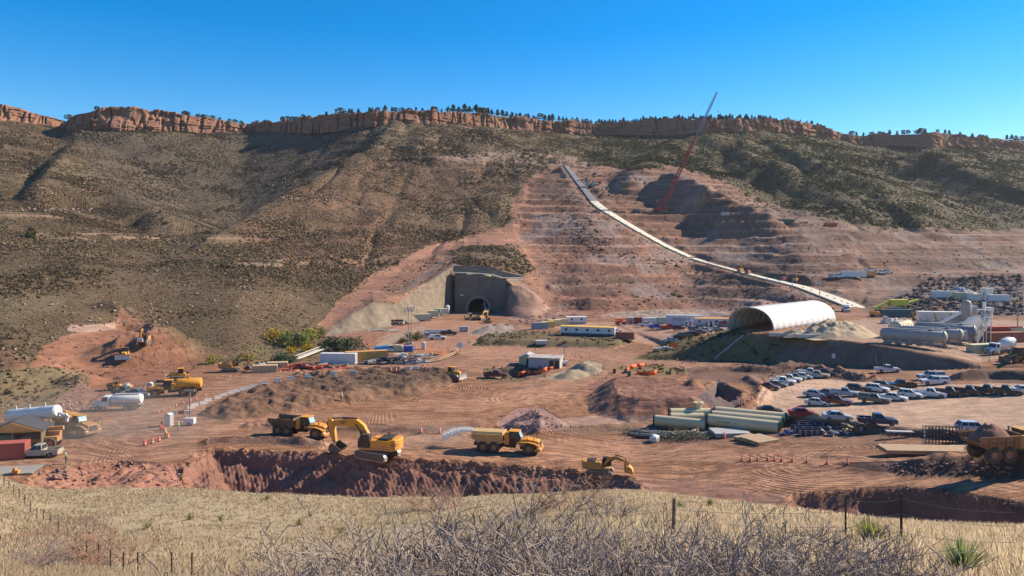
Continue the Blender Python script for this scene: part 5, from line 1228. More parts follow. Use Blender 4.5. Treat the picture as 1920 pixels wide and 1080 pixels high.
toilet('white portable toilet behind the round equipment yard', 794, 655, 0)
toilet('pale portable toilet beside the bulk bags at the concrete plant', 1661, 607, 0, sc=1.1)
def pole_lights(label, px, py, H, deg=0, n=6, name='light_mast', sc=1):
    t = thing(name, label, 'light mast', at(px, py), deg, 'tall light masts')
    MB().tube((0, 0, 0), (0, 0, H), .16, .09, 8).box(0, 0, .3, 1.2, 1.2, .6).build('pole', M_GST, t)
    k = MB().bar((-1.4, 0, H - .8), (1.4, 0, H - .8), .1).bar((-1.0, 0, H), (1.0, 0, H), .1); k.build('crossbar', M_GST, t)
    for i in range(n):
        MB().box(-1.25 + 2.5 * (i % 3) / 2, -.12, H - .8 + .8 * (i // 3), .55, .3, .45).build('lamp', M_GREYB, t)
    return t
pole_lights('thin light mast, left of the pair before the tunnel road', 766, 646, 12.5, 10)
pole_lights('thin light mast, right of the pair before the tunnel road', 771, 645, 12.8, -15)
pole_lights('tall thin light mast rising beside the white shelter roof', 1537, 598, 13, 0)
pole_lights('tall thin light mast at the right edge beside the red containers', 1908, 632, 15, 0)
def light_tower(label, px, py, H=6.5, deg=0, sc=1.0):
    t = thing('light_tower', label, 'light tower', at(px, py), deg, 'mobile light towers', sc)
    MB().box(0, 0, .85, 1.9, 1.2, 1.1).box(-1.5, 0, .4, 1.2, .1, .1).build('generator_box', M_WHITE, t)
    MB().bar((0, 0, 1.2), (0, 0, H), .16).bar((-.9, 0, H), (.9, 0, H), .1).build('mast', M_GST, t)
    for x in (-.8, -.28, .28, .8): MB().box(x, -.15, H + .1, .4, .3, .4).build('lamp', M_GST, t)
    for s in (-1, 1): wheel(t, 0, s * .65, .32, .2)
light_tower('mobile light tower with white generator box right of the portable toilet', 356, 797)
light_tower('light tower beside the corrugated shed amid the sand piles', 1058, 686, 5.5)

# trailers and containers
g = 'site containers'
container('pale blue grey container at the left end of the upper row', at(1012, 617), 20, 6.1, PM('slate_blue', (.22, .28, .31), .5, 0, .2, .8), g)
container('pale yellow container second from the left of the upper row', at(1026, 614), 20, 6.1, PM('dull_yellow', (.58, .42, .10), .5, 0, .2, .8), g)
container('cream container third from the left of the upper row', at(1040, 611), 20, 6.1, PM('pale_yellow', (.60, .52, .24), .5, 0, .2, .8), g)
container('cream container fourth from the left of the upper row', at(1052, 609), 20, 6.1, M_CREAM, g)
office('plain white trailer behind the long office trailer', at(1080, 607), 4, 9, M_WHITE, M_GREYB, M_WHITE, None, 2)
office('long white office trailer with navy base and yellow edged roof', at(1103, 629), -17, 19, M_WHITE, M_NAVY, PM('yellow_roof', (.66, .40, .09), .6, 0, .2, .6), None, 5, 1.05)
road_truck('white truck parked behind the long office trailer', at(1156, 630), 20, 'box', .85, 'white_truck', 'truck')
container('rust red container at the right end of the office trailer', at(1172, 636), -12, 6.6, M_RUST, g)
container('pale grey container at the left of the far yard', at(1188, 606), 0, 6.1, M_GREYB, g)
container('maroon container in the far yard row', at(1203, 606), 0, 6.1, PM('maroon_paint', (.22, .04, .035), .6, 0, .2, .8), g)
container('white container right of the maroon one in the far yard', at(1222, 607), 8, 8, M_WHITE, g)
container('pale green grey container pair end near the blue pickup', at(1246, 606), 4, 6.1, PM('pale_green', (.38, .42, .34), .6, 0, .2, .8), g)
c = container('long white container with dark lettering in the far yard', at(1282, 609), -6, 13.5, M_WHITE, None, H=3.9)
text_on(c, 'GROUT LT', (-1.2, -1.26, 2.2), 1.5, M_NAVY)
office('long white office trailer with orange roof left of the shelter', at(1342, 612), -7, 16, M_WHITE, M_GREYB, M_ORNG, None, 5)
o = MB().box(0, 0, 1.6, 3.2, .1, 1.0).bar((-1.5, 0, 0), (-1.5, 0, 1.6), .1).bar((1.5, 0, 0), (1.5, 0, 1.6), .1).build('sign_board', M_RED, None, at(1356, 613)); tag(o, 'small red sign board before the orange roofed trailer', 'sign')
for i, px in enumerate((1290, 1297, 1328, 1337)): toilet('dark blue portable toilet in the far yard beside the white trailers', px, 613, 0, M_NAVY, 'dark blue toilets in the far yard')
telehandler('orange telehandler parked in the far yard', at(1164, 609), 10, 1.0, M_FLAME)
g = 'cars in the far yard'
car('pickup', 'white', 'white pickup at the left end of the far yard', g, 1211, 612, 10)
car('pickup', 'blue', 'bright blue pickup in the far yard', g, 1230, 616, 10)
car('pickup', 'bright_red', 'bright red pickup in the far yard', g, 1254, 617, 5)
car('suv', 'maroon', 'dark red car right of the red pickup in the far yard', g, 1272, 619, 0)
car('suv', 'grey', 'dark grey car before the orange roofed trailer', g, 1303, 621, 15)
car('pickup', 'white', 'white pickup before the orange roofed trailer', g, 1321, 624, 15)
car('sedan', 'silver', 'silver car beside the shelter bank top', g, 1343, 620, 15)
g = 'cars along the grassy bank'
for px, py, k, c_, l in ((1260, 641, 'sedan', 'silver', 'silver sedan, nearest of the line along the grassy bank'), (1273, 636, 'sedan', 'maroon', 'dark red sedan second in the line along the grassy bank'), (1285, 633, 'suv', 'greygreen', 'grey green car in the middle of the line along the bank'),
                         (1298, 630, 'sedan', 'black', 'black car fourth in the line along the grassy bank'), (1311, 626, 'sedan', 'grey', 'grey car farthest in the line along the grassy bank')):
    car(k, c_, l, g, px, py, 10)
o = MB().box(0, 0, .6, 6.0, 1.8, .5, tx=1.05).box(1, 0, 1.0, 2, 1.4, .4).build('flatbed_trailer', M_GREYB, None, at(1243, 657), .1); tag(o, 'grey flatbed trailer below the line of cars by the bank', 'trailer')
t = thing('roadside_sign', 'orange sign board on two posts at the foot of the bank', 'sign', at(1263, 661), 0)
MB().box(0, 0, 2.2, 2.1, .08, 1.3).build('board', M_FLAME, t); MB().bar((-.8, .05, 0), (-.8, .05, 2.7), .08).bar((.8, .05, 0), (.8, .05, 2.7), .08).build('post', M_GST, t)

# work yard at the left of the haul road
container('low orange tan box, left of the pair beside the haul road', at(497, 698), 12, 6.4, M_TANP, 'tan storage boxes', H=2.0)
container('low orange tan box, right of the pair beside the haul road', at(520, 692), 12, 5.6, M_TANP, 'tan storage boxes', H=2.0)
for i, (px, py) in enumerate(((484, 692), (489, 691), (495, 690))):
    o = MB().tube((0, -1, .7), (0, 1, .7), .7, n=16).build('poly_tank', M_WHITE if i else M_TEAL, None, at(px, py), .5); tag(o, ['dark drum beside the white tanks behind the tan boxes', 'white plastic tank next to the dark drum', 'white plastic tank nearest the tan boxes'][i], 'tank')
o = MB()
R = random.Random(3)
container('long plain white container lying behind the red formwork', at(635, 681), -4, 10.5, M_WHITE, H=3.0)
c = container('long orange container with a red end beside the white one', at(687, 678), 200, 12.5, M_ORNG, None, M_RED, H=3.2)
o = MB().prof([(-2.2, 0), (-2.2, 2.4), (2.0, 2.7), (2.2, 0)], -.5, .5).build('tarp_cover', M_SKYB, None, at(715, 664), .3); tag(o, 'bright blue tarpaulin covering a load behind the orange container', 'tarpaulin')
car('pickup', 'white', 'white pickup behind the orange container and blue tarpaulin', None, 732, 659, 5)
o = MB().box(0, 0, 1.1, 2.6, 1.8, 1.9).box(0, 0, 2.1, 2.2, 1.5, .15).build('generator', M_CREAM, None, at(747, 659)); tag(o, 'cream generator box right of the white pickup', 'generator')
for i, px in enumerate((762, 770)):
    o = MB().box(0, 0, .9, 1.7, 1.5, 1.6, tx=.92).box(0, 0, 1.75, 1.9, 1.7, .12).build('waste_bin', M_BLUE, None, at(px, 659)); tag(o, 'dark blue bin, %s of the pair in the equipment yard' % ('left', 'right')[i], 'bin')
def stick_pile(name, label, cat, px, py, rx, ry, n, mats, L=(1.5, 4), seed=1, thick=(.12, .3), h=1.2, deg=0):
    r = random.Random(seed); t = thing(name, label, cat, at(px, py), deg)
    for mi, (m, nm) in enumerate(mats):
        k = MB()
        for i in range(n // len(mats)):
            x, y = r.uniform(-rx, rx), r.uniform(-ry, ry); e = max(0, 1 - (x / rx) ** 2 - (y / ry) ** 2); z = .12 + r.random() * h * e
            a = r.gauss(.15, .55); l = r.uniform(*L) / 2; w = r.uniform(*thick); dz = r.uniform(-.25, .25)
            k.bar((x - cos(a) * l, y - sin(a) * l, z - dz * .5), (x + cos(a) * l, y + sin(a) * l, z + dz * .5), w, w * r.uniform(.4, 1))
        k.build(nm, m, t)
    return t
stick_pile('formwork_pile', 'heap of red steel formwork and timber beside the haul road', 'formwork', 575, 692, 8.5, 3.4, 130, [(M_RED, 'red_panel'), (M_BLK, 'steel_panel'), (M_RED, 'red_beam'), (M_WOOD, 'timber')], (1.5, 4), 2, (.2, .9), 1.5, 6)
stick_pile('timber_pile', 'stack of pale timber and red frames before the white container', 'timber', 632, 690, 5.5, 2.0, 60, [(M_WOOD, 'timber'), (M_WOOD, 'plank'), (M_RED, 'red_frame')], (2, 5), 5, (.15, .6), .9, 4)
stick_pile('steel_pile', 'dark steel beams and forms lying before the equipment yard', 'steel', 735, 681, 8.0, 2.0, 90, [(M_BLK, 'beam'), (M_NAVY, 'panel'), (M_GST, 'form')], (2, 6), 7, (.3, 1.1), 1.5, 2)
stick_pile('material_pile', 'white and grey pallets and pipes inside the equipment yard', 'materials', 765, 668, 9.0, 4.0, 80, [(M_GREYB, 'pipe'), (M_WOOD, 'plank'), (M_BLK, 'beam'), (M_WHITE, 'sheet')], (2, 5), 9, (.12, .6), .8)
stick_pile('sack_pile', 'white bags and small machines at the yard corner', 'materials', 785, 679, 3.4, 1.2, 40, [(M_WHITE, 'bag'), (M_GST, 'machine_part')], (.6, 1.4), 11, (.4, .8), .8)
stick_pile('debris_pile', 'white and rusty debris heap left of the cream trailers', 'debris', 740, 607, 6, 2.5, 70, [(M_WHITE, 'sheet'), (M_BLK, 'scrap'), (M_RUST, 'frame')], (1, 3), 13, (.2, .9), 1.8)
stick_pile('plank_pile', 'pale planks strewn by the foot of the grey concrete wall', 'planks', 715, 620, 6, 2.5, 40, [(M_WOOD, 'plank'), (M_WHITE, 'board')], (2, 5), 15, (.15, .4), .4)
t = thing('barrier_fence', 'curved pale timber barrier round the edge of the equipment yard', 'fence', (0, 0, 0))
P = [at(a, b) for a, b in ((805, 681), (825, 677), (840, 672), (852, 666), (860, 658))]; k = MB(); kk = MB()
for A, B in zip(P[:-1], P[1:]):
    for i in range(4):
        p, q = A.lerp(B, i / 4), A.lerp(B, (i + 1) / 4); kk.bar(p, p + Vector((0, 0, 1.2)), .18)
        k.bar(p + Vector((0, 0, 1.05)), q + Vector((0, 0, 1.05)), .12, .3).bar(p + Vector((0, 0, .5)), q + Vector((0, 0, .5)), .12, .3)
k.build('rail', M_WOOD, t); kk.build('post', M_WOOD, t)
t = thing('access_ramp', 'pale timber edged ramp running behind the white container', 'ramp', (0, 0, 0))
A, B = at(548, 678), at(606, 658); k = MB(); k.bar(A + Vector((0, 0, .5)), B + Vector((0, 0, 1.0)), 2.4, .25); k.build('deck', M_CONC, t)
k = MB()
for s in (-1.2, 1.2):
    o_ = Vector((0, s, 1.4)); k.bar(A + o_, B + o_ + Vector((0, 0, .4)), .15)
    for i in range(8): p = A.lerp(B, i / 7) + Vector((0, s, 0)); k.bar(p, p + Vector((0, 0, 1.5)), .1)
k.build('railing', M_CREAM, t)
t = thing('round_sign', 'round white sign on a post beside the equipment yard', 'sign', at(862, 660), 0); MB().tube((0, .02, 2.2), (0, -.04, 2.2), 1.0, n=24).build('disc', M_WHITE, t); MB().bar((0, .05, 0), (0, .05, 2.2), .1).build('post', M_GST, t)
o = MB().box(0, 0, 1.0, 1.0, .1, 1.0, ry=.78).bar((0, .05, 0), (0, .05, .5), .08).build('warning_sign', M_YEL, None, at(938, 641)); tag(o, 'small yellow diamond sign beside the road below the low bank', 'sign')
o = MB().box(0, 0, 1.3, .9, .08, .9).bar((0, .05, 0), (0, .05, 1.3), .08).build('road_sign', M_WHITE, None, at(879, 648)); tag(o, 'small white sign in the road junction centre', 'sign')
# tunnel forecourt
g = 'cream site cabins before the tunnel'
container('cream cabin nearest the masts before the tunnel', at(790, 600), 18, 9, M_CREAM, g, H=2.8)
container('cream cabin with grey roof second before the tunnel', at(808, 594), 18, 7, M_CREAM, g, H=3.0)
container('cream cabin third before the tunnel beside the white tank', at(826, 589), 14, 7, PM('pale_cream', (.62, .58, .42), .5, 0, .15, .8), g, H=2.8)
o = MB().tube((0, 0, 0), (0, 0, 3.8), 1.2, n=18).lathe([(1.2, 3.8), (.6, 4.3), (.01, 4.4)], n=18).build('water_tank', M_WHITE, None, at(839, 588)); tag(o, 'upright white tank at the end of the cream cabins', 'tank')
o = MB().tube((-2.4, 0, 1.0), (2.4, 0, 1.0), 1.0, n=16).box(0, 0, .2, 4.4, 1.4, .3).build('fuel_tank', PM('mint_paint', (.16, .36, .24), .5, 0, .2, 1), None, at(817, 586)); tag(o, 'green fuel tank behind the cream cabins', 'tank')
loader('orange brown wheel loader left of the tunnel mouth', at(882, 600), 30, .95, M_TANP)
excavator('dark excavator standing before the tunnel mouth', at(902, 600), 60, .9, 0, yel=M_YELD, **{k: BIG[k] for k in BIG})
dozer('small yellow bulldozer right of the tunnel forecourt', at(914, 606), 190, .85)
t = thing('drill_rig', 'white drilling machine parked inside the shaded tunnel recess', 'drill rig', at(912, 587), 100); MB().box(0, 0, 1.6, 5, 2.2, 1.8).bar((2, 0, 2), (5.5, .4, 5.2), .5).bar((5.5, .4, 5.2), (7.5, .8, 3), .4).build('body', M_GREYB, t)
for x in (1.6, -1.6):
    for s in (-1, 1): wheel(t, x, s * 1.1, .7, .5)
g = 'pickups parked below the tunnel'
car('pickup', 'silver', 'silver pickup, left of the three below the tunnel', g, 800, 634, 5)
car('pickup', 'white', 'white and silver pickup, middle one of the three below the tunnel', g, 820, 637, 0)
car('pickup', 'black', 'black pickup, right of the three below the tunnel', g, 842, 628, -5)
o = MB().box(0, 0, 1.1, 3.6, 1.8, 1.8).box(0, 0, 2.05, 3.8, 2, .12).build('generator', M_GREYB, None, at(870, 622)); tag(o, 'grey green generator box right of the black pickup', 'generator')
for i, (a, b) in enumerate(((822, 626), (822, 624))):
    o = MB().tube((-5.5, 0, .5), (5.5, 0, .5), .42, n=14).build('steel_pipe', M_GREYB, None, at(a, b, .3 * i), 0); tag(o, 'long grey pipe lying behind the silver pickup', 'pipe', 'grey pipes behind the pickups')

# tunnel headwall, with a real arched opening
def portal():
    m = rock_mat('portal_shotcrete', (.24, .185, .145), (.19, .145, .115), .2)
    Yw = 386.0; X0, X1 = (853 - 960) / F * Yw, (948 - 960) / F * Yw; zt = EYE - (514 - HZ) * Yw / F
    t = thing('tunnel_portal', 'tall dark shotcrete headwall with an arched tunnel mouth', 'tunnel portal', (0, 0, 0))
    cx = (897 - 960) / F * Yw; r = 5.4; zs = 2.2
    arc = [(cx - r, -1)] + [(cx + r * cos(a), zs + r * sin(a)) for a in [pi - pi * i / 24 for i in range(25)]] + [(cx + r, -1)]
    k = MB(); ys0 = Yw
    # wall as a strip between the arch and the outline
    out_l = [(X0, -1), (X0, zt), (cx, zt + .0), (X1, zt - 3.2), (X1, -1)]
    def outl(i, n=26):
        u = i / n; 
        if u < .35: return (X0, -1 + (zt + 1) * (u / .35))
        if u < .65: return (X0 + (X1 - X0) * (u - .35) / .3, zt - 3.2 * max(0, (u - .5) / .15) * .9)
        return (X1, (zt - 3) + (-1 - zt + 3) * (u - .65) / .35)
    n = len(arc) - 1; v = []
    for i in range(n + 1):
        ox, oz = outl(i, n); ax, az = arc[i]
        for j in range(7):
            s = j / 6; x = ax + (ox - ax) * s; z = az + (oz - az) * s
            v.append((x, Yw + .35 * float(fbm(np.array([x]), np.array([z]), 3, 3, 9)[0]) * (1 if 0 < j else 0) + .06 * z, z))
    f = [(i * 7 + j, (i + 1) * 7 + j, (i + 1) * 7 + j + 1, i * 7 + j + 1) for i in range(n) for j in range(6)]
    k.add(v, f); k.build('headwall', m, t)
    b = MB(); v = []
    for (x, z) in arc: v += [(x, Yw - .9, z), (x, Yw + 55, z)]
    b.add(v, [(2 * i, 2 * i + 1, 2 * i + 3, 2 * i + 2) for i in range(len(arc) - 1)]); b.build('tunnel_lining', PM('tunnel_lining', (.12, .11, .10), .9, 0, .2, .3), t)
    q = MB(); v = []
    for rr, yy in ((r, Yw - .9), (r + 1.3, Yw - .9), (r + 1.3, Yw + .6)): v += [(cx + rr * cos(a), yy, (zs if a not in (0, pi) else zs) + rr * sin(a)) for a in [pi * i / 24 for i in range(25)]]
    q.add(v, [(i * 25 + j, i * 25 + j + 1, (i + 1) * 25 + j + 1, (i + 1) * 25 + j) for i in range(2) for j in range(24)])
    for s in (-1, 1): q.box(cx + s * (r + .65), Yw - .15, .4, 1.3, 1.5, 3.6)
    q.build('arch_ring', PM('arch_concrete', (.23, .19, .15), .9, 0, .4, .5), t)
    MB().box(cx, Yw + 25, -.3, 2 * r, 60, .4).box(cx, Yw + 54, 4, 2 * r, .3, 10).build('tunnel_floor', PM('wet_floor', (.07, .055, .05), .8, 0, .2, .4), t)
    l = MB().box(cx - 8.6, Yw - .6, 9.2, 1.6, .25, .45); l.build('lamp', M_LAMP, t)
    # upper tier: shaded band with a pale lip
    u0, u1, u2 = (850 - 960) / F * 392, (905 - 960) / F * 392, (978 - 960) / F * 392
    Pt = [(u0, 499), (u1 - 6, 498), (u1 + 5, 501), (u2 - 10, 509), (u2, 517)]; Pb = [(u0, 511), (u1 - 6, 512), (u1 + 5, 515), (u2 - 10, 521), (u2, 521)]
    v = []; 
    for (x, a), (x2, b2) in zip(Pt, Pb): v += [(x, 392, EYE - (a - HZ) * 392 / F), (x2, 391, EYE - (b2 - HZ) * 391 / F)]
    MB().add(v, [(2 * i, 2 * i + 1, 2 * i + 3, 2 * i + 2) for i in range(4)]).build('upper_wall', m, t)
    k = MB(); 
    Q = [(x2, 389.5, EYE - (b2 - HZ) * 389.5 / F) for (x2, b2) in Pb]
    for A, B in zip(Q[:-1], Q[1:]): k.bar(A, B, 4.5, .5)
    k.build('lip', M_CONC, t)
portal()
# mesh fence on the shotcrete wall crest
t = thing('chain_link_fence', 'tall wire mesh fence along the crest of the grey concrete wall', 'fence', (0, 0, 0)); P = [at(a, b) for a, b in ((750, 556), (770, 545), (790, 530), (810, 515), (832, 501))]
k = MB(); w = MB(); Hh = 4.0
for A, B in zip(P[:-1], P[1:]):
    for i in range(2): p = A.lerp(B, i / 2); k.bar(p, p + Vector((0, 0, Hh)), .16)
    for j in range(11): w.bar(A + Vector((0, 0, Hh * j / 10)), B + Vector((0, 0, Hh * j / 10)), .035)
    for j in range(12): p = A.lerp(B, j / 12); w.bar(p, p + Vector((0, 0, Hh)), .03)
k.build('post', M_GST, t); w.build('mesh', M_GST, t)

# ---------------------------------------------------------------- machines at work
M_PINKSOIL = PM('pale_rubble', (.38, .24, .2), 1, 0, .4, 1.2, (.25, .14, .11), bump=1)
art_truck('empty yellow dump truck with open dark body left of the large excavator', at(567, 817), -18, 'dump', 0, M_YEL, bmat=PM('dark_dump_body', (.10, .065, .035), .7, 0, .6, .8))
art_truck('yellow water truck with boxy tan body spraying behind it', at(955, 847), -12, 'dump', -1, M_YEL, bmat=PM('tan_truck_body', (.50, .33, .12), .6, 0, .6, .8))
art_truck('dust covered dump truck heaped with brown soil at the right edge', at(1905, 860), 8, 'dump', 2, M_YELD, sc=1.05, bmat=PM('dusty_shaded_body', (.22, .12, .045), .8, 0, .7, .8))  # dusty body colour, darkened further to paint in its shaded silhouette
art_truck('yellow water tanker truck driving left beside the white barriers', at(325, 742), 194, 'water', yel=M_YEL, name='articulated_water_truck', cat='water truck', sc=1.02)
art_truck('dusty yellow water tanker parked under the white pipe tank', at(143, 812), -28, 'water', yel=M_YELD, name='articulated_water_truck', cat='water truck', sc=.95)
road_truck('white water truck driving left at the roadside', at(214, 768), 188, 'water', 1.08)
ex = excavator('large yellow excavator digging with its arm curled down to the left', at(708, 857), 150, 1.27, 16, marks=True, bw=2.0, **BIG)
lt = text_on(ex, 'CAT', (0, 0, 0), .5, M_BLK); lt.matrix_local = Matrix.Rotation(RAD(16), 4, 'Z') @ Matrix.Translation((4.7, .34, 4.2)) @ Matrix.Rotation(pi, 4, 'Z') @ Matrix.Rotation(pi / 2, 4, 'X')
lt = text_on(ex, 'CAT', (0, 0, 0), .55, M_BLK); lt.matrix_local = Matrix.Rotation(RAD(16), 4, 'Z') @ Matrix.Translation((-2.95, 1.33, 2.0)) @ Matrix.Rotation(pi + .3, 4, 'Z') @ Matrix.Rotation(pi / 2, 4, 'X')
SM = dict(boom=[(.9, 1.8, .5), (1.9, 3.2, .62), (3.1, 3.3, .6), (4.6, 2.9, .4)], stick=[(5.0, 3.15, .3), (4.9, 2.7, .5), (4.75, .9, .3)], bucket=(5.0, .95, -1.9))
excavator('small yellow excavator with an orange tilted bucket at the trench end', at(1124, 889), -14, .80, 0, yel=M_YELD, bmat=M_ORNG, **SM)
excavator('yellow excavator with raised arm beside the white tanks', at(432, 697), 12, .95, 0, yel=M_YELD, boom=[(1.0, 1.9, .6), (1.9, 4.0, .8), (2.9, 4.7, .8), (4.3, 4.5, .5)], stick=[(4.8, 4.8, .3), (4.7, 4.2, .6), (4.9, 1.8, .4)], bucket=(4.8, 1.6, .4))
excavator('excavator on top of the red soil mound facing the viewer', at(270, 645), -80, .9, 0, yel=M_YELD, boom=[(1.0, 1.9, .6), (1.6, 4.2, .8), (2.2, 4.9, .8), (3.2, 4.6, .5)], stick=[(3.5, 4.8, .3), (3.5, 4.2, .6), (3.9, 2.4, .4)], bucket=(3.9, 2.3, .2), bmat=M_STEEL)
dozer('bulldozer with a bright blade pushing down the red soil mound', at(234, 672), -75, 1.0)
dozer('yellow bulldozer parked on the red dirt above the water truck', at(333, 713), -160, 1.0)
dozer('yellow bulldozer with a wide bright blade at the end of the brown fill', at(851, 709), -25, .95)
roller('yellow soil roller on the red dirt left of the portable toilet', at(225, 731), 8)
telehandler('dusty yellow telehandler behind the pale pickup at the left edge', at(78, 838), 188, 1.25, M_YELD)
car('pickup', 'tan', 'pale grey pickup parked in front of the dusty telehandler', None, 75, 856, 186, 1.1)
car('pickup', 'grey', 'grey pickup parked behind the white water truck', None, 256, 746, -4, 1.15)
car('pickup', 'greygreen', 'dull green pickup half hidden behind the grey pickup', None, 235, 740, 170, 1.05)
car('pickup', 'maroon', 'dark red pickup driving past the fenced pond', None, 929, 708, -3, 1.05)
loader('pale yellow scraper like loader driving at the right edge', at(1908, 680), 190, 1.1, M_YELD)
road_truck('small white truck beside the foot of the long concrete strip', at(1587, 585), 260, 'box', .8, 'white_truck', 'truck')

# left yard
def tank_left():
    A = at(40, 815); t = thing('elevated_water_tank', 'long white horizontal water tank raised on steel legs at the left', 'tank', A, 0)
    Y = A.y; ax = lambda px: (px - 960) / F * Y - A.x; az = lambda py: EYE - (py - HZ) * Y / F - A.z
    p0, p1 = Vector((ax(15), .8, az(781))), Vector((ax(112), -.8, az(769))); r = 1.15
    d = (p1 - p0).normalized(); k = MB()
    k.tube(p0, p1, r, n=24).tube(p0 - d * .3, p0, r * .8, r, 24).tube(p1, p1 + d * .3, r, r * .8, 24); k.build('tank_shell', M_WHITE, t)
    q = MB().tube(p1 + d * .2 + Vector((0, 0, -.2)), p1 + Vector((2.3, -.2, -1.0)), .25).tube(p1 + Vector((.2, -.2, -1.2)), p1 + Vector((2.0, -.3, -.5)), .22).tube(p1 + Vector((1.9, -.2, -1.0)), p1 + Vector((1.9, -.2, -1.8)), .3, n=10); q.build('fill_spout', M_WHITE, t)
    for px in (32, 61, 63, 81, 93):
        l = MB(); x = ax(px); l.bar((x, 0, -.3), (x, 0, p0.z), .22).box(x, -.2, p0.z - .2 + (px - 15) * .012, .4, .5, .7); l.build('leg', M_GST, t)
    w = MB()
    for u in (.12, .42, .75): p = p0.lerp(p1, u); w.bar(p + Vector((0, -.2, r)), p + Vector((0, -.2, r + .6)), .25)
    w.build('hatch', M_GREYB, t)
    f = MB()
    for z in (0, .6, 1.2, 1.9): f.bar((p0.x - 3.2, 0, p0.z - r + z * .9), (p0.x - .2, 0, p0.z - r + z * .9), .12)
    for x in (-3.2, -1.8, -.4): f.bar((p0.x + x, 0, -.2), (p0.x + x, 0, p0.z + .8), .14)
    f.build('ladder_frame', M_GREYB, t)
tank_left()
def shed():
    A = at(36, 838); t = thing('open_shed', 'open shed with dark gable roof and orange front trim at the left edge', 'shed', A, 12)
    MB().add([(-4.6, -2.6, 3.2), (-4.6, 2.6, 3.2), (0, 2.6, 4.9), (0, -2.6, 4.9), (4.6, 2.6, 3.2), (4.6, -2.6, 3.2)] + [(-4.6, -2.6, 3.05), (-4.6, 2.6, 3.05), (0, 2.6, 4.75), (0, -2.6, 4.75), (4.6, 2.6, 3.05), (4.6, -2.6, 3.05)],
             [(0, 3, 2, 1), (3, 5, 4, 2), (6, 7, 8, 9), (9, 8, 10, 11), (0, 1, 7, 6), (5, 11, 10, 4), (0, 6, 9, 3), (3, 9, 11, 5), (1, 2, 8, 7), (2, 4, 10, 8)]).build('roof', PM('slate_roof', (.04, .045, .055), .8, 0, .06, 1), t)
    MB().add([(-4.5, -2.63, 3.1), (0, -2.63, 4.7), (4.5, -2.63, 3.1), (-4.5, -2.75, 3.1), (0, -2.75, 4.7), (4.5, -2.75, 3.1)], [(0, 1, 2), (5, 4, 3), (0, 2, 5, 3), (0, 3, 4, 1), (1, 4, 5, 2)]).build('gable_trim', M_ORNG, t)
    MB().box(0, 2.5, 1.5, 8.8, .1, 3.2).box(4.35, 0, 1.5, .1, 5, 3.2).box(-4.35, 0, 1.5, .1, 5, 3.2).build('wall', PM('shed_brown', (.13, .10, .07), .8, 0, .2, 1), t)
    l = MB()
    for x in (-4.3, 0, 4.3): l.bar((x, -2.5, 0), (x, -2.5, 3.2), .18)
    l.build('post', M_WOOD, t)
shed()
container('small cream container right of the dark roofed shed', at(70, 822), 20, 3.6, M_CREAM, None, H=2.6)
container('green container at the left edge behind the red one', at(6, 840), 20, 3.4, M_GRNP, None, H=2.4)
container('red corrugated container at the left edge of the photo', at(12, 860), 14, 6.1, PM('dull_red', (.38, .085, .06), .6, 0, .35, .8), None, H=2.7)
o = MB().box(0, 0, .5, .8, .6, 1.0).box(.5, 0, .9, .3, .4, .4).build('pump', M_YEL, None, at(92, 815)); tag(o, 'small yellow pump unit beside the cream container', 'pump')
A = at(22, 884); t = thing('cattle_grid', 'grey ribbed steel mat lying at the lower left corner of the road', 'mat', A + Vector((0, 0, .12)), 10); k = MB()
for i in range(26): k.box(-3.9 + i * .3, 0, .1, .12, 4.4, .14)
for y in (-2.1, 0, 2.1): k.box(0, y, 0, 7.8, .15, .12)
k.build('bars', M_GST, t)
o = MB().box(0, 0, .4, .9, .6, .6).box(-.2, 0, .85, .4, .4, .35).build('pump', M_YEL, None, at(30, 890)); tag(o, 'small yellow and white pump beside the grey ribbed mat', 'pump')
# people
person('person in yellow vest and white hard hat walking across the open dirt', at(641, 752), 150)
g = 'workers at the left roadside'
person('person with white hard hat standing at the row of barrels', at(310, 823), 30, g)
person('person in vest bending near the light tower', at(334, 808), 200, g)
person('person with white hat standing right of the dusty water tanker', at(186, 805), 100, g)
person('person standing alone by the edge of the red rubble', at(123, 870), 60, g)

# cones, barrels, barriers
CONE0 = BAR0 = DRUM0 = None
def cone(px, py, label, group, sc=1.0, ymin=66):
    global CONE0
    loc = at(px, py, 0, ymin)
    if CONE0 is None:
        t = thing('traffic_cone', label, 'cone', loc, 0, group, sc)
        MB().lathe([(.2, .04), (.17, .15), (.04, .95), (.01, .96)], n=12).build('cone_body', M_FLAME, t); MB().box(0, 0, .03, .5, .5, .06).build('base', M_BLK, t)
        MB().lathe([(.135, .42), (.10, .62)], n=12).build('white_band', M_WHITE, t); CONE0 = t; return t
    return dup(CONE0, loc, random.uniform(0, 90), label, group, sc)
for i, (a, b) in enumerate(((335, 164), (380, 163), (422, 161), (477, 161), (517, 162), (557, 165), (617, 167), (698, 172), (812, 181), (928, 183))):
    cone(1280 + a / 3, 810 + b / 3, 'orange traffic cone in the row of ten on the red haul road', 'row of cones on the red haul road', 1.05)
for a, b in ((1190, 858), (1225, 843), (1268, 828), (1322, 810), (1377, 792), (1432, 772), (1470, 760), (1540, 735)):
    cone(a / 4, 560 + b / 4, 'orange marker cone in the line left of the white barriers', 'cones beside the white barriers', .85)
for a, b in ((1690, 760), (1740, 790), (1700, 800), (1830, 740), (1855, 690), (1655, 830), (1770, 770), (1800, 755)):
    cone(960 + a / 4, 560 + b / 4, 'orange cone on the low berm at the left rim of the car park', 'cones round the car park rim', 1.0)
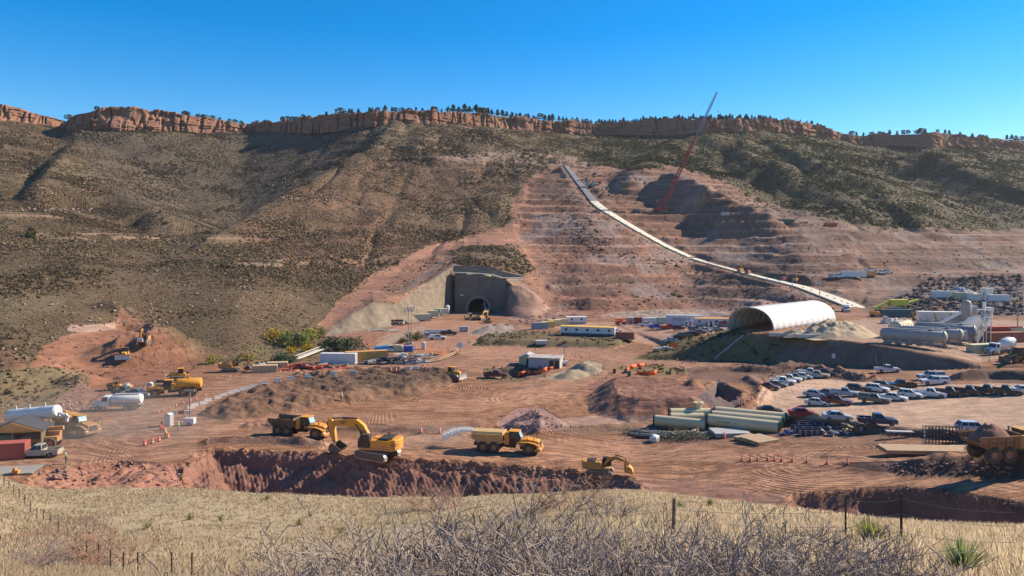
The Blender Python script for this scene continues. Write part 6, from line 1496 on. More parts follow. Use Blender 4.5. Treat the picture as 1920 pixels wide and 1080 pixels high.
for a, b in ((1280, 482), (1305, 480), (1330, 482), (1355, 484), (1380, 486), (1068, 502), (1135, 502), (1262, 508), (410, 430), (478, 438), (523, 444), (588, 445), (440, 462), (512, 468), (468, 462)):
    cone(960 + a / 4, 560 + b / 4, 'small orange cone along the upper haul road below the bank', 'cones along the upper haul road', 1.0)
for a, b in ((1238, 1005), (1380, 1010), (1010, 540), (1050, 545)): cone(480 + a / 4, 560 + b / 4, 'orange cone beside the dark berm between the dump trucks', 'cones by the middle berm', 1.4)
cone(1358, 822, 'orange cone standing before the stack of steel plates', 'cones at the pipe yard', 1.3); cone(1308, 812, 'orange cone among the branches before the pale pipes', 'cones at the pipe yard', 1.3); cone(197, 769, 'orange cone at the front wheel of the white water truck', None, 1.5)
def drum(px, py, label, group):
    global DRUM0
    loc = at(px, py)
    if DRUM0 is None:
        t = thing('traffic_barrel', label, 'barrel', loc, 0, group, .85)
        MB().lathe([(.01, .05), (.3, .05), (.27, 1.0), (.2, 1.02), (.01, 1.02)], n=14).build('barrel_body', M_FLAME, t); MB().lathe([(.297, .35), (.29, .55)], n=14).build('white_band', M_WHITE, t); MB().lathe([(.38, 0), (.38, .08), (.3, .1)], n=14).build('base', M_BLK, t); DRUM0 = t; return t
    return dup(DRUM0, loc, 0, label, group)
for a, b in ((1213, 235), (1207, 262), (1220, 272), (1232, 282), (1242, 300), (1248, 318), (1258, 325), (1192, 352), (1142, 366), (1085, 380)):
    drum(a / 4, 740 + b / 4, 'orange and white traffic barrel in the bent row left of the light tower', 'barrels left of the light tower')
for a, b in ((1130, 440), (1240, 472), (712, 598), (180, 388)): drum(960 + a / 4, 560 + b / 4, 'pale and orange barrel beside the upper haul road', 'barrels on the upper road')
def barrier(px, py, deg, label, group, m=M_CONCW, L=3.0):
    global BAR0
    loc = at(px, py)
    if BAR0 is None:
        BAR0 = MB().prof([(-.3, 0), (-.3, .12), (-.14, .38), (-.1, .82), (.1, .82), (.14, .38), (.3, .12), (.3, 0)], -L / 2, L / 2).build('concrete_barrier', m, None, loc)
        BAR0.rotation_euler.z = RAD(deg - 90); BAR0.scale = (1.0, .5, .85); return tag(BAR0, label, 'barrier', group)
    o = BAR0.copy(); COL.objects.link(o); o.location = loc; o.rotation_euler.z = RAD(deg - 90); o['label'] = label; o['group'] = group; return o
for a, b, d in ((1435, 825, 30), (1462, 808, 30), (1527, 792, 28), (1560, 772, 28), (1635, 750, 26), (1680, 730, 24), (1733, 712, 24), (1775, 700, 22), (1822, 688, 20), (1860, 678, 18), (1900, 664, 18)):
    barrier(a / 4, 560 + b / 4, d, 'white concrete barrier in the line curving along the haul road', 'white barriers along the haul road')
for a, b, d in ((65, 640, 16), (162, 622, 14), (260, 605, 13), (387, 590, 12), (577, 570, 8), (733, 558, 6), (1140, 530, 0), (1200, 528, 0)):
    barrier(480 + a / 4, 560 + b / 4, d, 'grey concrete barrier above the brown fill', 'grey barriers above the brown fill')
t = thing('road_barricade', 'white and red barricade boards beside the light tower', 'barricade', at(342, 782), 20)
for i in range(3): MB().box(-1.6 + i * 1.3, .3 * (i % 2), .9, 1.2, .12, .8, rx=.2 * i).build('board', (M_WHITE, M_RED, M_WHITE)[i], t)
MB().bar((-2, 0, 0), (-2, 0, 1.2), .1).bar((1.6, 0, 0), (1.6, 0, 1.2), .1).bar((0, .3, 0), (0, .3, 1.2), .1).build('leg', M_GST, t)
# small roadside signs
t = thing('road_sign', 'white sign on a post below the dark bank of the plant', 'sign', at(1563, 683), 0); MB().box(0, 0, 2.2, .9, .06, 1.1).build('board', M_WHITE, t); MB().bar((0, .05, 0), (0, .05, 2.4), .09).build('post', M_GST, t)
t = thing('stop_sign_back', 'round grey back of a stop sign beside the end of the dark bank', 'sign', at(1855, 681), 0); MB().tube((0, 0, 2.4), (0, .05, 2.4), .55, n=8).build('plate', M_GST, t); MB().bar((0, .05, 0), (0, .05, 2.4), .09).build('post', M_GST, t)
t = thing('flag_pole', 'thin pole with a red flag behind the moving white pickup', 'flag', at(1645, 690), 0); MB().tube((0, 0, 0), (-.5, 0, 3.6), .04, n=6).build('pole', M_GST, t); MB().box(-.75, 0, 3.5, .55, .04, .35).build('flag', M_RED, t)
drum(1503, 687, 'pale barrel at the roadside behind the parked cars', 'barrels on the upper road'); drum(1640, 705, 'orange and white barrel between the moving pickup and the parked cars', 'barrels on the upper road')

# car park
g = 'cars parked at the upper left of the car park'
q = lambda a, b: (1400 + a / 3.692, 640 + b / 3.692)
A_ = [(157, 330, 'sedan', 'maroon', 'dark red sedan at the front of the upper left cluster'), (210, 315, 'sedan', 'greygreen', 'grey green sedan beside the dark red one'), (252, 298, 'pickup', 'white', 'white pickup third in the upper left cluster'), (296, 281, 'pickup', 'white', 'white pickup fourth in the upper left cluster'),
      (342, 270, 'suv', 'greygreen', 'dark green sport utility car in the upper left cluster'), (392, 258, 'sedan', 'white', 'white sedan right of the dark green car'), (488, 253, 'pickup', 'tan', 'tan pickup in the upper left cluster'), (440, 236, 'pickup', 'white', 'white pickup half hidden behind the tan pickup'), (556, 240, 'suv', 'black', 'black sport utility car at the right end of the upper cluster')]
for a, b, k, c_, l in A_: car(k, c_, l, g, *q(a, b), -30, .98)
g = 'cars parked in the middle rows'
B_ = [(490, 443, 'sedan', 'silver', 'silver sedan at the front left of the middle rows'), (622, 438, 'pickup', 'maroon', 'maroon pickup right of the silver sedan'), (474, 383, 'sedan', 'paleblue', 'pale blue sedan half hidden behind the silver one'), (570, 378, 'sedan', 'grey', 'dark grey car half hidden behind the maroon pickup'),
      (678, 380, 'pickup', 'paleblue', 'pale blue pickup in the middle rows'), (768, 352, 'suv', 'black', 'black car behind the pale blue pickup'), (886, 425, 'cap', 'olive', 'olive pickup with a roofed bed at the front of the middle rows'), (905, 350, 'suv', 'white', 'white car behind the olive pickup'),
      (955, 330, 'suv', 'greygreen', 'dark green car behind the white one in the middle rows'), (1025, 408, 'sedan', 'white', 'white sedan with dark bonnet stripes'), (1134, 392, 'suv', 'white', 'white sport utility car with dark grille'), (1070, 325, 'pickup', 'black', 'long black pickup parked across behind the white cars'),
      (1272, 385, 'pickup', 'white', 'white pickup at the left of the four black ones'), (1402, 378, 'pickup', 'black', 'black pickup, leftmost of the four in a row'), (1540, 372, 'pickup', 'black', 'black pickup with bright windscreen, second of the four'), (1662, 365, 'pickup', 'black', 'black pickup, third of the four in a row'),
      (1790, 370, 'pickup', 'black', 'black pickup, rightmost of the four in a row'), (1300, 298, 'cap', 'white', 'white crew pickup with a covered bed behind the middle rows'), (1275, 262, 'cap', 'silver', 'silver covered pickup farthest back in the middle rows')]
for a, b, k, c_, l in B_: car(k, c_, l, g, *q(a, b), {1300: 178, 1275: 178, 1070: 172}.get(a, -37 if a > 860 else -29), 1.0)
g = 'cars parked nearest the viewer'
for a, b, k, c_, l, d in ((160, 500, 'sedan', 'black', 'black sedan parked above the pale pipes', -12), (388, 518, 'sedan', 'red', 'red sedan parked above the pale pipes', -12), (628, 543, 'sedan', 'silver', 'silver hatchback in the nearest row', -14), (905, 577, 'pickup', 'darkblue', 'dark blue pickup in the nearest row', -14), (1575, 635, 'suv', 'silver', 'silver crossover alone at the near edge of the car park', -8)):
    car(k, c_, l, g, *q(a, b), d, 1.04)
car('pickup', 'white', 'white pickup driving along the road above the car park', None, 1664, 698, -5, 1.0)
car('sedan', 'white', 'white car cut off by the right edge of the photo', None, 1922, 737, -10, 1.0)

# ---------------------------------------------------------------- pipe yard
M_PIPE = PM('pipe_coating', (.52, .44, .265), .5, 0, .15, .4); M_PGRN = PM('pipe_end_green', (.015, .10, .055), .5, 0, .15, .8)
def big_pipe(label, a, b, r=1.0, mark=None, dz=0.0):
    A, B = at(*a), at(*b); B.z = A.z = (A.z + B.z) / 2; c = (A + B) / 2; c.z += dz; d = B - A; L = d.length
    t = thing('steel_pipe', label, 'pipe', c, math.degrees(atan2(d.y, d.x)), 'large pale pipes')
    MB().lathe([(r, -L / 2), (r, L / 2), (r - .09, L / 2), (r - .09, -L / 2), (r, -L / 2)], (0, 0, r + .15), 30, 'X').build('pipe_wall', M_PIPE, t)
    for s in (-1, 1): MB().lathe([(r + .015, s * L / 2 - s * .02), (r + .015, s * L / 2 + s * .28), (r - .05, s * L / 2 + s * .28)], (0, 0, r + .15), 30, 'X').build('end_band', M_BLK if s < 0 else M_PGRN, t)
    MB().tube((L / 2 - .5, 0, r + .15), (L / 2 - .45, 0, r + .15), r - .1, n=26).build('end_cover', M_PGRN, t)
    MB().box(-L * .3, 0, .08, .25, 1.6, .22).box(L * .3, 0, .08, .25, 1.6, .22).build('bearer', M_WOOD, t)
    if mark: text_on(t, mark, (-L * .22, -r * .99 - .02, r + .2), .42, M_BLK)
    return t
big_pipe('long pale cream pipe at the front left of the pipe yard', (1229, 803), (1323, 805))
big_pipe('long pale cream pipe at the front right with stencilled text', (1329, 804), (1460, 810), 1.08, 'NORTHWEST   778')
big_pipe('pale cream pipe second from the front on the left', (1257, 794), (1320, 795), .95)
big_pipe('pale cream pipe farthest back on the left', (1257, 786), (1333, 787), 1.0)
big_pipe('pale cream pipe second from the front on the right with green end', (1336, 797), (1466, 801), 1.08)
big_pipe('pale cream pipe farthest back on the right with green end', (1342, 789), (1473, 793), 1.08)
o = MB().lathe([(.5, 0), (.5, 1.0), (.95, 1.0), (.95, 1.15), (.45, 1.15), (.45, 0)], n=20).build('pipe_flange', M_CREAM, None, at(1310, 785, 2.0)); tag(o, 'short pale flanged pipe outlet standing above the back left pipe', 'pipe')
def logs():
    r = random.Random(4)
    for i in range(7):
        x0 = 1180 + r.uniform(0, 14); x1 = 1262 + r.uniform(-10, 20); y = 811 + i * 1.9
        A, B = at(x0, y - 1), at(x1, y + .5 + r.uniform(-1, 1)); m = (A + B) / 2; m.z += .22 + .1 * (i % 2)
        o = MB().tube((-(B - A).length / 2, 0, 0), ((B - A).length / 2, 0, 0), .24, n=12).build('dark_pipe', M_GST if i % 3 else M_TPOST, None, m, atan2(B.y - A.y, B.x - A.x)); tag(o, 'slim dark pipe in the bundle left of the branches', 'pipe', 'slim dark pipes')
logs()
def branches(label, px, py, rx, ry, n, seed, mat):
    r = random.Random(seed); k = MB()
    for i in range(n):
        x, y = r.gauss(0, rx / 2), r.gauss(0, ry / 2); a = r.uniform(0, 2 * pi); l = r.uniform(.6, 2.2); z = r.uniform(.05, .7)
        e = (x + cos(a) * l, y + sin(a) * l * .7, z + r.uniform(-.1, .7)); k.tube((x, y, z), e, .05, .02, 4, False)
        for j in range(3): u = r.random(); p = Vector((x, y, z)).lerp(Vector(e), u); k.tube(p, p + Vector((r.uniform(-.5, .5), r.uniform(-.4, .4), r.uniform(0, .5))), .03, .01, 3, False)
    o = k.build('branch_heap', mat, None, at(px, py)); return tag(o, label, 'branches')
M_TWIG = PM('grey_twig', (.24, .20, .17), .9, 0, .3, 6, (.12, .09, .07)); M_GTWIG = PM('green_grey_twig', (.15, .155, .11), .9, 0, .3, 6, (.10, .08, .06))
branches('tangled heap of cut grey green branches before the pale pipes', 1288, 822, 5.0, 2.4, 260, 3, M_GTWIG)
branches('small cut branches at the left end of the dark pipes', 1186, 815, 2.4, 1.2, 70, 6, M_GTWIG)
stick_pile('lumber_scraps', 'scattered pale boards and rocks beside the branch heap', 'boards', 1302, 814, 3.6, 1.4, 34, [(M_WOOD, 'board'), (M_CREAM, 'offcut')], (.8, 2.6), 21, (.12, .4), .5)
o = MB().lathe([(.01, 0), (.7, .05), (.95, .5), (.8, 1.0), (.35, 1.25), (.01, 1.3)], n=9); o.v = [(x * (1 + .18 * sin(3 * z + x * 5)), y * (1 + .15 * cos(4 * x)), z) for x, y, z in o.v]; tag(o.build('debris_sack', M_WHITE, None, at(1227, 828)), 'crumpled white sack at the near side of the dark pipes', 'bag')
def mat_stack(name, label, px, py, L, Wd, n, deg, mat, gap=.16):
    t = thing(name, label, 'mats', at(px, py), deg); r = random.Random(px)
    for i in range(n):
        k = MB(); m = max(2, int(Wd / .9))
        for j in range(m): k.box(r.uniform(-.1, .1), -Wd / 2 + Wd * (j + .5) / m, .1 + i * gap, L, Wd / m - .05, gap * .8)
        o = k.build('sheet', mat, t); o.rotation_euler.z = r.uniform(-.03, .03)
    return t
mat_stack('steel_plate_stack', 'stack of pale grey steel plates before the pale pipes', 1368, 815, 6.2, 4.2, 4, 4, M_GREYB, .19)
mat_stack('timber_mat_stack', 'thick pale timber crane mats stacked before the pipe end', 1424, 828, 4.6, 4.4, 3, 28, M_WOOD, .22)
mat_stack('plank_stack', 'loose pale planks right of the steel plates', 1398, 822, 4.2, 1.6, 3, 32, M_WOOD, .16)
mat_stack('long_timber_mat', 'long flat tan mat lying before the loaded dump truck', 1745, 846, 14.0, 3.6, 2, -5, M_WOOD, .3)
M_BSTEEL = PM('dark_blue_steel', (.035, .05, .08), .5, .2, .25, 1)
def box_form(label, px, py, L, deg, sc=1.0):
    t = thing('steel_form', label, 'steel form', at(px, py), deg, 'dark steel forms', sc)
    MB().box(0, -.7, .45, L, .14, .9).box(0, .7, .45, L, .14, .9).box(0, 0, .1, L, 1.3, .1).build('channel', M_BSTEEL, t)
    k = MB()
    for x in np.linspace(-L / 2 + .2, L / 2 - .2, 5): k.box(x, -.8, .45, .14, .12, .9)
    k.box(L / 2, 0, .7, .3, 1.8, .3).build('rib', M_GREYB, t)
box_form('long dark steel form, farthest of three behind the tyre', 1525, 800, 6.0, -3); box_form('long dark steel form, middle of three near the tyre', 1520, 808, 6.2, -3); box_form('dark steel form with pale end, nearest of the three', 1519, 815, 4.2, -5)
stick_pile('machine_parts', 'small dark blue machine parts between the forms and the tyre', 'machine parts', 1570, 815, 1.8, .9, 26, [(M_BSTEEL, 'casting'), (M_GREYB, 'bracket')], (.4, 1.4), 31, (.2, .6), .7)
stick_pile('machine_parts', 'blue wrapped bundle at the end of the pale pipes', 'machine parts', 1476, 815, 1.3, .7, 16, [(M_NAVY, 'bundle'), (M_BLUE, 'cover')], (.5, 1.2), 33, (.3, .6), .6)
stick_pile('engine_block', 'dark engine with cream pipes standing left of the tyre', 'engine', 1585, 808, 1.4, .8, 24, [(M_BLK, 'block'), (M_CREAM, 'manifold'), (M_BLK, 'frame')], (.5, 1.6), 35, (.2, .5), 1.3)
A = at(1613, 815); t = thing('loose_tyre', 'large loose tyre standing upright beside the dark steel forms', 'tyre', A, 20)
MB().lathe([(.45, -.3), (.9, -.32), (1.02, -.18), (1.02, .18), (.9, .32), (.45, .3)], (0, 0, 1.0), 26, 'Y').build('tread', M_TYRE, t); MB().lathe([(.01, -.1), (.45, -.22), (.45, .22), (.01, .1)], (0, 0, 1.0), 20, 'Y').build('rim', M_GST, t)
t = thing('steel_trestle', 'low grey steel trestle table behind the long tan mat', 'trestle', at(1686, 820), -8)
MB().box(0, 0, .95, 4.0, 1.0, .16).build('table_top', M_GREYB, t)
for s in (-1, 1): MB().bar((s * 1.6, -.4, 0), (s * 1.6, -.4, .9), .14).bar((s * 1.6, .4, 0), (s * 1.6, .4, .9), .14).build('leg', M_GST, t)
t = thing('rebar_cage', 'dark upright steel mesh cage between striped marker posts', 'rebar cage', at(1770, 834), -4); k = MB(); 
for z in np.linspace(.1, 2.6, 5): k.bar((-2.7, 0, z), (2.7, 0, z), .07).bar((-2.7, .8, z), (2.7, .8, z), .07)
for x in np.linspace(-2.7, 2.7, 12): k.bar((x, 0, 0), (x, 0, 2.7), .06).bar((x, .8, 0), (x, .8, 2.7), .06).bar((x, 0, 2.6), (x, .8, 2.6), .05)
k.build('mesh', M_TPOST, t)
for s in (-1, 1):
    p = MB()
    for i in range(5): p.box(s * 2.85, -.1, .25 + i * .55, .2, .1, .28)
    p.build('striped_post', M_WHITE, t)

# sheds and fences by the pond
A = at(1024, 688); t = thing('corrugated_shed', 'pale corrugated metal shed with rust streaked roof by the pond', 'shed', A, -14)
k = MB(); p = []; x = -4.6
i = 0
while x < 4.6: p.append((x, -2.6 + (.06 if i % 2 else 0))); x += .25; i += 1
k.plan(p + [(a, -b) for a, b in p[::-1]], 0, 2.9).build('wall', M_GREYB, t)
MB().box(0, 0, 3.0, 9.6, 5.6, .14, rx=.03).build('roof', PM('rusty_roof', (.50, .46, .42), .6, .2, .9, .5, (.34, .17, .10)), t)
for x in (2.0, 3.6): MB().box(x, -2.66, 1.2, 1.2, .08, 2.2).build('door', M_BLK, t)
A = at(990, 683); t = thing('small_shed', 'small cream gabled shed left of the corrugated one', 'shed', A, -10)
MB().prof([(-2.2, 0), (-2.2, 2.4), (0, 3.3), (2.2, 2.4), (2.2, 0)], -2.6, 2.6).build('wall', M_CREAM, t)
MB().add([(-2.5, -2.8, 2.35), (0, -2.8, 3.42), (0, 2.8, 3.42), (-2.5, 2.8, 2.35), (2.5, -2.8, 2.35), (2.5, 2.8, 2.35), (-2.5, -2.8, 2.25), (0, -2.8, 3.32), (0, 2.8, 3.32), (-2.5, 2.8, 2.25), (2.5, -2.8, 2.25), (2.5, 2.8, 2.25)],
         [(0, 1, 2, 3), (1, 4, 5, 2), (9, 8, 7, 6), (8, 11, 10, 7), (0, 6, 7, 1), (1, 7, 10, 4), (3, 2, 8, 9), (2, 5, 11, 8), (0, 3, 9, 6), (4, 10, 11, 5)]).build('roof', M_GREYB, t)
MB().box(.4, -2.64, 1.0, .9, .06, 1.9).build('door', M_BLK, t)
def netting(label, pts, h=1.1):
    t = thing('safety_fence', label, 'fence', (0, 0, 0), 0, 'orange safety netting'); P = [at(a, b) for a, b in pts]; k = MB(); q = MB()
    for A, B in zip(P[:-1], P[1:]):
        n = max(1, int((B - A).length / 2.2))
        for i in range(n):
            p, r_ = A.lerp(B, i / n), A.lerp(B, (i + 1) / n); q.bar(p, p + Vector((0, 0, h + .15)), .06)
            s1, s2 = h * random.uniform(.5, 1), h * random.uniform(.5, 1); j = Vector((0, random.uniform(-.5, .5), 0))
            k.add([p + Vector((0, 0, .02)), r_ + Vector((0, 0, .02)), r_ + Vector((0, 0, s2)) + j, p + Vector((0, 0, s1))], [(0, 1, 2, 3)])
    o = k.build('netting', M_FLAME, t); m = o.modifiers.new('t', 'SOLIDIFY'); m.thickness = .03; q.build('stake', M_WOOD, t)
netting('orange netting sagging along the near edge of the pond', ((971, 706), (985, 704), (1000, 703), (1014, 700), (1026, 697)), 1.5)
netting('orange netting along the shed side', ((1030, 694), (1044, 691)), 1.0)
netting('orange netting curling round the far pond corner', ((1176, 700), (1181, 692), (1194, 688), (1209, 686)), 1.3)
netting('orange netting along the near side of the grassy patch', ((1194, 701), (1206, 703), (1220, 704), (1231, 702)), 1.4)
for a, b, l in ((1180, 705, 'dark green drum beside the orange netting'), (1152, 700, 'dark post like drum left of the orange netting')): tag(MB().lathe([(.01, 0), (.45, 0), (.45, 1.2), (.01, 1.2)], n=12).build('drum', M_TEAL if a == 1180 else M_BLK, None, at(a, b)), l, 'drum')
container('low tan box half sunk in the low bank by the upper road', at(1015, 645), 5, 4, M_CONC, None, H=1.3)

# ---------------------------------------------------------------- concrete strip climbing the hill
def strip():
    m = PM('strip_concrete', (.66, .60, .46), .8, 0, .2, .12, (.36, .3, .22)); t = thing('concrete_plinth', 'long pale concrete strip running diagonally down the benched slope', 'concrete strip', (0, 0, 0))
    for a, b, mm in ((0, 17, M_GST), (17, 30, m), (30, 47, m), (48, 65, m), (65, 78, m), (78, 89, m)):
        k = MB()
        for i in range(a, b):
            q_ = SP[i].lerp(SP[i + 1], .93); w = float(SW[i]) * .95; k.bar(SP[i], q_, w, .7)
            if i % 2 == 0: k.bar(SP[i] + Vector((0, 0, .4)), SP[i] + Vector((.3, -.1, .42)), w * .9, .35)
        k.build('slab', mm, t)
PS = strip()
t = thing('work_platform', 'small teal and white work platform near the top of the concrete strip', 'platform', at(1106, 352), 0, sc=1.6); MB().box(0, 0, 1.2, 4.5, 2.5, .3).box(-1.6, 0, 2.0, 1.2, 1.6, 1.6).box(1.8, 0, 2.4, 1.0, 1.4, 2.2).build('deck', PM('teal_paint', (.05, .34, .38), .5, 0, .1, 1), t); MB().bar((-1.5, 0, 0), (-1.5, 0, 1.2), .2).bar((1.5, 0, 0), (1.5, 0, 1.2), .2).bar((-.8, 0, 1.4), (-.8, 0, 5.5), .15).build('leg', M_WHITE, t)
for px, py, l in ((1388, 512, 'dark tracked machine working on the lower concrete strip'), (1402, 515, 'dark lifting machine beside the strip with a thin mast'), (1470, 528, 'brown machine working at the lower end of the strip'), (1492, 531, 'pale machine at the foot of the strip')):
    t = thing('drill_rig', l, 'drill rig', at(px, py), px % 90, sc=1.3); MB().box(0, 0, 1.5, 3, 1.8, 1.3).bar((.8, 0, 1.5), (1.6, 0, 6.5), .22).build('body', (M_YELD, M_GREYB, M_RUST, M_WHITE)[px % 4], t)
    for s in (-1, 1): track(t, -1.6, 1.6, s * .9, .4, .45)

# ---------------------------------------------------------------- crane
def crane():
    b = at(1243, 399); Y = b.y; t = thing('crawler_crane', 'tall red lattice boom crane standing on a bench of the hillside', 'crane', b, 0)
    W2 = lambda px, py, dy=0: Vector(((px - 960) / F * (Y + dy) - b.x, dy, EYE - (py - HZ) * (Y + dy) / F - b.z))
    MB().box(-1, 0, 2.6, 9, 3.6, 2.2).box(-4.5, 0, 2.8, 2.2, 4.6, 2.6).build('house', M_CRANE, t); MB().box(2.6, -1.5, 3.0, 2.2, 1.4, 2.4).build('cab', M_CRANE, t)
    for s in (-1, 1): track(t, -4.2, 4.2, s * 2.5, .75, 1.1)
    A, T = W2(1241, 391), W2(1345, 172, 22); m = A.lerp(T, .60)
    def lattice(k, A, B, w0, w1, n, r):
        d = B - A; s = d.cross(Vector((0, 1, 0))).normalized(); u = Vector((0, 1, 0)) - d.normalized() * d.normalized().y; u.normalize(); P = []
        for i in range(n + 1):
            c = A + d * i / n; w = (w0 + (w1 - w0) * i / n) * min(1, .35 + i * .3, .35 + (n - i) * .3); P.append([c + s * a * w + u * b_ * w for a, b_ in ((-1, -1), (1, -1), (1, 1), (-1, 1))])
        for i in range(n):
            for j in range(4):
                k.bar(P[i][j], P[i + 1][j], r * 1.7); k.bar(P[i][j], P[i + 1][(j + 1) % 4], r); k.bar(P[i][j], P[i][(j + 1) % 4], r)
        return k
    lattice(MB(), A, m, 1.25, 1.15, 22, .27).build('boom', M_CRANE, t); lattice(MB(), m, T, 1.05, .5, 18, .17).build('jib', PM('crane_grey', (.16, .17, .22), .5, 0, .1, 1), t)
    mast = W2(1230, 374, 2); lattice(MB(), W2(1238, 391), mast, .7, .5, 5, .12).build('back_mast', M_CRANE, t)
    k = MB(); k.tube(mast, m, .05, n=5).tube(W2(1303, 212, 12), T, .06, n=5).tube(mast, W2(1303, 212, 12), .05, n=5).tube(T + Vector((.6, 0, -.5)), T + Vector((.6, 0, -16)), .05, n=5).tube(mast, Vector((-4.5, 0, 4)), .08, n=5); k.build('pendant_cable', M_BLK, t)
    MB().box(T.x + .6, T.y, T.z - 16.5, .7, .5, 1.2).build('hook_block', M_CRANE, t)
crane()
g = 'site gear on the hillside benches'
for px, py, L, mm, l in ((1195, 399, 4, M_TEAL, 'small teal box on the bench left of the crane'), (1360, 404, 6, M_GREYB, 'pale grey box on the bench right of the crane'), (1395, 406, 6, M_NAVY, 'dark blue box on the bench right of the crane'), (1475, 418, 11, M_TEAL, 'long teal box lying on the bench above the grey slope'), (1557, 425, 9, M_RED, 'low red box on the upper bench road')):
    container(l, at(px, py), 0, L, mm, g)
container('long white container on the middle bench of the right slope', at(1600, 519), 0, 14, M_WHITE, g, H=3.4)
o = MB().box(0, 0, 1.4, 8, 3, 2.6, tx=.9).build('dump_box', M_ORNG, None, at(1629, 517)); tag(o, 'tan box beside the white container on the middle bench', 'container')
for px, py, l in ((1633, 509, 'white pickup above the white container on the slope'), (1652, 514, 'white pickup, left of the pair right of the container'), (1662, 513, 'white pickup, right of the pair right of the container'), (1572, 521, 'white pickup just left of the bench container')): car('pickup', 'white', l, 'pickups on the middle bench', px, py, 10, 1.3)
for px, py, r_, l in ((1563, 521, 4, 'short white machine left end of the bench'), ): container(l, at(px, py), 0, 5, M_GREYB, g)
g = 'plant on the dark rockfill'
container('long white trailer at the left of the plant on the dark rockfill', at(1771, 558), -4, 12, M_WHITE, g, H=3.2)
container('pale cream trailer second on the dark rockfill', at(1805, 561), -2, 8, M_CREAM, g, H=3.2)
container('white trailer third on the dark rockfill', at(1832, 563), -4, 10, M_WHITE, g, H=3.0)
container('long white trailer at the right of the rockfill plant', at(1872, 565), -6, 9, M_WHITE, g, H=3.0)
t = thing('screening_hopper', 'white hopper standing amid the trailers on the dark rockfill', 'hopper', at(1851, 563), 0, sc=1.2); MB().box(0, 0, 3.4, 2.5, 2.4, 2.6, tx=1.5, ty=1.4).build('hopper', M_WHITE, t); MB().bar((-1.5, 0, 0), (-1.5, 0, 3), .2).bar((1.5, 0, 0), (1.5, 0, 3), .2).build('leg', M_GREYB, t)
heap_obj('pale grey gravel heap behind the rockfill trailers', 1805, 556, 9, 5, 4, PM('grey_gravel', (.33, .34, .34), 1, 0, .2, .5), 17, 'gravel_heap', 'heap')

# ---------------------------------------------------------------- trees on the rim and junipers on the slope
M_BARK = PM('bark', (.10, .065, .045), .95, 0, .2, 3)
M_PINE = leafy_mat('pine_foliage', 1.0, .3)
def crown_mesh(name, kind, seed, col, n=150):
    r = np.random.default_rng(seed)
    u = r.uniform(0, 1, n)
    if kind == 'pine':
        z = .22 + .78 * u; rad = .30 * (1 - u) ** .75 * (.65 + .35 * np.sin(u * 26 + seed)) + .03
    elif kind == 'round': z = .25 + .7 * u; rad = .36 * np.sqrt(np.clip(1 - (2 * u - .9) ** 2 * .8, 0.05, 1))
    else: z = .05 + .9 * u; rad = .42 * np.sqrt(np.clip(1 - (1.4 * u - .4) ** 2, .05, 1))
    a = r.uniform(0, 2 * pi, n); q = rad * np.sqrt(r.uniform(.15, 1, n)); lump = 1 + .3 * np.sin(a * 2 + seed) 
    c = np.stack([np.cos(a) * q * lump, np.sin(a) * q * lump, z], 1); s = (.055 + .05 * r.uniform(0, 1, n))[:, None]
    d1 = r.normal(size=(n, 3)); d1 /= np.linalg.norm(d1, axis=1)[:, None]; d2 = np.cross(d1, r.normal(size=(n, 3))); d2 /= np.linalg.norm(d2, axis=1)[:, None]
    v = np.stack([c + d1 * s, c - d1 * s * .5 + d2 * s, c - d1 * s * .5 - d2 * s], 1).reshape(-1, 3)
    cc = (np.array(col) * r.uniform(.55, 1.5, (n, 1))).repeat(3, 0)
    return mesh_from(name, v, np.arange(n * 3).reshape(-1, 3), M_PINE, False, {'Col': cc}, 3)
TR = {}
def tree(kind, var, loc, h, w, label, group, name, cat='tree'):
    key = (kind, var)
    if key not in TR:
        col = {'pine': (.032, .058, .022), 'round': (.045, .065, .026), 'bush': (.05, .06, .026)}[kind]
        cm = crown_mesh('crown', kind, 11 * var + len(kind), col, 170)
        tm_ = MB().tube((0, 0, -.05), (.01, 0, .5), .028, .016, 6).tube((0, 0, .35), (.12, .05, .6), .012, .006, 4).tube((0, 0, .4), (-.1, .08, .7), .012, .006, 4).mesh('trunk', M_BARK); TR[key] = (cm, tm_)
    t = bpy.data.objects.new(name, None); COL.objects.link(t); t.location = loc; t.rotation_euler.z = random.uniform(0, 6.28); t.scale = (h * w, h * w, h); tag(t, label, cat, group)
    for nm, me in zip(('crown', 'trunk'), TR[key]):
        o = bpy.data.objects.new(nm, me); COL.objects.link(o); o.parent = t
    return t
def rim(px, dy):
    Yc, zb, zt = cliff(np.array([px])); Y = float(Yc[0]) + 9 + dy; X = (px - 960) / F * Y
    return Vector((X, Y, float(gz(X, Y)) - .2))
R = random.Random(12)
zones = [((0, 130), 'small dark tree on the rim at the far left above the lit cliff'), ((130, 470), 'low dark tree on the rim above the bright left cliff'), ((470, 740), 'dark pine on the rim above the shaded cliff left of centre'), ((740, 1010), 'pine on the rim above the lit central cliff'), ((1010, 1130), 'pine on the rim where it dips right of centre'),
         ((1130, 1300), 'pine in the dense line on the rim left of the crane tip'), ((1300, 1450), 'pine in the dense line on the rim right of the crane tip'), ((1450, 1580), 'small pine where the rim slopes down on the right'), ((1580, 2300), 'small tree on the low rim at the far right'), ((-400, 0), 'small dark tree on the rim beyond the left edge')]
def zone(px):
    for (a, b), l in zones:
        if a <= px < b: return l, 'trees: ' + l[:40]
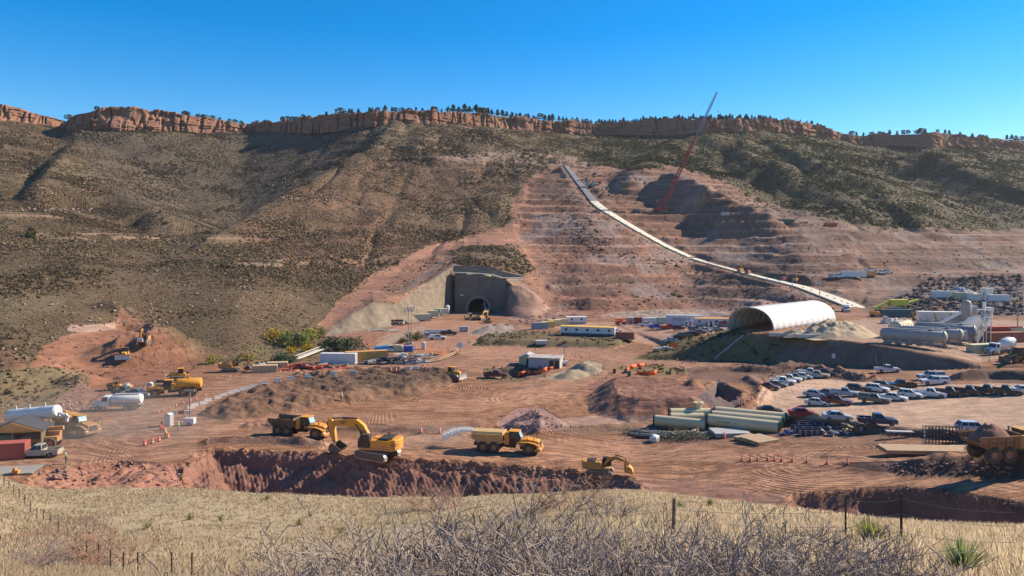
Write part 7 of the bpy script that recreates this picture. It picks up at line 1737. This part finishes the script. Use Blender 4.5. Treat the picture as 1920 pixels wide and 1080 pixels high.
sparse = [(128, 9), (182, 7), (207, 4), (228, 5), (347, 9), (352, 7), (372, 7), (382, 8), (398, 6), (412, 6), (430, 7), (440, 6), (452, 6), (482, 6), (497, 5), (530, 8), (538, 9), (548, 7), (556, 6), (568, 8), (612, 8), (638, 12), (655, 9), (660, 8), (672, 8), (693, 9), (698, 8), (708, 9), (722, 10), (735, 7), (741, 7), (753, 9), (767, 8), (780, 8),
          (792, 7), (810, 9), (815, 10), (828, 5), (840, 8), (850, 13), (860, 10), (871, 15), (880, 11), (893, 14), (902, 13), (908, 11), (915, 11), (922, 8), (933, 10), (942, 10), (950, 8), (960, 9), (968, 8), (975, 10), (985, 9), (990, 9), (1000, 7), (1013, 11), (1022, 9), (1030, 11), (1036, 12), (1048, 8), (1056, 7), (1062, 6), (1073, 6), (1082, 7), (1092, 5), (1100, 6), (1108, 5), (1118, 4),
          (1597, 6), (1606, 5), (1619, 6), (1635, 6), (1650, 7), (1657, 6), (1668, 7), (1682, 6), (1695, 8), (1703, 6), (1727, 11), (1720, 7), (1735, 7), (1758, 6), (1772, 6), (1780, 7), (1800, 5), (1823, 5), (1838, 5), (1850, 4), (1888, 7), (1897, 8), (1905, 8), (1915, 7), (-40, 8), (-90, 7), (-150, 9), (-220, 8), (1990, 8), (2060, 9), (2150, 8)]
for px, h in sparse:
    l, g = zone(px); kind = 'pine' if (px > 560 and R.random() < .7) else 'round'
    p = rim(px, R.uniform(0, 10)); hh = (h + 4.0) / F * p.y * .95
    tree(kind, R.randrange(5), p, hh, R.uniform(1.15, 1.7) if kind == 'pine' else R.uniform(1.2, 1.8), l, g, 'pine_tree' if kind == 'pine' else 'rim_tree')
for i in range(150):
    px = 1122 + (1560 - 1122) * (i + R.random()) / 150; d = R.choice([2, 6, 12, 20, 30]); p = rim(px, d)
    l, g = zone(px); env = 1.0 if px < 1450 else .7
    tree('pine', R.randrange(5), p, R.uniform(5.0, 8.5) * env, R.uniform(1.0, 1.6), l, g, 'pine_tree')
JU = [(2, 273, 4), (58, 447, 6), (368, 321, 3), (486, 343, 3.2), (453, 380, 4), (437, 388, 3), (410, 396, 3.5), (418, 392, 3), (500, 352, 2.5), (545, 350, 3), (912, 293, 4), (1025, 290, 3.5), (270, 205, 3), (960, 300, 3), (60, 290, 3), (1100, 285, 3), (300, 400, 2.5), (305, 412, 2.5), (310, 420, 2.5), (1915, 298, 5), (755, 320, 3), (580, 345, 3)]
for i, (a, b, h) in enumerate(JU):
    p = at(a, b); tree('bush', i % 4, p - Vector((0, 0, .3)), h, 1.25, 'round dark juniper standing out on the brown scrub slope', 'junipers on the slope', 'juniper', 'shrub')

# willow and cottonwood shrubs by the creek
def shrub(px, py, r, h, col, label, group='shrubs by the creek', name='willow_shrub', seed=1, n=420):
    p = at(px, py); q = np.random.default_rng(seed); t = thing(name, label, 'shrub', p, 0, group)
    k = 9; cs = q.normal(size=(k, 3)) * [r * .42, r * .42, h * .16] + [0, 0, h * .52]
    P = cs[q.integers(0, k, n)] + q.normal(size=(n, 3)) * [r * .22, r * .22, h * .17]; P[:, 2] = np.clip(P[:, 2], .1, h)
    s = q.uniform(.18, .34, (n, 1)) * r * .35; d1 = q.normal(size=(n, 3)); d1 /= np.linalg.norm(d1, axis=1)[:, None]; d2 = np.cross(d1, q.normal(size=(n, 3))); d2 /= np.linalg.norm(d2, axis=1)[:, None]
    v = np.stack([P + d1 * s, P - d1 * s * .5 + d2 * s, P - d1 * s * .5 - d2 * s], 1).reshape(-1, 3)
    link('foliage', mesh_from('foliage', v, np.arange(n * 3).reshape(-1, 3), M_LEAF, False, {'Col': (np.array(col) * q.uniform(.6, 1.5, (n, 1))).repeat(3, 0)}, 3), t)
    b = MB()
    for i in range(7): a = i * .9; b.tube((0, 0, -.2), (cos(a) * r * .5, sin(a) * r * .5, h * .6), .08, .03, 5)
    b.build('stem', M_BARK, t)
YG, GG, GD, YY_ = (.26, .25, .045), (.13, .16, .06), (.075, .10, .055), (.42, .28, .03)
for i, (a, b, r, h, c_, l) in enumerate([(512, 640, 3.4, 4.5, YY_, 'bright yellow shrub at the left of the creek thicket'), (527, 646, 3.2, 5, YG, 'yellow green shrub in the creek thicket'), (545, 650, 4.2, 6, GG, 'tall green shrub in the middle of the creek thicket'), (560, 653, 3.8, 5.5, GG, 'green shrub right of the middle of the thicket'),
      (572, 648, 3, 4.5, YG, 'yellow green shrub near the thicket right end'), (584, 640, 3.2, 5, YG, 'pale yellow green shrub at the upper right of the thicket'), (600, 634, 3, 4.5, GG, 'green shrub at the upper right beside the cut slope'), (548, 662, 2, 2.5, YY_, 'small yellow shrub below the green ones'), (578, 660, 2, 2.8, YY_, 'small bright yellow shrub beside the grey green ones'),
      (614, 658, 3.6, 4.5, GD, 'dark grey green shrub left of the rubble'), (631, 658, 3.2, 4.2, GD, 'dark grey green shrub beside the rubble'), (650, 657, 3.4, 4.4, GD, 'dark grey green shrub at the foot of the grey wall'), (662, 654, 3, 4, GD, 'dark shrub right of the grey green ones'), (525, 681, 3, 3, GD, 'low grey green shrub below the thicket'), (545, 680, 2.6, 2.6, GD, 'low grey green shrub beside the timber ramp'),
      (770, 640, 2.8, 3, (.14, .12, .05), 'olive shrub at the foot of the light masts'), (782, 638, 2.4, 3.4, (.15, .13, .05), 'yellow olive shrub right of the light masts'), (755, 643, 2.2, 2, (.11, .09, .05), 'low dark shrub left of the light masts'), (465, 676, 2, 2, YG, 'small bright green shrub behind the raised excavator'), (400, 682, 2, 2.4, YG, 'small yellow green shrub at the edge of the red dirt')]):
    shrub(a, b, r, h, c_, l, seed=i + 3)

# ---------------------------------------------------------------- boulders (loose rock, uncountable) on slopes, cuts and site
M_ROCK = rock_mat('pale_sandstone', (.45, .33, .25), (.36, .24, .18), .6)
M_ROCK2 = rock_mat('red_rubble', (.40, .245, .19), (.31, .19, .15), .6)
def ico_rocks(P, R_, seed):
    q = np.random.default_rng(seed); n = len(P); f = (1 + 5 ** .5) / 2
    B = np.array([(-1, f, 0), (1, f, 0), (-1, -f, 0), (1, -f, 0), (0, -1, f), (0, 1, f), (0, -1, -f), (0, 1, -f), (f, 0, -1), (f, 0, 1), (-f, 0, -1), (-f, 0, 1)]) / 1.9
    Fc = np.array([(0, 11, 5), (0, 5, 1), (0, 1, 7), (0, 7, 10), (0, 10, 11), (1, 5, 9), (5, 11, 4), (11, 10, 2), (10, 7, 6), (7, 1, 8), (3, 9, 4), (3, 4, 2), (3, 2, 6), (3, 6, 8), (3, 8, 9), (4, 9, 5), (2, 4, 11), (6, 2, 10), (8, 6, 7), (9, 8, 1)])
    v = B[None] * q.uniform(.6, 1.25, (n, 12, 1)) * (q.uniform(.6, 1.3, (n, 1, 3)) * [1.15, 1, .7]) * R_[:, None, None] + P[:, None]
    return v.reshape(-1, 3), (Fc[None] + 12 * np.arange(n)[:, None, None]).reshape(-1, 3)
def scatter_img(n, poly, lo, hi, seed, sink=.1, pw=3.0, ymin=66, rk_=.55):
    q = np.random.default_rng(seed); xs_ = [p[0] for p in poly]; ys_ = [p[1] for p in poly]; P = []; Rr = []
    while len(P) < n:
        a, b = q.uniform(min(xs_), max(xs_)), q.uniform(min(ys_), max(ys_))
        if not inside(poly, np.array([a]), np.array([b]))[0]: continue
        h = hit(a, b, ymin); r = (lo + (hi - lo) * q.random() ** pw) * rk_; P.append((h.x, h.y, h.z + r * (.5 - sink))); Rr.append(r)
    return np.array(P), np.array(Rr)
def rocks(name, label, lst, mat, seed):
    A = [scatter_img(n, poly, lo, hi, seed + i) for i, (n, poly, lo, hi) in enumerate(lst)]
    v, f = ico_rocks(np.concatenate([a[0] for a in A]), np.concatenate([a[1] for a in A]), seed)
    tag(link(name, mesh_from(name, v, f, mat, False, None, 3)), label, 'rocks', kind='stuff')
band = lambda x0, x1, y, h, s=0: [(x0, y - h), (x1, y - h + s), (x1, y + h + s), (x0, y + h)]
rocks('hillside_boulders', 'pale sandstone boulders and outcrops scattered over the scrub slopes', [
    (90, band(35, 170, 394, 4, 2), .8, 2.2), (60, band(60, 160, 360, 14), .5, 1.6), (60, band(100, 210, 325, 10, 20), .5, 1.8), (70, band(520, 640, 372, 5), .8, 2.6), (60, band(530, 700, 405, 8), .5, 1.6), (420, [(380, 430), (700, 330), (960, 330), (970, 430), (700, 520), (520, 640), (440, 600)], .35, 1.5),
    (260, [(0, 420), (380, 440), (440, 600), (0, 660)], .3, 1.3), (160, band(690, 960, 330, 10), .8, 2.4), (130, band(700, 1000, 300, 8), .5, 1.6), (160, [(1500, 300), (1900, 380), (1900, 430), (1500, 400)], .6, 2.0), (120, [(120, 150 + 440), (230, 560), (400, 560), (300, 620)], .3, 1.1), (60, [(1600, 378), (1910, 360), (1900, 390), (1640, 395)], .8, 2.4)], M_ROCK, 51)
rocks('cut_slope_rubble', 'broken red and grey rock lying on the excavated benches', [
    (700, [(990, 330), (1100, 320), (1280, 500), (1600, 580), (1050, 590), (1000, 480)], .3, 1.5), (260, [(1040, 395), (1090, 390), (1150, 460), (1120, 480), (1050, 430)], .6, 2.4), (300, [(1180, 480), (1500, 500), (1620, 570), (1400, 560)], .4, 1.8), (500, [(1300, 410), (1700, 430), (1900, 440), (1900, 520), (1500, 520)], .3, 1.5),
    (160, [(820, 500), (850, 480), (960, 480), (980, 500)], .3, 1.0), (220, [(960, 596), (1060, 590), (1070, 602), (940, 612)], .3, 1.2), (160, [(600, 640), (690, 640), (692, 652), (600, 662)], .3, 1.0), (200, [(100, 770), (160, 750), (160, 770), (120, 780)], .2, .7), (60, [(85, 885), (130, 880), (130, 898), (90, 900)], .3, 1.2), (160, [(60, 890), (220, 868), (330, 872), (340, 912), (100, 912)], .15, .7),
    (140, [(120, 715), (160, 710), (160, 760), (110, 760)], .15, .6)], M_ROCK2, 71)
M_ROCK3 = rock_mat('dark_rockfill', (.15, .135, .135), (.095, .085, .085), .6)
rocks('rockfill', 'dark grey rows of placed rock at the right', [(1500, [(1665, 575), (1740, 524), (1918, 515), (1918, 592), (1690, 588)], .5, 2.4)], M_ROCK3, 85)
rocks('site_clods', 'loose soil clods and stones strewn over the berms and trench edges', [
    (500, [(395, 842), (480, 845), (860, 866), (1180, 895), (1180, 905), (860, 890), (480, 862), (395, 850)], .1, .5), (260, [(930, 805), (940, 780), (1000, 766), (1060, 795), (1060, 806)], .1, .4), (260, [(1480, 940), (1560, 920), (1700, 912), (1900, 940), (1900, 965), (1700, 940), (1500, 950)], .1, .4),
    (220, [(1440, 700), (1500, 690), (1620, 700), (1620, 714), (1440, 706)], .15, .6), (200, [(1650, 870), (1900, 862), (1900, 892), (1700, 888)], .12, .5), (220, [(560, 705), (700, 694), (860, 698), (860, 715), (600, 725)], .12, .5), (160, [(1470, 788), (1650, 800), (1840, 818), (1840, 826), (1470, 800)], .12, .45),
    (260, [(1180, 840), (1480, 850), (1480, 915), (1200, 905)], .05, .22), (160, [(1104, 724), (1180, 712), (1290, 722), (1180, 760), (1110, 760)], .1, .4), (140, [(200, 630), (340, 640), (350, 700), (210, 700)], .15, .6), (120, [(1160, 800), (1480, 805), (1480, 830), (1160, 830)], .08, .3)], M_ROCK2, 91)

# ---------------------------------------------------------------- near slope: grass, shrubs, fence
def ns(px, py):
    """where a photo pixel meets the near slope"""
    lo, hi = 2.0, float(K(np.array([px]), BRW, 2)[0]); Ys = np.linspace(lo, hi, 900); X = (px - 960) / F * Ys
    z = slope_z(X, Ys); p = HZ + (EYE - z) * F / Ys; ok = np.nonzero(p <= py)[0]; k = ok[0] if len(ok) else len(Ys) - 1
    return Vector((X[k], Ys[k], z[k]))
def grass():
    q = np.random.default_rng(9); parts = []
    for N, y0, y1, hh, ww in ((52000, 12, 42, .30, .022), (66000, 38, 108, .22, .05)):
        Y = np.sqrt(q.uniform(y0 ** 2, y1 ** 2, N)); a = q.uniform(-160, 2260, N); X = (a - 960) / F * Y; yb = K(a, BRW, 2); dn = fbm(X, Y, 5, 4, 130) * 1.6 - .1
        ok = (Y < yb + 2) & (q.uniform(0, 1, N) < .82 + .8 * dn); X, Y, a = X[ok], Y[ok], a[ok]
        parts.append((X, Y, hh, ww, 5))
    co = []; cols = []
    for X, Y, hh, ww, nb in parts:
        n = len(X); z = slope_z(X, Y)
        for b in range(nb):
            ang = q.uniform(0, 2 * pi, n); lean = q.uniform(.1, .6, n); h = hh * q.uniform(.5, 1.35, n); w = ww * q.uniform(.6, 1.4, n) 
            bx, by = X + q.normal(0, .12, n), Y + q.normal(0, .12, n); wa = q.uniform(0, pi, n)
            A = np.stack([bx - w * np.cos(wa), by - w * np.sin(wa), z - .03], 1); B = np.stack([bx + w * np.cos(wa), by + w * np.sin(wa), z - .03], 1)
            C = np.stack([bx + np.cos(ang) * lean * h, by + np.sin(ang) * lean * h, z + h], 1); co.append(np.stack([A, B, C], 1))
            px = 960 + F * X / Y; g = np.clip((px - 1000) / 800, 0, 1)[:, None]
            base = np.array((.56, .44, .285)) * (1 - g) + np.array((.63, .495, .325)) * g; c = base * q.uniform(.55, 1.3, (n, 1)); gr = q.random(n) < .08; c[gr] *= .45; cols.append(c.repeat(3, 0))
    co = np.concatenate(co).reshape(-1, 3); c = np.clip(np.concatenate(cols), 0, .9); print('grass', len(co) // 3)
    tag(link('dry_grass', mesh_from('dry_grass', co, np.arange(len(co)).reshape(-1, 3), M_GRASS, False, {'Col': c}, 3)), 'dry straw coloured grass covering the near slope', 'grass', kind='stuff')
M_GRASS = leafy_mat('straw', .8, .5)
grass()
def twig_shrub_mesh(seed, h=1.5, spread=1.15, nst=8):
    r = random.Random(seed); V = []; Fc = []
    def seg(a, b, ra, rb):
        d = (b - a); s = d.cross(Vector((r.random() - .5, r.random() - .5, r.random() - .5))).normalized(); t2 = d.cross(s).normalized(); n = len(V)
        for p, q_ in ((a, ra), (b, rb)):
            for k in range(3): an = 2 * pi * k / 3; V.append(p + (s * cos(an) + t2 * sin(an)) * q_)
        Fc.extend([(n, n + 1, n + 4), (n, n + 4, n + 3), (n + 1, n + 2, n + 5), (n + 1, n + 5, n + 4), (n + 2, n, n + 3), (n + 2, n + 3, n + 5)])
    def grow(p, d, L, rad, lev):
        n = 3 if lev < 3 else 2
        for i in range(n):
            d = (d + Vector((r.gauss(0, .24), r.gauss(0, .24), r.gauss(.04, .16)))).normalized(); q_ = p + d * L / n; seg(p, q_, rad, rad * .8); rad *= .8; p = q_
            if lev < 3:
                for _ in range(r.choice((1, 2, 2) if lev < 2 else (0, 1, 1))): grow(p, (d + Vector((r.gauss(0, .65), r.gauss(0, .65), r.gauss(.15, .4)))).normalized(), L * r.uniform(.5, .75), max(rad * .66, .005), lev + 1)
    for i in range(nst):
        a = 2 * pi * i / nst + r.uniform(-.3, .3); grow(Vector((cos(a) * .15, sin(a) * .15, 0)), Vector((cos(a) * r.uniform(.2, spread), sin(a) * r.uniform(.2, spread), 1)).normalized(), h * r.uniform(.45, .62), .021, 0)
    co = np.array([tuple(v) for v in V]); co[:, 2] *= 1.5 / np.percentile(co[:, 2], 99.3); me = mesh_from('bare_shrub', co, np.array(Fc), M_TW2, False, None, 3); return me
M_TW2 = PM('bare_twig', (.33, .26, .215), .85, 0, .9, 3, (.09, .06, .045))
SHR = [twig_shrub_mesh(i + 40) for i in range(4)]
print('twig faces', [len(m.polygons) for m in SHR])
R = random.Random(8)
def near_shrub(px, top, Y, w=1.0, label='bare grey twiggy shrub in the thicket along the bottom edge', group='bare shrubs along the bottom edge'):
    X = (px - 960) / F * Y; z = float(slope_z(np.array([X]), np.array([Y]))[0]); zt = EYE - (top - HZ) * Y / F; h = max(.5, zt - z)
    o = bpy.data.objects.new('bare_shrub', SHR[R.randrange(4)]); COL.objects.link(o); o.location = (X, Y, z - .05); o.rotation_euler.z = R.uniform(0, 6.28); o.scale = (h / 1.5 * w, h / 1.5 * w, h / 1.5); return tag(o, label, 'shrub', group)
for px, top, Y in ((470, 1062, 12), (560, 1050, 12), (640, 1035, 11), (720, 1005, 11.5), (800, 968, 11), (880, 955, 10.5), (950, 945, 10), (1010, 965, 10.5), (1080, 1000, 10), (1150, 975, 9.5), (1220, 985, 9), (1300, 975, 9.5), (1370, 985, 9), (1440, 985, 9), (1510, 978, 8.5), (1570, 990, 9), (1640, 1010, 9), (860, 1000, 8), (960, 1000, 7.5), (1060, 1020, 7.5), (1180, 1010, 7), (1290, 1010, 7), (1400, 1015, 7),
                  (740, 1010, 9), (660, 1045, 9), (540, 1060, 10), (1520, 1020, 7), (1700, 1045, 9), (915, 1030, 6.5), (1110, 1040, 6.5), (1350, 1040, 6.2), (1230, 1045, 6), (1000, 1045, 6), (800, 1040, 7.5), (1460, 1045, 6.4), (430, 1068, 13), (1620, 1045, 7)):
    near_shrub(px + R.uniform(-12, 12), top - 4, Y, R.uniform(1.2, 1.6))
for px, py, s, l in ((1070, 960, 1.8, 'reddish twiggy shrub with orange tips on the grass slope'), (800, 957, 1.9, 'brown bare shrub on the grass slope, left of a pair'), (845, 955, 1.7, 'brown bare shrub on the grass slope, right of a pair'), (1130, 972, 1.0, 'low rusty shrub beside the thin post'), (985, 978, 1.0, 'low rusty shrub above the thicket'), (230, 1060, 1.5, 'grey green shrub near the lower left corner'), (60, 1065, 1.3, 'dull shrub at the lower left corner'), (150, 1045, 1.6, 'dark shrub beside the bare soil at the lower left')):
    p = ns(px, py); o = bpy.data.objects.new('bare_shrub', SHR[R.randrange(4)].copy()); COL.objects.link(o); o.data.materials.clear(); o.data.materials.append(PM('rust_twig', (.33, .19, .12), .9, 0, .4, 3) if 'r' in l[:3] else M_TW2); o.location = p; o.scale = (s * 1.5, s * 1.5, s * .75); tag(o, l, 'shrub')
def tuft(name, label, px, py, h, col, col2, n=160, group=None, spread=.75):
    p = ns(px, py); q = np.random.default_rng(int(px)); t = []; cols = []
    for i in range(n):
        a = q.uniform(0, 2 * pi); e = q.uniform(.15, 1.35) ; L = h * q.uniform(.7, 1.1); d = np.array((cos(a) * sin(e * spread), sin(a) * sin(e * spread), cos(e * spread))); s = np.array((-sin(a), cos(a), 0)) * h * .022
        m = d * L * .55; tip = d * L + np.array((0, 0, -.08 * L)); t += [(-s), s, m + s * .8, -s, m + s * .8, m - s * .8, m - s * .8, m + s * .8, tip]; cc = np.array(col if q.random() < .7 else col2) * q.uniform(.7, 1.3); cols += [cc] * 9
    me = mesh_from(name, np.array(t), np.arange(len(t)).reshape(-1, 3), M_GRASS, False, {'Col': np.clip(np.array(cols), 0, 1)}, 3); o = link(name, me, None, p); return tag(o, label, 'plant', group)
tuft('yucca', 'large green and yellow spiky yucca between the two right fence posts', 1632, 1025, 1.05, (.20, .24, .08), (.50, .38, .12), 240)
tuft('yucca', 'smaller yucca right of the large one', 1690, 1028, .6, (.26, .27, .11), (.48, .38, .16), 110)
tuft('yucca', 'pale green yucca at the lower right', 1805, 1078, .95, (.20, .25, .11), (.38, .36, .17), 200)
tuft('yucca', 'small green yucca right of the wooden post', 1274, 958, .7, (.12, .17, .06), (.25, .25, .09), 90)
for i, (a, b) in enumerate(((500, 937), (412, 977), (355, 975), (580, 970), (560, 985), (1330, 1045 - 95), (275, 992), (640, 1000))): tuft('grass_tussock', 'olive green tussock on the pale grass slope', a, b, .8, (.20, .19, .06), (.30, .26, .10), 90, 'olive tussocks on the grass slope', 1.1)
# fence
posts = [(1690, 1000, 925, 't'), (1586, 1000, 927, 't'), (1263, 995, 934, 'w'), (1043, 1012, 966, 't')]
PP = []
for px, pb, pt, kd in posts:
    Y = {1690: 22.5, 1586: 24, 1263: 27, 1043: 33}[px]; X = (px - 960) / F * Y; z = float(slope_z(np.array([X]), np.array([Y]))[0]); zt = EYE - (pt - HZ) * Y / F
    t = thing('fence_post', {1690: 'dark steel fence post, rightmost near the bottom right', 1586: 'dark steel fence post left of the large yucca', 1263: 'thick wooden fence post in the grass', 1043: 'thin dark fence post in the grass at centre'}[px], 'post', (X, Y, z), 0, 'near wire fence posts')
    if kd == 'w': MB().tube((0, 0, -.3), (.02, 0, zt - z), .075, .065, 10).build('shaft', M_POST, t)
    else: MB().bar((0, 0, -.3), (.02 if px > 1600 else 0, 0, zt - z), .05, .03).bar((0, .03, -.3), (0, .03, zt - z - .05), .012, .05).build('shaft', M_TPOST, t)
    PP.append((Vector((X, Y, z)), zt - z, px))
t = thing('wire_fence', 'thin wires strung between the fence posts on the near slope', 'fence', (0, 0, 0))
M_WIRE = PM('fence_wire', (.30, .29, .27), .4, .5, .1, 3)
for fr in (.28, .62, .90):
    k = MB(); Q = [p + Vector((0, 0, h * fr)) for p, h, _ in PP]; e = Q[0] + (Q[0] - Q[1]) * 1.7; e.z = slope_z(np.array([e.x]), np.array([e.y]))[0] + 1.3 * fr; Q = [e] + Q
    far = ns(700, 1010) + Vector((0, 0, 1.2 * fr)); Q.append(far)
    for A, B in zip(Q[:-1], Q[1:]):
        for i in range(8):
            f_ = lambda u: A.lerp(B, u) - Vector((0, 0, .10 * 4 * u * (1 - u))); k.tube(f_(i / 8), f_((i + 1) / 8), .006, n=4, cap=False)
    k.build('wire', M_WIRE, t)
fp = [(775, 1075), (731, 1070), (695, 1072), (654, 1065), (622, 1065), (555, 1060), (488, 1048), (427, 1032), (378, 1020), (322, 1015), (283, 995), (245, 976), (208, 973), (171, 962), (138, 947), (108, 937), (77, 926), (50, 919), (22, 912)]
fp = [(775 / 3, 1078 ), (695 / 3, 1076), (622 / 3, 1069), (555 / 3, 1053), (488 / 3, 1046), (427 / 3, 1030), (378 / 3, 1018), (328 / 3, 1002), (283 / 3, 985), (245 / 3, 978), (208 / 3, 974), (171 / 3, 961), (138 / 3, 947), (108 / 3, 936), (77 / 3, 926), (50 / 3, 919), (22 / 3, 912), (322, 1079), (360, 1079)]
prev = None
for i, (a, b) in enumerate(fp):
    p = ns(a, b); o = MB().bar((0, 0, -.2), (0, 0, 1.15), .06, .06).build('fence_post', M_TPOST, None, p); tag(o, 'thin dark post in the receding fence line at the lower left', 'post', 'fence posts at the lower left')

# ---------------------------------------------------------------- dust and spray
def volume(name, label, loc, size, dens, col=(.75, .62, .52), deg=0, cat='dust'):
    m = bpy.data.materials.new(name); m.use_nodes = True; nt = m.node_tree; nt.nodes.clear(); L = nt.links
    out = nd(nt, 'OutputMaterial'); v = nd(nt, 'VolumePrincipled'); v.inputs['Color'].default_value = (*col, 1); v.inputs['Anisotropy'].default_value = .2
    tc = nd(nt, 'TexCoord'); ln = nd(nt, 'VectorMath', operation='LENGTH'); L.new(tc.outputs['Object'], ln.inputs[0])
    ns_ = nd(nt, 'TexNoise', Scale=2.2, Detail=3.0); L.new(tc.outputs['Object'], ns_.inputs['Vector'])
    f = mul(nt, ramp(nt, ln.outputs['Value'], 1.0, .25, 0, 1), ramp(nt, ns_.outputs[0], .38, .66, 0, 1)); L.new(mul(nt, f, dens), v.inputs['Density']); L.new(v.outputs[0], out.inputs['Volume'])
    me = bpy.data.meshes.new(name); bm = bmesh.new(); bmesh.ops.create_icosphere(bm, subdivisions=3, radius=1); bm.to_mesh(me); bm.free(); me.materials.append(m)
    o = bpy.data.objects.new(name, me); COL.objects.link(o); o.location = loc; o.scale = size; o.rotation_euler.z = RAD(deg); return tag(o, label, cat, kind='stuff')
volume('dust_cloud', 'thin tan dust drifting over the road at the left', at(190, 825, 2.5), (28, 18, 8), .042)
volume('dust_cloud', 'thin dust behind the yellow water truck', at(830, 838, 1.5), (11, 7, 3), .09)
def spray():
    q = np.random.default_rng(4); A = at(897, 836, 2.6); n = 14000; u = q.uniform(0, 1, n) ** .8
    x = A.x - u * 6.2; z = A.z + .35 * np.sin(u * 2.6) * 1.2 - u * u * 1.5 + q.normal(0, .10 + .28 * u, n); y = A.y + q.normal(0, .15 + .5 * u, n); s = q.uniform(.012, .042, n)[:, None]
    c = np.stack([x, y, z], 1); d1 = q.normal(size=(n, 3)); d2 = q.normal(size=(n, 3)); v = np.stack([c + d1 * s, c - d1 * s + d2 * s, c - d2 * s], 1).reshape(-1, 3)
    m, nt, b = mat_new('water_spray'); b.inputs['Base Color'].default_value = (.85, .85, .86, 1); b.inputs['Roughness'].default_value = .4
    tag(link('water_spray', mesh_from('water_spray', v, np.arange(n * 3).reshape(-1, 3), m, False, None, 3)), 'white water spray arching from the back of the water truck', 'water spray', kind='stuff')
spray()

# ---------------------------------------------------------------- thin haze over the valley
def haze(d=.00004):
    m = bpy.data.materials.new('haze'); m.use_nodes = True; nt = m.node_tree; nt.nodes.clear(); out = nd(nt, 'OutputMaterial'); v = nd(nt, 'VolumePrincipled')
    v.inputs['Color'].default_value = (.9, .92, 1, 1); v.inputs['Density'].default_value = d; v.inputs['Anisotropy'].default_value = .3; nt.links.new(v.outputs[0], out.inputs['Volume'])
    zt = float(Z.max()) + 40; zb = float(min(Z.min(), -14)) - 1
    o = MB().box(0, 745, (zt + zb) / 2, 3200, 1560, zt - zb).build('haze', m); tag(o, 'thin pale haze over the whole valley', kind='stuff')
haze()
